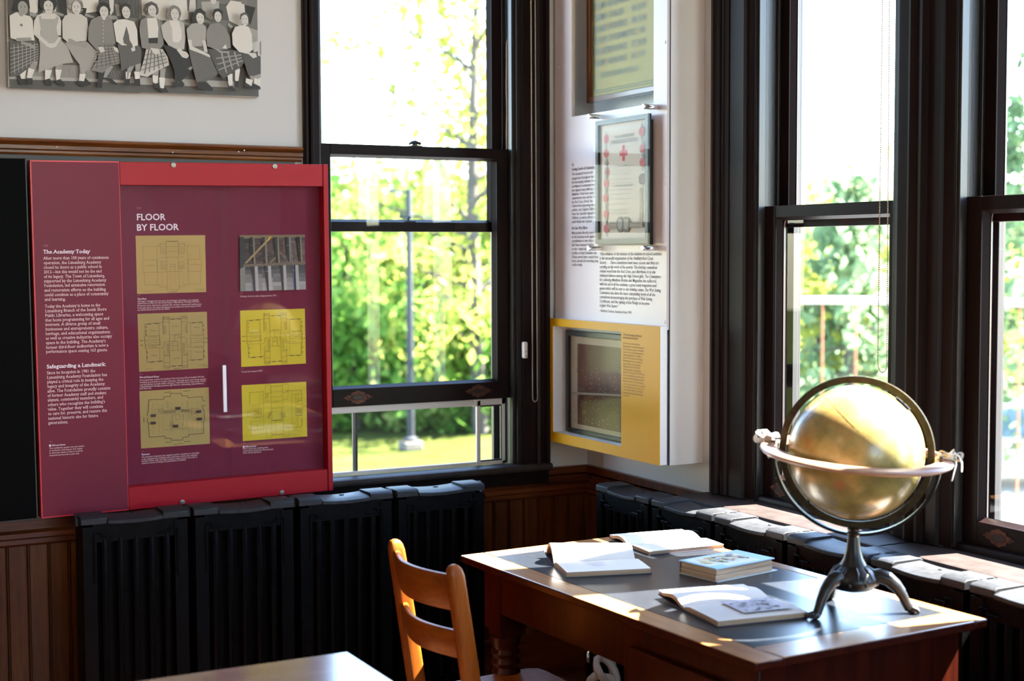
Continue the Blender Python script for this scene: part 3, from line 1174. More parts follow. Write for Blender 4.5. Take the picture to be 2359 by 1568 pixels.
T3.flush('number_lettering', m_ink_dim, bp)
T3.fit('A32', z(1625, 1055), z(1645, 1054), 5)
T1.fit('Writing in the attic today, dating back from 1914', z(1625, 1080), z(1895, 1073), 5.4)
T1.flush('body_lettering', m_ink_pink, bp)
T2.flush('heading_lettering', m_ink_white, bp)
T3.flush('number_lettering', m_ink_dim, bp)
z = L(50, 800, .30945)
T3.fit('A30', z(876, 203), z(898, 202), 5)
T2.fit('First and Second Floors', z(878, 228), z(1022, 222), 5.4, bold=True)
for s, a, c, d, e in (('From September to June the Academy\u2019s first and second floors bustled with feet', 878, 250, 1358, 222), ('travelling up and down its wooden stairways\u2014although some more daring students', 878, 266, 1374, 240),
                      ('used the banister to make swifter descents. Today these floors retain many of their', 878, 283, 1370, 255), ('original features including numerous light fixtures, wainscoting, metal hardware,', 878, 298, 1358, 272), ('and chalk rails.', 878, 313, 968, 308)):
    T1.fit(s, z(a, c), z(d, e), 5.4)
T1.flush('body_lettering', m_ink_pink, bp)
T2.flush('heading_lettering', m_ink_white, bp)
T3.flush('number_lettering', m_ink_dim, bp)
T3.fit('A31', z(893, 780), z(912, 779), 5)
T2.fit('Basement', z(893, 802), z(953, 798), 5.4, bold=True)
for s, a, c, d, e in (('The Academy\u2019s basement was regularly used for recreation on rainy days.', 893, 822, 1325, 788), ('It also contained the building\u2019s only washrooms, which were allegedly', 893, 838, 1308, 805),
                      ('haunted. Damp, dark, and rarely a place to venture alone, this area re-', 893, 852, 1308, 820), ('mained a source of intrigue for generations of students.', 893, 868, 1225, 840)):
    T1.fit(s, z(a, c), z(d, e), 5.4)
T1.flush('body_lettering', m_ink_pink, bp)
T2.flush('heading_lettering', m_ink_white, bp)
T3.flush('number_lettering', m_ink_dim, bp)
T3.fit('A33', z(1634, 165), z(1652, 164), 5)
T1.fit('The first floor layout in 2015', z(1633, 188), z(1792, 178), 5.4)
T1.flush('body_lettering', m_ink_pink, bp)
T2.flush('heading_lettering', m_ink_white, bp)
T3.flush('number_lettering', m_ink_dim, bp)
T3.fit('A34', z(1646, 718), z(1665, 717), 5)
T2.fit('Did you know', z(1665, 744), z(1747, 738), 5.4, bold=True)
T2.dot(PF.loc(*z(1653, 740), ZB), 0.0034)
for s, a, c, d, e in (('Before intercoms, speaking tubes', 1646, 760, 1835, 748), ('connected all classrooms, the principal\u2019s', 1646, 775, 1875, 762), ('office, and the basement.', 1646, 791, 1786, 782)):
    T1.fit(s, z(a, c), z(d, e), 5.4)
T1.build('body_lettering', m_ink_pink, bp)
T2.build('heading_lettering', m_ink_white, bp)
T3.build('number_lettering', m_ink_dim, bp)


# ------------------------------------------------------------------ the five floor plans and the attic photograph
def quad_map(c00, c10, c11, c01):
    """unit square -> quad (bilinear); c00 top left, c10 top right, c11 bottom right, c01 bottom left"""
    c00, c10, c11, c01 = (Vector(c[:2]) for c in (c00, c10, c11, c01))
    return lambda u, v: (c00 * (1 - u) + c10 * u) * (1 - v) + (c01 * (1 - u) + c11 * u) * v


def sheet(name, zoomf, cs, paper, ink, draws, zz=ZB - 0.0004, label=None):
    cv = Canvas()
    q = [PF.loc(*zoomf(*c), zz) for c in cs]
    M = quad_map(*q)
    cv.poly([M(0, 0), M(1, 0), M(1, 1), M(0, 1)], paper)
    draws(cv, M, ink)
    o = cv.build(name, m_print, bp, zz)
    if label:
        o['label'] = label
    return o


def lines(cv, M, ink, segs, w=0.0009):
    for s in segs:
        cv.line([M(*p) for p in s], w, ink)


def rect(u0, v0, u1, v1):
    return [(u0, v0), (u1, v0), (u1, v1), (u0, v1), (u0, v0)]


def hatch(cv, M, ink, u0, v0, u1, v1, n, w=0.0005, vert=False):
    for i in range(n + 1):
        k = i / n
        if vert:
            cv.line([M(u0 + (u1 - u0) * k, v0), M(u0 + (u1 - u0) * k, v1)], w, ink)
        else:
            cv.line([M(u0, v0 + (v1 - v0) * k), M(u1, v0 + (v1 - v0) * k)], w, ink)


def scrawl(cv, M, ink, u, v, w, n=8, h=0.008, lw=0.0006):
    rnd = random.Random(int(u * 1000 + v * 100))
    pts = [(u + w * i / n, v + (rnd.random() - 0.5) * h * 2) for i in range(n + 1)]
    cv.line([M(*p) for p in pts], lw, ink)


def plan_a(cv, M, ink):                          # third floor: roof outline, stairs and a stage
    sg = [rect(.10, .185, .295, .42), rect(.09, .42, .295, .63), rect(.11, .63, .295, .85), rect(.74, .185, .915, .42), rect(.735, .42, .935, .63), rect(.74, .63, .92, .855),
          [(.295, .185), (.335, .18), (.335, .145), (.425, .145), (.425, .10), (.605, .10), (.605, .145), (.69, .145), (.69, .18), (.74, .185)],
          [(.295, .85), (.33, .86), (.33, .89), (.42, .89), (.42, .935), (.60, .935), (.60, .89), (.68, .89), (.68, .86), (.74, .855)],
          rect(.425, .105, .605, .38), rect(.425, .19, .605, .28), rect(.43, .38, .60, .63), rect(.48, .50, .55, .63), rect(.345, .45, .43, .58), rect(.605, .465, .68, .58), [(.295, .63), (.66, .63)],
          rect(.345, .145, .425, .31), rect(.61, .145, .69, .31), [(.345, .38), (.42, .38)], [(.61, .375), (.68, .375)], [(.43, .65), (.43, .93)], [(.60, .65), (.60, .93)], [(.295, .42), (.295, .63)], [(.74, .42), (.74, .63)]]
    lines(cv, M, ink, sg, 0.0006)
    for u in (.48, .55, .355, .66):
        cv.line([M(u, .66), M(u, .88)], 0.0003, ink)
    hatch(cv, M, ink, .35, .20, .42, .30, 6, .0003)
    hatch(cv, M, ink, .62, .20, .68, .30, 6, .0003)
    hatch(cv, M, ink, .35, .49, .42, .57, 6, .0003)
    hatch(cv, M, ink, .61, .51, .67, .57, 6, .0003)
    for u0, u1 in ((.45, .58),):
        cv.line([M(u0, .10), M(u1, .10)], .0014, ink)
    for a, c, d in ((.12, .51, .17), (.76, .51, .16), (.49, .54, .05)):
        scrawl(cv, M, ink, a, c, d)
    scrawl(cv, M, ink, .08, .955, .13)
    scrawl(cv, M, ink, .82, .945, .14)
    scrawl(cv, M, ink, .88, .965, .08)
    scrawl(cv, M, ink, .43, .975, .14, 10, .016, .0011)


def plan_b(cv, M, ink, notes=True):              # first and second floors: four corner rooms, wings and stair towers
    w = 0.0011
    sg = [[(.10, .18), (.10, .39)], [(.10, .18), (.34, .165)], [(.11, .60), (.115, .84)], [(.115, .84), (.345, .83)], [(.93, .18), (.935, .40)], [(.71, .185), (.93, .18)], [(.935, .62), (.935, .84)], [(.70, .84), (.935, .84)],
          [(.09, .39), (.095, .60)], [(.945, .40), (.945, .62)]]
    lines(cv, M, ink, sg, w)
    sg = [rect(.30, .18, .30, .39), [(.10, .39), (.30, .385), (.31, .555), (.10, .56)], [(.10, .60), (.30, .60)], [(.30, .60), (.30, .82)], [(.75, .40), (.945, .40)], [(.75, .40), (.75, .62), (.945, .62)], [(.755, .2), (.755, .37)], [(.75, .66), (.75, .83)],
          [(.36, .06), (.355, .38)], [(.445, .06), (.445, .42)], [(.62, .06), (.62, .42)], [(.705, .06), (.705, .37)], [(.445, .11), (.62, .105)], [(.445, .38), (.62, .375)], [(.36, .66), (.355, .97)], [(.44, .66), (.44, .97)], [(.62, .66), (.62, .97)], [(.70, .66), (.70, .97)],
          [(.44, .93), (.615, .925)], [(.44, .66), (.62, .66)], [(.52, .38), (.52, .50)], rect(.485, .50, .56, .66), [(.485, .575), (.56, .575)], [(.31, .60), (.34, .60), (.36, .57), (.36, .50), (.46, .50)], [(.56, .435), (.66, .43), (.69, .46), (.695, .60), (.73, .615)],
          [(.445, .42), (.445, .64)], [(.61, .42), (.61, .64)], [(.30, .39), (.30, .56)], [(.355, .16), (.445, .16)], [(.62, .16), (.705, .16)], [(.355, .86), (.44, .86)], [(.62, .86), (.70, .86)]]
    lines(cv, M, ink, sg, 0.0007)
    for a, c in ((.02, .46), (.02, .54), (.955, .465), (.955, .535)):
        cv.line([M(a, c), M(a + .045, c)], .0014, ink)
        cv.line([M(.09 if a < .5 else .75, c), M(.30 if a < .5 else .945, c)], .0007, ink)
    hatch(cv, M, ink, .36, .06, .44, .11, 7, .0003)
    hatch(cv, M, ink, .63, .06, .70, .11, 7, .0003)
    hatch(cv, M, ink, .36, .92, .44, .97, 7, .0003)
    hatch(cv, M, ink, .62, .92, .70, .97, 7, .0003)
    hatch(cv, M, ink, .36, .22, .395, .36, 14, .0004)
    hatch(cv, M, ink, .665, .22, .70, .36, 14, .0004)
    hatch(cv, M, ink, .395, .53, .435, .70, 16, .0005)
    hatch(cv, M, ink, .615, .53, .655, .70, 16, .0005)
    hatch(cv, M, ink, .36, .72, .44, .75, 5, .0003)
    hatch(cv, M, ink, .62, .72, .70, .75, 5, .0003)
    for u, v in ((.105, .21), (.105, .28), (.105, .34), (.932, .22), (.932, .3), (.113, .65), (.113, .74), (.935, .68), (.935, .77)):
        cv.line([M(u, v), M(u, v + .03)], .0019, ink)
    for u, v, d in ((.12, .178, .05), (.22, .172, .06), (.76, .184, .05), (.86, .182, .05), (.15, .838, .05), (.26, .834, .05), (.74, .84, .05), (.84, .84, .05), (.46, .108, .05), (.55, .107, .05), (.46, .93, .05), (.55, .927, .05)):
        cv.line([M(u, v), M(u + d, v)], .0019, ink)
    if notes:
        for u, v in ((.16, .29), (.78, .27), (.47, .23), (.16, .725), (.80, .70), (.48, .79)):
            scrawl(cv, M, ink, u, v, .09, 8, .008, .0009)
        for u, v, d in ((.13, .405, .12), (.12, .50, .14), (.13, .575, .12), (.77, .41, .12), (.80, .505, .1), (.78, .60, .12), (.49, .39, .08)):
            scrawl(cv, M, ink, u, v, d, 9, .010, .0007)
        scrawl(cv, M, ink, .47, .965, .12, 10, .014, .0011)
        scrawl(cv, M, ink, .84, .93, .12, 10, .008, .0009)
        scrawl(cv, M, ink, .90, .955, .08, 8, .008, .0009)
        scrawl(cv, M, ink, .07, .95, .10)


def plan_c(cv, M, ink):                          # basement: heavy outer wall, piers, boilers, red partitions
    wl = [(.13, .16), (.345, .165), (.345, .12), (.44, .125), (.44, .07), (.60, .08), (.60, .125), (.69, .13), (.69, .165), (.90, .155), (.91, .23), (.945, .24)]
    cv.line([M(*p) for p in wl], .0017, ink)
    cv.line([M(*p) for p in ((.945, .32), (.905, .315), (.91, .40), (.925, .41), (.925, .58), (.91, .60), (.91, .81), (.69, .81), (.69, .85), (.60, .855), (.60, .90), (.43, .89), (.43, .855), (.345, .85), (.345, .81), (.12, .81), (.115, .56), (.10, .55), (.10, .47))], .0017, ink)
    cv.line([M(*p) for p in ((.10, .43), (.10, .38), (.115, .37), (.13, .16))], .0017, ink)
    for a, c in ((.355, .045), (.63, .04), (.35, .92), (.62, .93)):
        cv.line([M(a, c), M(a + .09, c)], .0016, ink)
    cv.line([M(.05, .46), M(.05, .54)], .0022, ink)
    for u in (.18, .26, .32, .44, .60, .69, .74, .82, .88):
        for v in (.25, .34, .48, .62, .72):
            cv.ell(M(u, v), .0009, .0009, ink, 0, 6)
        cv.line([M(u, .20), M(u, .78)], .00025, ink)
    dark = (ink[0] * .9, ink[1] * .55, ink[2] * .55)
    for u, v in ((.145, .41), (.14, .54), (.50, .31), (.46, .62), (.80, .39), (.81, .52)):
        cv.poly([M(u, v), M(u + .075, v), M(u + .075, v + .05), M(u, v + .05)], dark)
    red = (.16, .035, .02)
    lines(cv, M, red, [[(.455, .45), (.455, .62)], [(.455, .45), (.475, .45)], [(.61, .44), (.61, .63)], [(.725, .36), (.85, .36), (.855, .42), (.725, .46), (.725, .36)]], .0009)
    lines(cv, M, ink, [[(.27, .33), (.32, .33), (.32, .40), (.29, .40), (.29, .37), (.27, .37), (.27, .33)], rect(.50, .44, .56, .53), [(.35, .70), (.69, .69)], [(.42, .55), (.41, .65)], [(.65, .55), (.66, .65)]], .0007)
    hatch(cv, M, (ink[0] * 1.2, ink[1] * 1.3, ink[2] * 1.2), .33, .36, .50, .41, 7, .0005)
    hatch(cv, M, (ink[0] * 1.2, ink[1] * 1.3, ink[2] * 1.2), .58, .36, .70, .40, 7, .0005)
    hatch(cv, M, ink, .375, .20, .40, .31, 9, .0004)
    hatch(cv, M, ink, .655, .20, .68, .31, 9, .0004)
    scrawl(cv, M, ink, .45, .955, .15, 10, .014, .0010)


def plan_d(cv, M, ink):                          # 2015 layout of the upper yellow sheet
    plan_b(cv, M, ink, False)
    for u, v, d in ((.13, .40, .13), (.13, .48, .11), (.78, .405, .13), (.80, .50, .12), (.47, .355, .10), (.74, .59, .1)):
        scrawl(cv, M, ink, u, v, d, 9, .008, .0008)


def plan_e(cv, M, ink):                          # lower yellow sheet: basement today
    for p in ([(.12, .14), (.35, .135)], [(.12, .14), (.12, .37)], [(.13, .66), (.13, .82)], [(.13, .82), (.34, .815)], [(.68, .15), (.92, .15)], [(.92, .15), (.92, .36)], [(.92, .66), (.92, .82)], [(.68, .82), (.92, .82)], [(.44, .05), (.62, .05)], [(.44, .92), (.62, .92)]):
        a, c = Vector(p[0]), Vector(p[1])
        for i in range(5):
            k = i / 5
            cv.line([M(*(a + (c - a) * k)), M(*(a + (c - a) * (k + .12)))], .0013, ink)
    sg = [rect(.355, .02, .44, .17), rect(.62, .02, .71, .17), rect(.355, .80, .44, .97), rect(.62, .80, .71, .97), [(.355, .17), (.355, .30), (.45, .32), (.58, .315), (.70, .29), (.71, .17)], [(.44, .05), (.44, .80)], [(.62, .05), (.62, .80)], [(.32, .14), (.32, .80)], [(.76, .16), (.76, .72)],
          [(.44, .24), (.62, .24)], [(.44, .15), (.62, .15)], rect(.45, .44, .60, .66), [(.46, .50), (.59, .50)], [(.13, .37), (.24, .37), (.28, .44), (.13, .44)], rect(.24, .44, .28, .52), rect(.20, .50, .28, .58), [(.12, .58), (.32, .58)], [(.13, .66), (.30, .66)], rect(.82, .40, .92, .60), [(.82, .30), (.92, .30)],
          rect(.82, .20, .86, .36), [(.84, .62), (.84, .80)], [(.62, .74), (.82, .74)], [(.50, .68), (.50, .90)], rect(.07, .48, .11, .56), rect(.945, .44, .98, .52), [(.76, .22), (.92, .21)], [(.26, .15), (.26, .37)], [(.22, .7), (.22, .8)], [(.13, .74), (.32, .74)]]
    lines(cv, M, ink, sg, .0006)
    cv.line([M(.455, .665), M(.60, .66)], .0014, ink)
    cv.line([M(.59, .52), M(.60, .62)], .0016, ink)
    cv.line([M(.425, .50), M(.39, .62)], .0018, ink)
    hatch(cv, M, ink, .83, .46, .91, .56, 8, .0006)
    hatch(cv, M, ink, .61, .52, .65, .62, 8, .0006)
    hatch(cv, M, ink, .36, .17, .39, .25, 6, .0006)
    for u, v, d in ((.14, .53, .12), (.15, .60, .12), (.46, .33, .09), (.83, .60, .08), (.83, .33, .07), (.14, .47, .1)):
        scrawl(cv, M, ink, u, v, d, 10, .012, .0008)
    lines(cv, M, (ink[0] * 3, ink[1] * 3, ink[2] * 2), [rect(.73, .87, .87, .94)], .0004)


tan = (.44, .29, .085)
tan2 = (.40, .275, .085)
ink0 = (.13, .085, .03)
ink1 = (.05, .035, .02)
sheet('floor_plan', L(300, 530, .10204), ((120, 125), (1690, 112), (1715, 1395), (155, 1440)), (.47, .31, .09), (.11, .065, .02), plan_a, label='faint drawing on aged tan paper, top of the left column')
sheet('floor_plan', L(300, 700, .1084), ((155, 210), (1630, 163), (1655, 1360), (190, 1440)), tan2, ink1, plan_b, label='dark inked plan on tan paper, middle of the left column')
sheet('floor_plan', L(300, 870, .14035), ((150, 218), (1290, 155), (1308, 1080), (178, 1160)), tan2, ink1, plan_c, label='plan with thick outer wall on tan paper, bottom of the left column')
yel = (.62, .47, .012)
sheet('floor_plan', L(530, 690, .1148), ((200, 220), (1500, 178), (1522, 1280), (225, 1350)), yel, (.06, .045, .01), plan_d, label='plan on bright yellow paper under the attic photograph')
sheet('floor_plan', L(530, 860, .12755), ((208, 212), (1375, 147), (1393, 1135), (230, 1220)), yel, (.06, .045, .01), plan_e, label='plan on bright yellow paper at the bottom of the right column')


def attic(cv, M, ink):
    rnd = random.Random(3)
    for r in range(9):                            # boards above the beam, whitewashed boards below
        for c in range(6):
            k = 0.55 + rnd.random() * 0.9
            f = 0.6 + 0.9 * (c / 5)
            v0 = .05 + r * .052
            cv.poly([M(c / 6, v0), M((c + 1) / 6, v0), M((c + 1) / 6, v0 + .05), M(c / 6, v0 + .05)], (.075 * k * f, .045 * k * f, .035 * k * f))
    for r in range(6):
        for c in range(6):
            k = 0.7 + rnd.random() * 0.6
            f = .05 + .30 * (r / 5) ** 1.2
            v0 = .545 + r * .076
            cv.poly([M(c / 6, v0), M((c + 1) / 6, v0), M((c + 1) / 6, v0 + .074), M(c / 6, v0 + .074)], (f * k, f * k * .92, f * k * .88))
    cv.poly([M(0, 0), M(1, 0), M(1, .05), M(0, .06)], (.20, .14, .07))
    dk = (.012, .011, .014)
    lt = (.24, .17, .10)
    for u in (.20, .38, .57, .745, .92):
        cv.poly([M(u - .05, .04), M(u, .04), M(u + .01, .51), M(u - .025, .51)], dk)
        cv.poly([M(u, .04), M(u + .02, .04), M(u + .035, .51), M(u + .01, .51)], lt)
    for u in (.23, .43, .66, .85):
        cv.poly([M(u - .06, .55), M(u, .55), M(u, 1), M(u - .03, 1)], (.03, .025, .03))
        cv.poly([M(u - .01, .55), M(u + .035, .55), M(u + .05, 1), M(u, 1)], (.42, .38, .36))
    cv.poly([M(0, .03), M(.06, .03), M(.08, 1), M(0, 1)], (.028, .028, .026))
    cv.poly([M(0, .6), M(.075, .55), (M(.08, 1)), M(0, 1)], (.20, .19, .16))
    cv.poly([M(.05, .52), M(1, .49), M(1, .54), M(.05, .565)], (.17, .12, .075))
    cv.poly([M(.065, .50), M(.44, .045), M(.49, .04), M(.10, .505)], (.33, .22, .09))
    cv.poly([M(.40, .10), M(.45, .03), M(.49, .03), M(.43, .11)], (.50, .33, .03))
    cv.poly([M(.44, .49), M(.535, .39), M(.545, .42), M(.46, .51)], (.22, .17, .10))
    cv.line([M(.605, .31), M(.735, .50)], .0018, (.26, .22, .18))
    cv.line([M(.765, .02), M(.80, .55), M(.815, 1)], .0016, (.14, .24, .42))
    for i in range(60):
        u, v = .08 + rnd.random() * .88, .1 + rnd.random() * .85
        cv.line([M(u, v), M(u + .015 + .03 * rnd.random(), v + .01 * (rnd.random() - .5))], .0005, (.42, .38, .36))


sheet('attic_photograph', L(530, 520, .10845), ((190, 200), (1580, 185), (1600, 1350), (205, 1390)), (.05, .04, .04), ink1, attic, label='colour photograph of timber rafters and boards')

# ================================================================== the black panel beside it
bpf = Frame((PF.o - PF.u * 0.010 + PF.n * -0.006), PF.u, PF.v)
t = thing('black_panel', 'plain black panel on the wall against the red case, cut off by the photo edge', 'panel', matrix=bpf.mat())
b = MB()
b.box(-0.9, 0.0, -PH + 0.002, 0.006, -0.05, 0.0)
b.build('board', simple('black_panel_face', (0.001, 0.001, 0.001, 1), 0.6, spec=0.05), t, bevel=0.001)
b = MB()
b.box(-0.9, 0.0, 0.0045, 0.0075, -0.05, 0.0008)
b.box(-0.003, 0.0005, -PH + 0.001, 0.0075, -0.05, 0.0008)
b.box(-0.9, 0.0, -PH - 0.0005, -PH + 0.002, -0.05, 0.0008)
b.build('edge_trim', simple('dark_trim', (0.028, 0.024, 0.016, 1), 0.5), t)

# ================================================================== the school photograph mounted on the white wall
GF = Frame((0.742, YL - 0.030, 2.083), (1, 0, 0), (0, 0, 1))
t = thing('school_photograph', 'large black and white photograph of seated schoolgirls in plaid skirts on the wall', 'photograph', matrix=GF.mat())
GW = GF.loc(595.5, 224).x
GH = 0.72
gy0 = GF.loc(23, 200).y
gy1 = GF.loc(595.5, 224).y
b = MB()
b.prism([(0.002, gy0, -0.026), (GW, gy1, -0.026), (GW, GH, -0.026), (0.002, GH, -0.026)], (0, 0, 0.026))
b.build('mount_board', simple('mount_board_white', S(205, 195, 182, 0.8), 0.6), t)
cv = Canvas(0.00004)
cv.k = 1.55


def G(p):
    return GF.loc(p[0], p[1])


def g(v, w=1.0):                                 # warm grey of the print
    return (v * 1.0, v * 0.94, v * 0.85)


A_ = L(0, 0, .14665)
B_ = L(290, 0, .14667)
WHT, LGT, MID, GRY, DRK, BLK, SKN, SKD = g(.40), g(.32), g(.24), g(.135), g(.055), g(.016), g(.36), g(.19)
cv.poly([(0.004, gy0 + .003), (GW, gy1 + .003), (GW, GH), (0.004, GH)], g(.07))


def PA(pts, col):
    cv.poly([G(A_(*p)) for p in pts], col)


def PB(pts, col):
    cv.poly([G(B_(*p)) for p in pts], col)


def LA(pts, w, col, f=A_):
    cv.line([G(f(*p)) for p in pts], w, col)


def plaid(f, quad, nu, nv, col, w, col2=None):
    q = [G(f(*p)) for p in quad]
    M = quad_map(*q)
    for i in range(1, nu):
        cv.line([M(i / nu, 0), M(i / nu, .5), M(i / nu, 1)], w, col)
    for j in range(1, nv):
        cv.line([M(0, j / nv), M(.5, j / nv), M(1, j / nv)], w, col2 or col)


def head(f, x, y, rx, ry, hair, hairpoly=None, tilt=0.0, curly=False, col=None):
    s = 0.14665
    k = (G((100 + s, 100)) - G((100, 100))).x
    if hairpoly:
        cv.poly([G(f(*p)) for p in hairpoly], hair)
    if curly:
        rnd = random.Random(int(x))
        for i in range(46):
            a = rnd.random() * PI * 1.5 - PI * .25
            q = G(f(x - math.cos(a) * rx * 1.32, y - math.sin(a) * ry * 1.12 - ry * .12))
            cv.ell(q, k * 15, k * 13, hair if i % 2 else g(.10), 0, 8)
    c = G(f(x, y))
    cv.ell(c, rx * k, ry * k, col or SKN, tilt, 22)
    for e in (-.40, .36):
        q = G(f(x + e * rx, y - .12 * ry))
        cv.ell(q, k * rx * .15, k * ry * .055, g(.05), tilt, 8)
        q = G(f(x + e * rx, y - .27 * ry))
        cv.ell(q, k * rx * .22, k * ry * .03, g(.08), tilt, 8)
    cv.ell(G(f(x + .02 * rx, y + .16 * ry)), k * rx * .14, k * ry * .035, g(.17), tilt, 8)
    cv.ell(G(f(x, y + .50 * ry)), k * rx * .36, k * ry * .055, g(.07), tilt, 10)
    cv.ell(G(f(x, y + .47 * ry)), k * rx * .24, k * ry * .03, g(.36), tilt, 8)


# riser and floor they sit on
PA([(150, 980), (1500, 1040), (1500, 1290), (150, 1240)], g(.16))
PA([(150, 1180), (2200, 1270), (2200, 1310), (150, 1270)], g(.24))
PB([(0, 1200), (1700, 1280), (1700, 1380), (0, 1330)], g(.24))
PA([(150, 1240), (2200, 1310), (2200, 1460), (150, 1380)], g(.055))
PB([(0, 1320), (2085, 1385), (2085, 1520), (0, 1440)], g(.06))
for i in range(40):
    LA([(560 + i * 42, 1020 + i * 3), (590 + i * 42, 1180 + (i % 5) * 8)], .0006, g(.12 + .07 * (i % 3)))
# standing and kneeling rows behind, cut off by the top edge
PA([(120, -700), (2200, -700), (2200, 300), (120, 260)], g(.045))
PB([(0, -700), (2060, -700), (2062, 620), (0, 420)], g(.10))
for x0, x1, col in ((430, 640, WHT), (640, 900, g(.33)), (1020, 1560, WHT), (1560, 1700, DRK), (1690, 1800, WHT)):
    PA([(x0, -300), (x1, -300), (x1 - 20, 180), (x0 + 40, 250)], col)
PA([(600, 0), (690, 0), (640, 190), (590, 200)], BLK)
PA([(895, 0), (1040, 0), (1040, 250), (930, 180)], BLK)
PA([(1260, 120), (1360, 130), (1340, 250), (1230, 230)], BLK)
PA([(1820, -100), (2180, -100), (2182, 290), (1880, 260)], g(.05))
for x in range(1840, 2180, 60):
    LA([(x, -60), (x + 20, 250)], .0012, g(.10))
PA([(1800, 60), (1870, 80), (1900, 260), (1830, 250)], SKD)
for p in (((830, 170), (1010, 230), (1000, 270), (820, 210)), ((460, 180), (600, 230), (570, 290), (470, 240)), ((1340, 210), (1500, 270), (1480, 300), (1330, 250)), ((1680, 240), (1830, 250), (1850, 310), (1700, 310))):
    PA(p, SKD)
PB([(240, 0), (860, 0), (980, 240), (880, 330), (560, 320), (250, 240)], WHT)
PB([(860, -60), (970, -60), (980, 300), (890, 320)], WHT)
PB([(940, 0), (1110, 0), (1110, 190), (960, 190)], g(.36))
PB([(955, 0), (1000, 0), (985, 180), (965, 180)], DRK)
PB([(1090, 0), (1120, 0), (1110, 150), (1095, 150)], DRK)
PB([(1180, 30), (1460, 20), (1465, 220), (1330, 320), (1200, 210)], MID)
PB([(1320, 0), (1420, 0), (1400, 60), (1350, 70)], SKN)
PB([(1470, 60), (1600, 60), (1640, 320), (1480, 320)], g(.06))
PB([(1640, 10), (1850, 40), (1875, 260), (1800, 420), (1620, 330), (1570, 110)], WHT)
PB([(1870, 80), (2030, 120), (1950, 400), (1880, 260)], BLK)
PB([(1800, -40), (1900, -20), (1890, 80), (1810, 60)], g(.12))
PB([(1890, 420), (2060, 480), (2066, 660), (1940, 690)], g(.30))
plaid(B_, ((1890, 420), (2060, 480), (2066, 660), (1940, 690)), 10, 9, g(.12), .0006)
PB([(1960, 690), (2070, 640), (2078, 800), (2000, 830)], g(.36))
for p in (((820, 300), (1010, 380), (990, 410), (800, 350)), ((1210, 300), (1340, 340), (1320, 380), (1200, 340))):
    PB(p, SKD)
PB([(1600, 360), (1680, 420), (1640, 450), (1590, 400)], g(.28))


def sitter(f, torso, tcol, arms, acol, skirt, scol, legs, socks, shoes, neck=None):
    for L_ in legs:
        cv.poly([G(f(*p)) for p in L_], SKD)
    for L_ in socks:
        cv.poly([G(f(*p)) for p in L_], g(.42))
    for L_ in shoes:
        cv.poly([G(f(*p)) for p in L_], BLK)
    cv.poly([G(f(*p)) for p in skirt], scol)


# 1 blouse with a badge, window-pane plaid skirt
sitter(A_, 0, 0, 0, 0, [(145, 660), (330, 660), (560, 650), (615, 720), (600, 960), (500, 980), (470, 1050), (290, 1190), (160, 1210)], g(.06), [[(520, 960), (600, 960), (540, 1110), (450, 1080)]],
       [[(440, 1070), (540, 1095), (490, 1240), (415, 1220)], [(310, 1160), (410, 1100), (385, 1245), (305, 1240)]], [[(260, 1190), (310, 1180), (330, 1240), (400, 1240), (395, 1340), (300, 1330)], [(410, 1230), (505, 1230), (510, 1330), (420, 1340)]])
plaid(A_, ((150, 700), (600, 660), (600, 960), (165, 1205)), 7, 8, g(.33), .0011, g(.33))
PA([(145, 250), (250, 195), (370, 235), (470, 260), (510, 330), (525, 560), (540, 640), (300, 640), (160, 600)], WHT)
PA([(250, 600), (480, 590), (490, 640), (330, 655), (250, 650)], SKD)
PA([(330, 650), (480, 690), (560, 740), (540, 780), (420, 720), (320, 690)], SKD)
PA([(265, 190), (380, 200), (350, 260), (310, 260)], SKD)
cv.ell(G(A_(330, 398)), .0040, .0040, DRK)
cv.ell(G(A_(330, 398)), .0022, .0022, g(.2))
head(A_, 355, 130, 78, 110, BLK, [(200, 180), (215, 100), (260, -60), (400, -70), (450, 10), (465, 130), (430, 190), (400, 60), (300, 70), (275, 190)], .1, col=g(.20))
# 2 jumper dress
sitter(A_, 0, 0, 0, 0, [(620, 660), (960, 650), (1050, 720), (1145, 985), (980, 1005), (860, 1045), (600, 1140), (620, 830)], MID, [[(700, 1060), (830, 1040), (800, 1120), (710, 1110)], [(860, 1010), (980, 1000), (960, 1110), (865, 1100)]],
       [[(700, 1100), (810, 1105), (770, 1240), (700, 1270)], [(862, 1095), (965, 1100), (930, 1250), (880, 1290)]], [[(690, 1260), (770, 1235), (820, 1300), (790, 1355), (700, 1330)], [(860, 1270), (940, 1245), (1020, 1330), (1000, 1365), (870, 1310)]])
PA([(530, 330), (580, 250), (660, 210), (850, 215), (930, 270), (955, 340), (950, 560), (890, 560), (880, 420), (640, 420), (625, 560), (515, 555)], g(.38))
PA([(600, 260), (640, 250), (650, 300), (855, 305), (880, 260), (920, 290), (880, 430), (900, 560), (960, 640), (1000, 720), (640, 740), (600, 640), (640, 500)], MID)
PA([(540, 560), (620, 560), (770, 690), (850, 680), (920, 580), (960, 600), (870, 740), (800, 760), (740, 740)], SKN)
PA([(700, 190), (820, 190), (800, 235), (720, 235)], SKN)
head(A_, 755, 110, 76, 100, BLK, [(605, 60), (630, -60), (760, -110), (870, -40), (890, 70), (860, 150), (820, 180), (830, 50), (690, 30), (680, 170), (620, 120)])
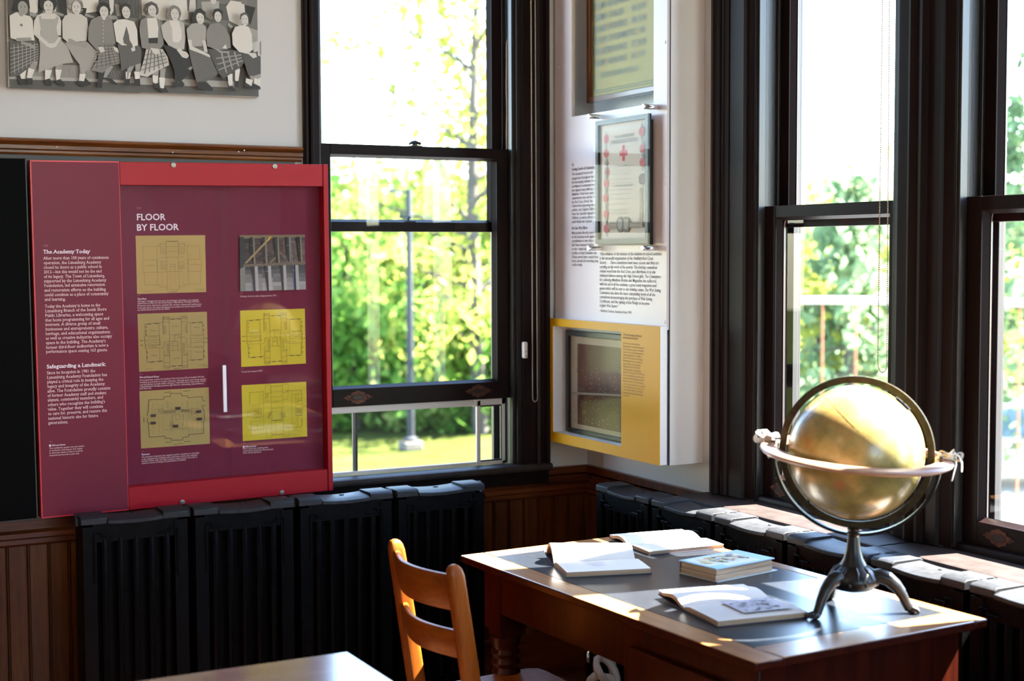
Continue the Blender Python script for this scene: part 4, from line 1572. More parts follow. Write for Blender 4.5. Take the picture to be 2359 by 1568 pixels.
# 3 pale sweater, fair hair
sitter(A_, 0, 0, 0, 0, [(1010, 670), (1360, 660), (1540, 830), (1480, 870), (1360, 1110), (1290, 1170), (1250, 1030), (1130, 870)], g(.21), [[(1240, 1030), (1400, 900), (1330, 1170), (1250, 1150)], [(1450, 880), (1540, 850), (1400, 1130), (1350, 1150)]], [[(1245, 1160), (1340, 1165), (1310, 1290), (1230, 1290)]],
       [[(1210, 1270), (1310, 1280), (1330, 1225), (1430, 1320), (1400, 1340), (1290, 1370), (1210, 1330)]])
PA([(970, 330), (1010, 250), (1110, 220), (1260, 225), (1360, 290), (1375, 420), (1350, 650), (1060, 670), (975, 600)], g(.34))
PA([(1060, 620), (1100, 610), (1240, 680), (1330, 640), (1370, 690), (1340, 760), (1250, 740), (1070, 690)], SKD)
head(A_, 1190, 130, 72, 108, g(.22), [(1055, 120), (1070, 10), (1150, -40), (1270, -20), (1300, 90), (1260, 150), (1250, 40), (1130, 40), (1110, 160)], 0, True)
# 4 grey cardigan, tartan skirt
sitter(A_, 0, 0, 0, 0, [(1500, 690), (1760, 690), (1860, 820), (1880, 1000), (1720, 1040), (1600, 1150), (1410, 1110), (1530, 930)], g(.13), [[(1580, 1130), (1720, 1040), (1770, 1050), (1660, 1220), (1560, 1240)]], [],
       [[(1530, 1140), (1640, 1120), (1600, 1290), (1530, 1300)], [(1510, 1290), (1600, 1290), (1590, 1390), (1510, 1370)], [(1600, 1220), (1740, 1240), (1840, 1330), (1780, 1330)]])
plaid(A_, ((1500, 690), (1760, 690), (1880, 1000), (1420, 1110)), 9, 11, g(.27), .0007, g(.035))
plaid(A_, ((1510, 710), (1760, 710), (1870, 990), (1440, 1090)), 6, 7, g(.03), .0012, g(.26))
PA([(1375, 440), (1420, 320), (1540, 260), (1680, 270), (1750, 340), (1790, 600), (1800, 700), (1500, 690), (1560, 790), (1500, 790), (1370, 640)], GRY)
PA([(1520, 750), (1600, 740), (1640, 810), (1570, 840)], SKN)
PA([(1760, 740), (1830, 760), (1860, 840), (1790, 810)], SKN)
for i in range(6):
    cv.ell(G(A_(1608, 360 + i * 60)), .0014, .0014, g(.4), 0, 8)
PA([(1570, 250), (1660, 250), (1640, 320), (1600, 320)], SKN)
head(A_, 1620, 195, 70, 92, BLK, [(1500, 130), (1540, 60), (1620, 40), (1700, 80), (1725, 170), (1690, 230), (1690, 130), (1560, 120), (1540, 230), (1510, 190)])
# 5 white cardigan, green-dark skirt
sitter(A_, 0, 0, 0, 0, [(1830, 700), (2130, 700), (2200, 760), (2200, 990), (2080, 1040), (1890, 1120), (1870, 900)], g(.065), [[(1990, 1070), (2100, 1030), (2040, 1150), (1980, 1140)], [(2110, 1020), (2200, 1000), (2180, 1150), (2110, 1140)]],
       [[(1960, 1130), (2040, 1150), (2020, 1260), (1960, 1250)], [(2090, 1130), (2190, 1140), (2180, 1250), (2110, 1260)]], [[(1940, 1160), (1970, 1250), (2030, 1240), (2020, 1350), (1935, 1340)], [(2070, 1150), (2110, 1250), (2180, 1240), (2190, 1360), (2100, 1340)]])
PB([(0, 1130), (60, 1020), (40, 1140), (20, 1240), (0, 1250)], SKD)
PA([(1765, 380), (1830, 320), (1950, 310), (2090, 350), (2140, 480), (2150, 720), (2080, 740), (1990, 720), (1900, 720), (1810, 660)], WHT)
PA([(1970, 420), (2010, 560), (2020, 640), (2070, 720), (2040, 750), (1930, 690), (1915, 620)], g(.065))
PA([(2040, 770), (2100, 730), (2110, 800), (2060, 820)], SKN)
head(A_, 1965, 205, 68, 100, BLK, [(1865, 150), (1890, 80), (1960, 55), (2030, 90), (2035, 150), (1960, 140), (1890, 160), (1880, 230)], 0.1)
# 6 grey cardigan, white blouse, check skirt
sitter(B_, 0, 0, 0, 0, [(300, 780), (560, 780), (640, 900), (660, 1030), (510, 1100), (320, 1215), (190, 1190), (270, 930)], g(.34), [[(520, 1090), (610, 1080), (590, 1230), (520, 1240)], [(400, 1160), (500, 1100), (490, 1210), (410, 1210)]],
       [[(505, 1220), (600, 1230), (580, 1390), (520, 1400)], [(400, 1190), (490, 1200), (480, 1310), (410, 1320)]], [[(400, 1290), (450, 1330), (500, 1300), (500, 1380), (440, 1400)], [(500, 1370), (560, 1400), (600, 1375), (650, 1450), (570, 1460), (500, 1420)]])
plaid(B_, ((300, 790), (560, 790), (650, 1030), (200, 1190)), 6, 5, g(.035), .0026, g(.10))
plaid(B_, ((310, 800), (550, 800), (640, 1010), (230, 1170)), 13, 11, g(.16), .0005)
PB([(190, 480), (210, 330), (320, 270), (470, 290), (560, 380), (570, 720), (500, 790), (340, 790), (230, 760)], GRY)
PB([(310, 300), (460, 290), (490, 450), (480, 610), (335, 610)], WHT)
PB([(335, 610), (480, 600), (480, 690), (335, 690)], BLK)
PB([(360, 760), (500, 780), (520, 860), (420, 860)], SKN)
head(B_, 390, 180, 68, 92, g(.05), [(265, 170), (285, 80), (380, 35), (470, 80), (490, 190), (450, 250), (440, 120), (330, 110), (320, 240), (280, 210)], 0, True)
# 7 light cardigan, black skirt
sitter(B_, 0, 0, 0, 0, [(560, 720), (870, 770), (950, 900), (1080, 980), (1060, 1020), (930, 1090), (750, 1170), (690, 990)], BLK, [[(950, 1080), (1080, 1005), (1060, 1060), (970, 1120)]], [], [[(740, 1160), (940, 1090), (1010, 1120), (830, 1300), (750, 1310)], [(700, 1290), (800, 1310), (860, 1280), (900, 1340), (860, 1380), (710, 1360)]])
PB([(525, 420), (620, 340), (800, 330), (890, 380), (910, 600), (890, 790), (760, 780), (640, 720), (560, 600)], g(.28))
PB([(650, 330), (800, 330), (850, 500), (850, 620), (800, 680), (715, 670), (700, 460)], WHT)
PB([(770, 790), (830, 770), (960, 900), (930, 930), (860, 910)], SKN)
PB([(860, 810), (930, 830), (970, 890), (930, 900)], SKN)
head(B_, 740, 240, 68, 95, g(.14), [(610, 260), (640, 140), (720, 90), (800, 120), (840, 220), (820, 300), (790, 180), (690, 180), (680, 300), (640, 310)], 0, True)
# 8 short sleeves, dark tweed skirt
sitter(B_, 0, 0, 0, 0, [(950, 760), (1220, 740), (1330, 900), (1440, 1150), (1330, 1240), (1230, 1290), (1080, 1300), (1000, 1000)], g(.07), [], [], [[(1080, 1300), (1230, 1290), (1330, 1390), (1340, 1440), (1100, 1400)]])
plaid(B_, ((950, 760), (1220, 740), (1430, 1170), (1080, 1300)), 12, 14, g(.17), .0004)
PB([(920, 470), (1000, 390), (1140, 370), (1230, 440), (1230, 640), (1170, 660), (1170, 740), (960, 750), (940, 640)], g(.22))
PB([(940, 640), (1000, 640), (1010, 740), (1200, 830), (1290, 880), (1290, 920), (1180, 870), (970, 790)], SKN)
PB([(1165, 650), (1220, 650), (1250, 830), (1200, 830)], SKN)
head(B_, 1135, 305, 68, 92, BLK, [(1000, 360), (1010, 260), (1060, 170), (1140, 145), (1220, 210), (1220, 310), (1190, 360), (1200, 250), (1100, 230), (1070, 330), (1040, 370)], .15)
# 9 grey cardigan, bold tartan
sitter(B_, 0, 0, 0, 0, [(1250, 780), (1600, 800), (1790, 820), (1860, 960), (1760, 1070), (1640, 1150), (1500, 1250), (1420, 1160), (1320, 940)], g(.05), [[(1690, 1060), (1760, 1050), (1750, 1110), (1680, 1110)]], [[(1680, 1100), (1760, 1100), (1730, 1290), (1680, 1280)], [(1560, 1180), (1640, 1170), (1640, 1350), (1580, 1350)]],
       [[(1650, 1230), (1690, 1290), (1730, 1280), (1740, 1390), (1680, 1370)], [(1530, 1260), (1590, 1370), (1640, 1360), (1700, 1450), (1590, 1440)]])
plaid(B_, ((1370, 840), (1770, 830), (1830, 1000), (1450, 1200)), 4, 4, g(.17), .0046, g(.13))
plaid(B_, ((1350, 850), (1770, 840), (1820, 1000), (1440, 1190)), 4, 4, g(.32), .0008, g(.26))
PB([(1225, 520), (1280, 400), (1420, 370), (1530, 450), (1600, 600), (1610, 760), (1540, 790), (1400, 800), (1240, 740)], GRY)
PB([(1480, 770), (1530, 710), (1550, 780)], g(.4))
PB([(1330, 760), (1480, 820), (1600, 820), (1580, 850), (1440, 840)], SKD)
head(B_, 1410, 280, 62, 88, BLK, [(1320, 240), (1350, 160), (1420, 150), (1490, 200), (1480, 300), (1460, 220), (1370, 220), (1345, 320)])
# 10 white shirt, dark trousers
sitter(B_, 0, 0, 0, 0, [(1780, 860), (2020, 880), (2078, 900), (2080, 1170), (1960, 1210), (1880, 1190), (1830, 1020)], g(.05), [[(1900, 1210), (2080, 1170), (2080, 1230), (1940, 1270)]], [[(1850, 1240), (1960, 1270), (1930, 1370), (1840, 1320)], [(1980, 1240), (2075, 1260), (2070, 1370), (1970, 1320)]],
       [[(1830, 1300), (1940, 1370), (1970, 1330), (2070, 1370), (2078, 1420), (1830, 1380)]])
PB([(1630, 540), (1680, 440), (1800, 410), (1890, 440), (1940, 560), (1950, 800), (1870, 860), (1740, 830), (1640, 720)], WHT)
PB([(1860, 840), (2000, 850), (2020, 910), (1960, 930)], SKN)
head(B_, 1832, 335, 60, 95, DRK, [(1750, 310), (1760, 240), (1820, 210), (1880, 240), (1895, 310), (1840, 250), (1780, 270), (1765, 330)])
# 11 another sitter cut by the right edge
PB([(2060, 680), (2085, 660), (2085, 900), (2060, 860)], g(.15))
cv.build('print', m_print, t, 0.0)

# ================================================================== the white corner cabinet
m_cab = simple('cabinet_white', (0.90, 0.90, 0.91, 1), 0.42, spec=0.4)
m_cab_face = simple('cabinet_pale_face', S(226, 214, 214, 0.95), 0.34, spec=0.5)
m_yel = simple('yellow_lacquer', S(214, 156, 10, 0.9), 0.40, spec=0.25)
m_dark_line = simple('shadow_gap', (0.05, 0.05, 0.06, 1), 0.6)
XC, XY, YS = 2.653, 2.622, 3.936
CZ0, CZ1 = 0.882, 3.2
CF = Frame((XC, YS, 0), (0, -1, 0), (0, 0, 1))       # u: towards the camera's right (u=0 at the open side)
YF = Frame((XY, YS, 0), (0, -1, 0), (0, 0, 1))
t = thing('corner_cabinet', 'tall white exhibit cabinet with yellow lower box in the corner between the windows', 'display cabinet', (XC, YS, CZ0))
TI = Matrix.Translation((-XC, -YS, -CZ0))


def cab(o, m=None):
    o.matrix_parent_inverse = TI
    return o


yL = CF.loc(1279, 500).x * -1 + YS                   # far edge of the face, near the left wall
fz = CF.loc(1317, 278).y
oL = YS - CF.loc(1317, 200).x
oR = YS - CF.loc(1505.5, 228).x
oB = (CF.loc(1317, 278).y + CF.loc(1505, 228).y) / 2
b = MB()
yy0, yy1 = YS, yL
b.box(XC + 0.012, XR - 0.001, yy0, yy0 + 0.012, CZ0, CZ1)
b.box(XC + 0.012, XR - 0.001, yy1 - 0.012, yy1, CZ0, CZ1)
b.box(XC + 0.012, XR - 0.001, yy0 + 0.012, yy1 - 0.012, CZ0, CZ0 + 0.012)
b.box(XR - 0.006, XR - 0.001, yy0 + 0.012, yy1 - 0.012, CZ0 + 0.012, CZ1)
b.box(XC + 0.012, XR - 0.006, yy0 + 0.012, yy1 - 0.012, 1.70, 1.712)
cab(b.build('carcass', m_cab, t))
b = MB()
b.box(XC, XC + 0.012, yy0 - 0.0, oR, 1.325, CZ1)
b.box(XC, XC + 0.012, oL, yy1, 1.325, CZ1)
b.box(XC, XC + 0.012, oR, oL, 1.325, oB)
fp = cab(b.build('face_panel', m_cab_face, t))
b = MB()
b.box(XC + 0.010, XC + 0.014, yy0 - 0.0008, yy0 + 0.004, CZ0, CZ1)
cab(b.build('edge_line', m_dark_line, t))
for px, py in ((1287, 155), (1532, 97), (1288, 440), (1533, 422), (1282, 722), (1531, 742)):
    p = at_x(px, py, XC)
    b = MB()
    b.lathe([(0.0, 0.002), (0.005, 0.0015), (0.006, 0.0)], (XC, p.y, p.z), 14, (-1, 0, 0))
    cab(b.build('screw_cap', m_cab_face, t))
b = MB()
b.box(XC + 0.004, XC + 0.007, oR + 0.0005, oL - 0.0005, oB + 0.0005, CZ1 - 0.2)
cab(b.build('upper_pane', m_cab_glass, t, smooth=0))

# yellow lower box, open window in it, glazed
yb0 = YS - YF.loc(1519, 900).x
yb1 = YS - YF.loc(1264.5, 870).x
zb0 = (YF.loc(1519, 1074).y + YF.loc(1263.5, 1013).y) / 2
zb1 = (YF.loc(1521, 752).y + YF.loc(1265, 732).y) / 2
wy0 = YS - YF.loc(1431, 900).x
wy1 = YS - YF.loc(1272.7, 870).x
wz0 = (YF.loc(1271.7, 993).y + YF.loc(1430, 1028).y) / 2
wz1 = (YF.loc(1273.7, 749).y + YF.loc(1432, 765.5).y) / 2
b = MB()
for (a, c, d, e) in ((yb0, wy0, zb0, zb1), (wy1, yb1, zb0, zb1), (wy0, wy1, zb0, wz0), (wy0, wy1, wz1, zb1)):
    b.box(XY, XY + 0.003, a, c, d, e)
yf = cab(b.build('yellow_face', m_yel, t))
b = MB()
b.box(XY + 0.003, XC - 0.001, yb0 + 0.0005, yb0 + 0.010, zb0 + 0.001, zb1 - 0.001)
b.box(XY + 0.003, XC - 0.001, yb1 - 0.010, yb1 - 0.0005, zb0 + 0.001, zb1 - 0.001)
b.box(XY + 0.003, XC - 0.001, yb0 + 0.010, yb1 - 0.010, zb0 + 0.001, zb0 + 0.010)
b.box(XY + 0.003, XC - 0.001, yb0 + 0.010, yb1 - 0.010, zb1 - 0.010, zb1 - 0.001)
cab(b.build('box_sides', m_cab, t))
b = MB()
for (a, c, d, e) in ((wy0 - 0.006, wy0, wz0, wz1), (wy1, wy1 + 0.006, wz0, wz1), (wy0 - 0.006, wy1 + 0.006, wz0 - 0.006, wz0), (wy0 - 0.006, wy1 + 0.006, wz1, wz1 + 0.006)):
    b.box(XY + 0.003, XC + 0.030, a, c, d, e)
b.box(XC + 0.030, XC + 0.034, wy0 - 0.01, wy1 + 0.01, wz0 - 0.01, wz1 + 0.01)
cab(b.build('window_lining', m_cab, t))
b = MB()
b.box(XY + 0.005, XY + 0.008, wy0, wy1, wz0, wz1)
cab(b.build('lower_pane', m_cab_glass, t, smooth=0))



def at_frame(name, fr, mat_, txt, parent):
    o = txt.build(name, mat_, parent)
    o.matrix_parent_inverse = parent.matrix_world.inverted()
    return o


m_ink_grey = simple('grey_lettering', S(96, 84, 86, 1.0), 0.6)
m_ink_olive = simple('olive_lettering', S(150, 112, 26, 1.0), 0.6)


def block(fr, z, rows, mat_, name, parent, size, serif=True, slant=0.0, bold=()):
    T = Text(fr, z)
    for i, (s, px, py) in enumerate(rows):
        p = fr.loc(px, py, z)
        T.put(s, (p.x, p.y), (1, 0), size * (1.06 if i in bold else 1), size * (1.1 if i in bold else 1.06), bold=i in bold, serif=serif, slant=slant)
    o = T.build(name, mat_, parent)
    m = fr.mat()
    o.data.transform(m)
    o.matrix_parent_inverse = TI
    return o


z = L(1240, 360, .25516)
left = ['N2', 'Sowing Seeds of Citizenship', 'The Academy fostered civic', 'engagement throughout the years', 'by encouraging students to actively', 'participate in community work', 'and support many different charitable', 'initiatives. Funds were raised for', 'organizations near and far, including',
        'the Red Cross, Unicef, the', 'Callow Fund supporting wounded', 'soldiers, the Crippled Children\u2019s', 'Fund, the Canadian Appeal for', 'Children, as well as efforts to', 'outfit British war orphans.', '', 'For the War Effort', 'Many people directly connected', 'to the Academy made significant',
        'contributions to war efforts of the', 'day. Some donned a uniform', 'to war\u2014many making the ultimate', 'sacrifice to keep Canadians safe.', 'Others served their country from', 'home soil and did everything they', 'could to help.']
ly = [88, 130, 172, 210, 246, 282, 318, 353, 388, 424, 459, 495, 530, 566, 602, 0, 660, 702, 738, 774, 810, 846, 882, 918, 953, 988]
block(CF, 0.0006, [(s, z(303, y)[0], z(303, y)[1]) for s, y in zip(left, ly) if s], m_ink_grey, 'left_lettering', t, 0.0128, bold=(1, 15))
quote = ['\u201cOne evidence of the interest of the students in school activities', 'is the successful organization of the Auxiliary Red Cross', 'Society\u2026 . Three committees have been chosen and they are', 'carrying on the work of the society. The knitting committee', 'obtains wool from the Red Cross, and distributes it to the',
         'voluntary knitters among the High School girls. The Committee', 'for collecting Medicine Bottles and Magazines has collected,', 'with the aid of all the students, a great many magazines and', 'games which will be sent to the training camps. The War Saving', 'Committee has done the most outstanding work of all the',
         'committees in encouraging the purchase of War-Saving', 'Certificates, and the signing of the Pledge to become', 'regular War Savers.\u201d']
block(CF, 0.0006, [(s, *z(553, 893 + i * 38.6)) for i, s in enumerate(quote)], m_ink_grey, 'quote_lettering', t, 0.0142, slant=0.18)
block(CF, 0.0006, [('\u2014Kathryn Corkum, Academy Alum 1941', *z(548, 1402))], m_ink_grey, 'credit_lettering', t, 0.0125, serif=False)
z = L(1240, 720, .2933)
yrows = ['\u201cA very Emerging, Nervous', 'and uninformed noise\u201d', '', 'In 1919 one of the visiting', 'entertainers\u2019 companies came to', 'the Academy to give an evening', 'in aid of the hospital committee', 'of Belonging from a College', 'pianist and a teacher of singing', 'that human voice and chorus. It',
         'was that the concert by the', 'Visiting professors of what', 'that prepared as well based', 'music could always be found here', 'now, says during those moments', 'that it was the feeling the crowd', 'filling the new ore of attendants', 'came on later that day to a school', 'itself and filled the occasion with', 'a new voice. The Convocation', 'Assembly on the same evening', 'in the hall.']
block(YF, 0.0006, [(s, z(665, 178 + i * 22.6)[0], z(665, 178 + i * 22.6)[1]) for i, s in enumerate(yrows) if s], m_ink_olive, 'yellow_lettering', t, 0.0094, bold=(0, 1))

# ---------------- honour roll plaque inside the upper recess
XP = XC + 0.075
HF = Frame((XP, YS, 0), (0, -1, 0), (0, 0, 1))
pl = thing('honour_roll', 'wood framed brass honour roll behind glass at the top of the white cabinet', 'plaque', (XP, oL - 0.1, oB))
TH = Matrix.Translation((-XP, -(oL - 0.1), -oB))
u0 = HF.loc(1357, 235).x
v0 = (HF.loc(1357, 237).y + HF.loc(1504, 214).y) / 2
u1 = u0 + 0.50
v1 = v0 + 0.80
fw = 0.020


def hw_(o):
    o.matrix_parent_inverse = TH
    return o


b = MB()
for (a, c, d, e) in ((u0, u0 + fw, v0, v1), (u1 - fw, u1, v0, v1), (u0 + fw, u1 - fw, v0, v0 + fw), (u0 + fw, u1 - fw, v1 - fw, v1)):
    b.box(XP - 0.012, XP + 0.02, YS - c, YS - a, d, e)
hw_(b.build('frame', wood('plaque_wood', (0.10, 0.03, 0.012, 1), (0.26, 0.10, 0.04, 1), (9, 9, 1), 0.35), pl, bevel=0.003))
m_brass = simple('brass_sheet', (0.42, 0.36, 0.05, 1), 0.55, spec=0.2)
b = MB()
b.box(XP, XP + 0.012, YS - u1 + fw, YS - u0 - fw, v0 + fw, v1 - fw)
hw_(b.build('brass_plate', m_brass, pl))
T = Text(HF, 0.0012)
z = L(1240, 0, .26786)
rows = ['PTE. C. SPURR|13\u1d57\u02b0 BN.|COURCELETTE|SEP. 15 1916', 'PTE. W. HEBB|25\u1d57\u02b0 BN.|COURCELETTE|SEP. 16 1916', 'PTE. F. TURNER|85\u1d57\u02b0 BN.|VIMY RIDGE|APRIL 9 1917', 'PTE. P. EDGAR|25\u1d57\u02b0 BN.|VIMY RIDGE|APRIL 9 1917', 'PTE. L. MARSH|25\u1d57\u02b0 BN.|ARLEUX|APRIL 28 1917', 'PTE. J. MEISTER|85\u1d57\u02b0 BN.|ELU DIT LORETTE|JUNE 26 1917',
        'PTE. R. ELLIS|85\u1d57\u02b0 BN.|AIRE|AUG. 15 1917', 'PTE. N. SMITH|85\u1d57\u02b0 BN.|PASSCHENDAELE|OCT. 30 1917', 'PTE. G. SMITH|15\u1d57\u02b0 BN.|LENS|NOV. 24 1917', 'PTE. H. BAILEY|24\u1d57\u02b0 BN.|FRANCE|APRIL 10 1918', 'PTE. H. SHUPE|25\u1d57\u02b0 RES.|BRAMSHOTT|OCT. 1 1918', 'PTE. W. SURETTE|85\u1d57\u02b0 BN.|FRANCE|OCT. 28 1918', 'PTE. M. SMITH|40\u1d57\u02b0 BN.|FRANCE|JAN. 11 1919']
for i, r in enumerate(rows):
    yy = v0 + fw + 0.105 + (len(rows) - 1 - i) * 0.040
    for txt, uu in zip(r.replace('\u1d57\u02b0', 'TH').split('|'), (0.030, 0.135, 0.200, 0.285)):
        T.put(txt, (u0 + uu, yy), (1, 0), 0.0150, 0.032)
T.put('ERECTED BY BOSCAWEN CHAPTER I.O.D.E.', (u0 + 0.085, v0 + fw + 0.062), (1, 0), 0.0125, 0.026)
o = T.build('lettering', simple('dark_engraving', (0.02, 0.018, 0.012, 1), 0.6), pl)
o.data.transform(HF.mat())
hw_(o)
b = MB()
for d in (0.012, 0.020):
    b.box(XP - 0.0012, XP, YS - u1 + fw + d, YS - u0 - fw - d, v0 + fw + d, v0 + fw + d + 0.0016)
    b.box(XP - 0.0012, XP, YS - u0 - fw - d - 0.0016, YS - u0 - fw - d, v0 + fw + d, v1 - fw - d)
hw_(b.build('border_lines', simple('dark_engraving2', (0.02, 0.018, 0.012, 1), 0.6), pl))

# ---------------- certificate held by an acrylic sheet on four standoffs
XA = XC - 0.045
AF = Frame((XA, YS, 0), (0, -1, 0), (0, 0, 1))
ac = thing('certificate', 'framed red cross certificate behind a clear acrylic sheet on four standoffs', 'certificate', (XC, YS + 0.2, 1.6))
TA = Matrix.Translation((-XC, -(YS + 0.2), -1.6))


def aw(o):
    o.matrix_parent_inverse = TA
    return o


a0 = AF.loc(1365, 430).x
a1 = AF.loc(1495, 430).x
az0 = AF.loc(1430, 579).y
az1 = AF.loc(1430, 255).y
b = MB()
b.box(XA, XA + 0.004, YS - a1, YS - a0, az0, az1)
aw(b.build('acrylic_sheet', thin_glass('acrylic', (0.97, 0.97, 0.97, 1), 0.10), ac, smooth=0))
m_chrome = simple('chrome', (0.8, 0.8, 0.82, 1), 0.12, metal=1.0)
for px, py in ((1358, 268), (1484, 245), (1357, 572), (1482, 571)):
    p = at_x(px, py, XA - 0.006)
    b = MB()
    b.lathe([(0.0, 0.056), (0.0075, 0.0555), (0.0085, 0.054), (0.0085, 0.002), (0.0085, 0.0)], (XC, p.y, p.z), 18, (-1, 0, 0))
    aw(b.build('standoff', m_chrome, ac))
# black frame against the cabinet, certificate inside it just behind the sheet
XB = XA + 0.012
BF = Frame((XB, YS, 0), (0, -1, 0), (0, 0, 1))
c0, c1 = BF.loc(1371.5, 420).x, BF.loc(1492, 420).x
d1 = (BF.loc(1371.5, 280).y + BF.loc(1492, 260).y) / 2
d0 = (BF.loc(1373, 563).y + BF.loc(1491, 559).y) / 2
b = MB()
fw = 0.016
for (a, c, d, e) in ((c0, c0 + fw, d0, d1), (c1 - fw, c1, d0, d1), (c0 + fw, c1 - fw, d0, d0 + fw), (c0 + fw, c1 - fw, d1 - fw, d1)):
    b.box(XB, XB + 0.014, YS - c, YS - a, d, e)
aw(b.build('frame', simple('black_frame', (0.012, 0.013, 0.010, 1), 0.4), ac))
cv = Canvas()
cv.k = 1.0
cream = (.60, .50, .36)
cv.poly([(c0 + fw, d0 + fw), (c1 - fw, d0 + fw), (c1 - fw, d1 - fw), (c0 + fw, d1 - fw)], (.66, .58, .46))
z1_ = L(1240, 0, .26786)
z2_ = L(1240, 360, .25516)
q = lambda f, x, y: BF.loc(*f(x, y))
cv.poly([q(z1_, 545, 1143), q(z1_, 872, 1098), q(z2_, 930, 675), q(z2_, 590, 690)], cream)
red = (.55, .03, .02)
cc = q(z1_, 712, 1315)
for (w_, h_) in ((.0085, .026), (.0245, .0088)):
    cv.poly([(cc.x - w_, cc.y - h_), (cc.x + w_, cc.y - h_), (cc.x + w_, cc.y + h_), (cc.x - w_, cc.y + h_)], red)
for f, x, y in ((z1_, 565, 1195), (z1_, 565, 1318), (z1_, 572, 1475), (z2_, 595, 243), (z2_, 590, 378), (z2_, 593, 522), (z2_, 598, 652), (z1_, 872, 1130), (z1_, 880, 1275), (z1_, 882, 1395)):
    c = q(f, x, y)
    cv.line([(c.x, c.y + .024), (c.x, c.y - .024)], .006, (.25, .25, .18))
    cv.ell(c, .0175, .0145, (.46, .07, .055))
    cv.ell(c, .0150, .0120, (.55, .13, .10))
    for k in (-.005, 0, .005):
        cv.line([(c.x - .009, c.y + k), (c.x + .009, c.y + k)], .0016, (.36, .05, .04))
c = q(z2_, 925, 205)
cv.ell(c, .022, .0185, (.15, .055, .045))
for k in (-.008, -.003, .002, .007):
    cv.line([(c.x - .013, c.y + k), (c.x + .013, c.y + k)], .0015, (.40, .28, .22))
for y_ in (300, 340, 400, 460, 520, 560):
    c = q(z2_, 910, y_)
    cv.ell(c, .006, .008, (.30, .27, .17))
for y_ in (60, 120, 180, 310, 450, 570):
    c = q(z2_, 597, y_)
    cv.ell(c, .006, .009, (.30, .27, .17))
# banner with two medallions
cv.poly([q(z2_, 620, 600), q(z2_, 930, 590), q(z2_, 930, 640), q(z2_, 620, 655)], (.34, .26, .15))
for x_ in (725, 780):
    cv.ell(q(z2_, x_, 615), .022, .026, (.13, .10, .06))
    cv.ell(q(z2_, x_, 610), .015, .018, (.36, .30, .20))
for x_ in (650, 690, 830, 880):
    cv.line([q(z2_, x_ - 25, 603), q(z2_, x_ + 25, 603)], .002, (.14, .10, .06))
    cv.line([q(z2_, x_ - 22, 637), q(z2_, x_ + 22, 637)], .002, (.14, .10, .06))
for i, y_ in enumerate((88, 0, 0, 203, 235, 265, 298, 335, 378, 425)):
    if y_:
        a = q(z2_, 640 + (i % 3) * 14, y_ + 6)
        e = q(z2_, 850 - (i % 2) * 20, y_)
        n_ = 22
        rnd = random.Random(i)
        cv.line([(a.x + (e.x - a.x) * k / n_, a.y + (e.y - a.y) * k / n_ + (rnd.random() - .5) * .004) for k in range(n_ + 1)], .0013, (.24, .17, .11))
for y_, s_ in ((135, 1), (165, 2), (488, 3), (518, 4)):
    rnd = random.Random(s_)
    x0_, x1_ = (650, 850) if y_ < 300 else (670, 840)
    n_ = 40
    pts = []
    for k in range(n_ + 1):
        p = q(z2_, x0_ + (x1_ - x0_) * k / n_, y_ - 10 * k / n_ + (rnd.random() - .5) * 26)
        pts.append(p)
    cv.line(pts, .0009, (.20, .15, .11))
o = cv.build('certificate_print', m_print, ac, 0.0)
o.data.transform(Matrix.Translation((0.010, 0, 0)) @ BF.mat())
aw(o)
T = Text(BF, 0.0)
for s_, p0, p1, h_ in (('THE CANADIAN', (632, 1192), (805, 1165), 9.5), ('JUNIOR RED CROSS', (602, 1240), (835, 1208), 12)):
    T.fit(s_, z1_(*p0), z1_(*p1), h_, serif=True)
T.fit('This is to certify that', z2_(698, 95), z2_(795, 85), 6.0, serif=True)
T.fit('Canadian Red Cross Society', z2_(663, 275), z2_(838, 262), 6.5, bold=True)
o = T.build('lettering', simple('brown_ink', (0.10, 0.07, 0.05, 1), 0.6), ac)
o.data.transform(Matrix.Translation((0.0085, 0, 0)) @ BF.mat())
aw(o)
b = MB()
bk0, bk1 = CF.loc(1384, 420).x, CF.loc(1505, 420).x
b.box(XC - 0.012, XC - 0.0005, YS - bk1, YS - bk0, CF.loc(1500, 564).y, CF.loc(1500, 276).y)
aw(b.build('backing_board', simple('black_backing', (0.006, 0.006, 0.007, 1), 0.5), ac))

# ---------------- framed picture in the yellow box
XQ = XC + 0.008
QF = Frame((XQ, YS, 0), (0, -1, 0), (0, 0, 1))
pc = thing('framed_picture', 'black framed brown print of a crowd inside the yellow box window', 'picture', (XQ, wy0, wz0))
TQ = Matrix.Translation((-XQ, -wy0, -wz0))


def qw(o):
    o.matrix_parent_inverse = TQ
    return o


z = L(1240, 720, .2933)
e0 = QF.loc(*z(212, 500)).x
e1 = QF.loc(*z(700, 500)).x
zz1 = wz1 - 0.014
zz0 = wz0 + 0.004
b = MB()
fw = 0.020
e1 = min(e1, YS - wy0 + 0.0) - 0.002
for (a, c, d, e) in ((e0, e0 + fw, zz0, zz1), (e0 + fw, e1, zz0, zz0 + fw * .7), (e0 + fw, e1, zz1 - fw, zz1)):
    b.box(XQ, XQ + 0.018, YS - c, YS - a, d, e)
qw(b.build('frame', simple('ebony_frame', (0.010, 0.009, 0.009, 1), 0.35), pc, bevel=0.002))
cv = Canvas()
w0, w1_, h0, h1 = e0 + fw, e1, zz0 + fw * .7, zz1 - fw
cv.poly([(w0, h0), (w1_, h0), (w1_, h1), (w0, h1)], (.45, .33, .22))
W_, H_ = w1_ - w0, h1 - h0
cv.poly([(w0 + .12 * W_, h0 + .05 * H_), (w1_, h0 + .05 * H_), (w1_, h1 - .08 * H_), (w0 + .12 * W_, h1 - .08 * H_)], (.115, .035, .012))
rnd = random.Random(12)
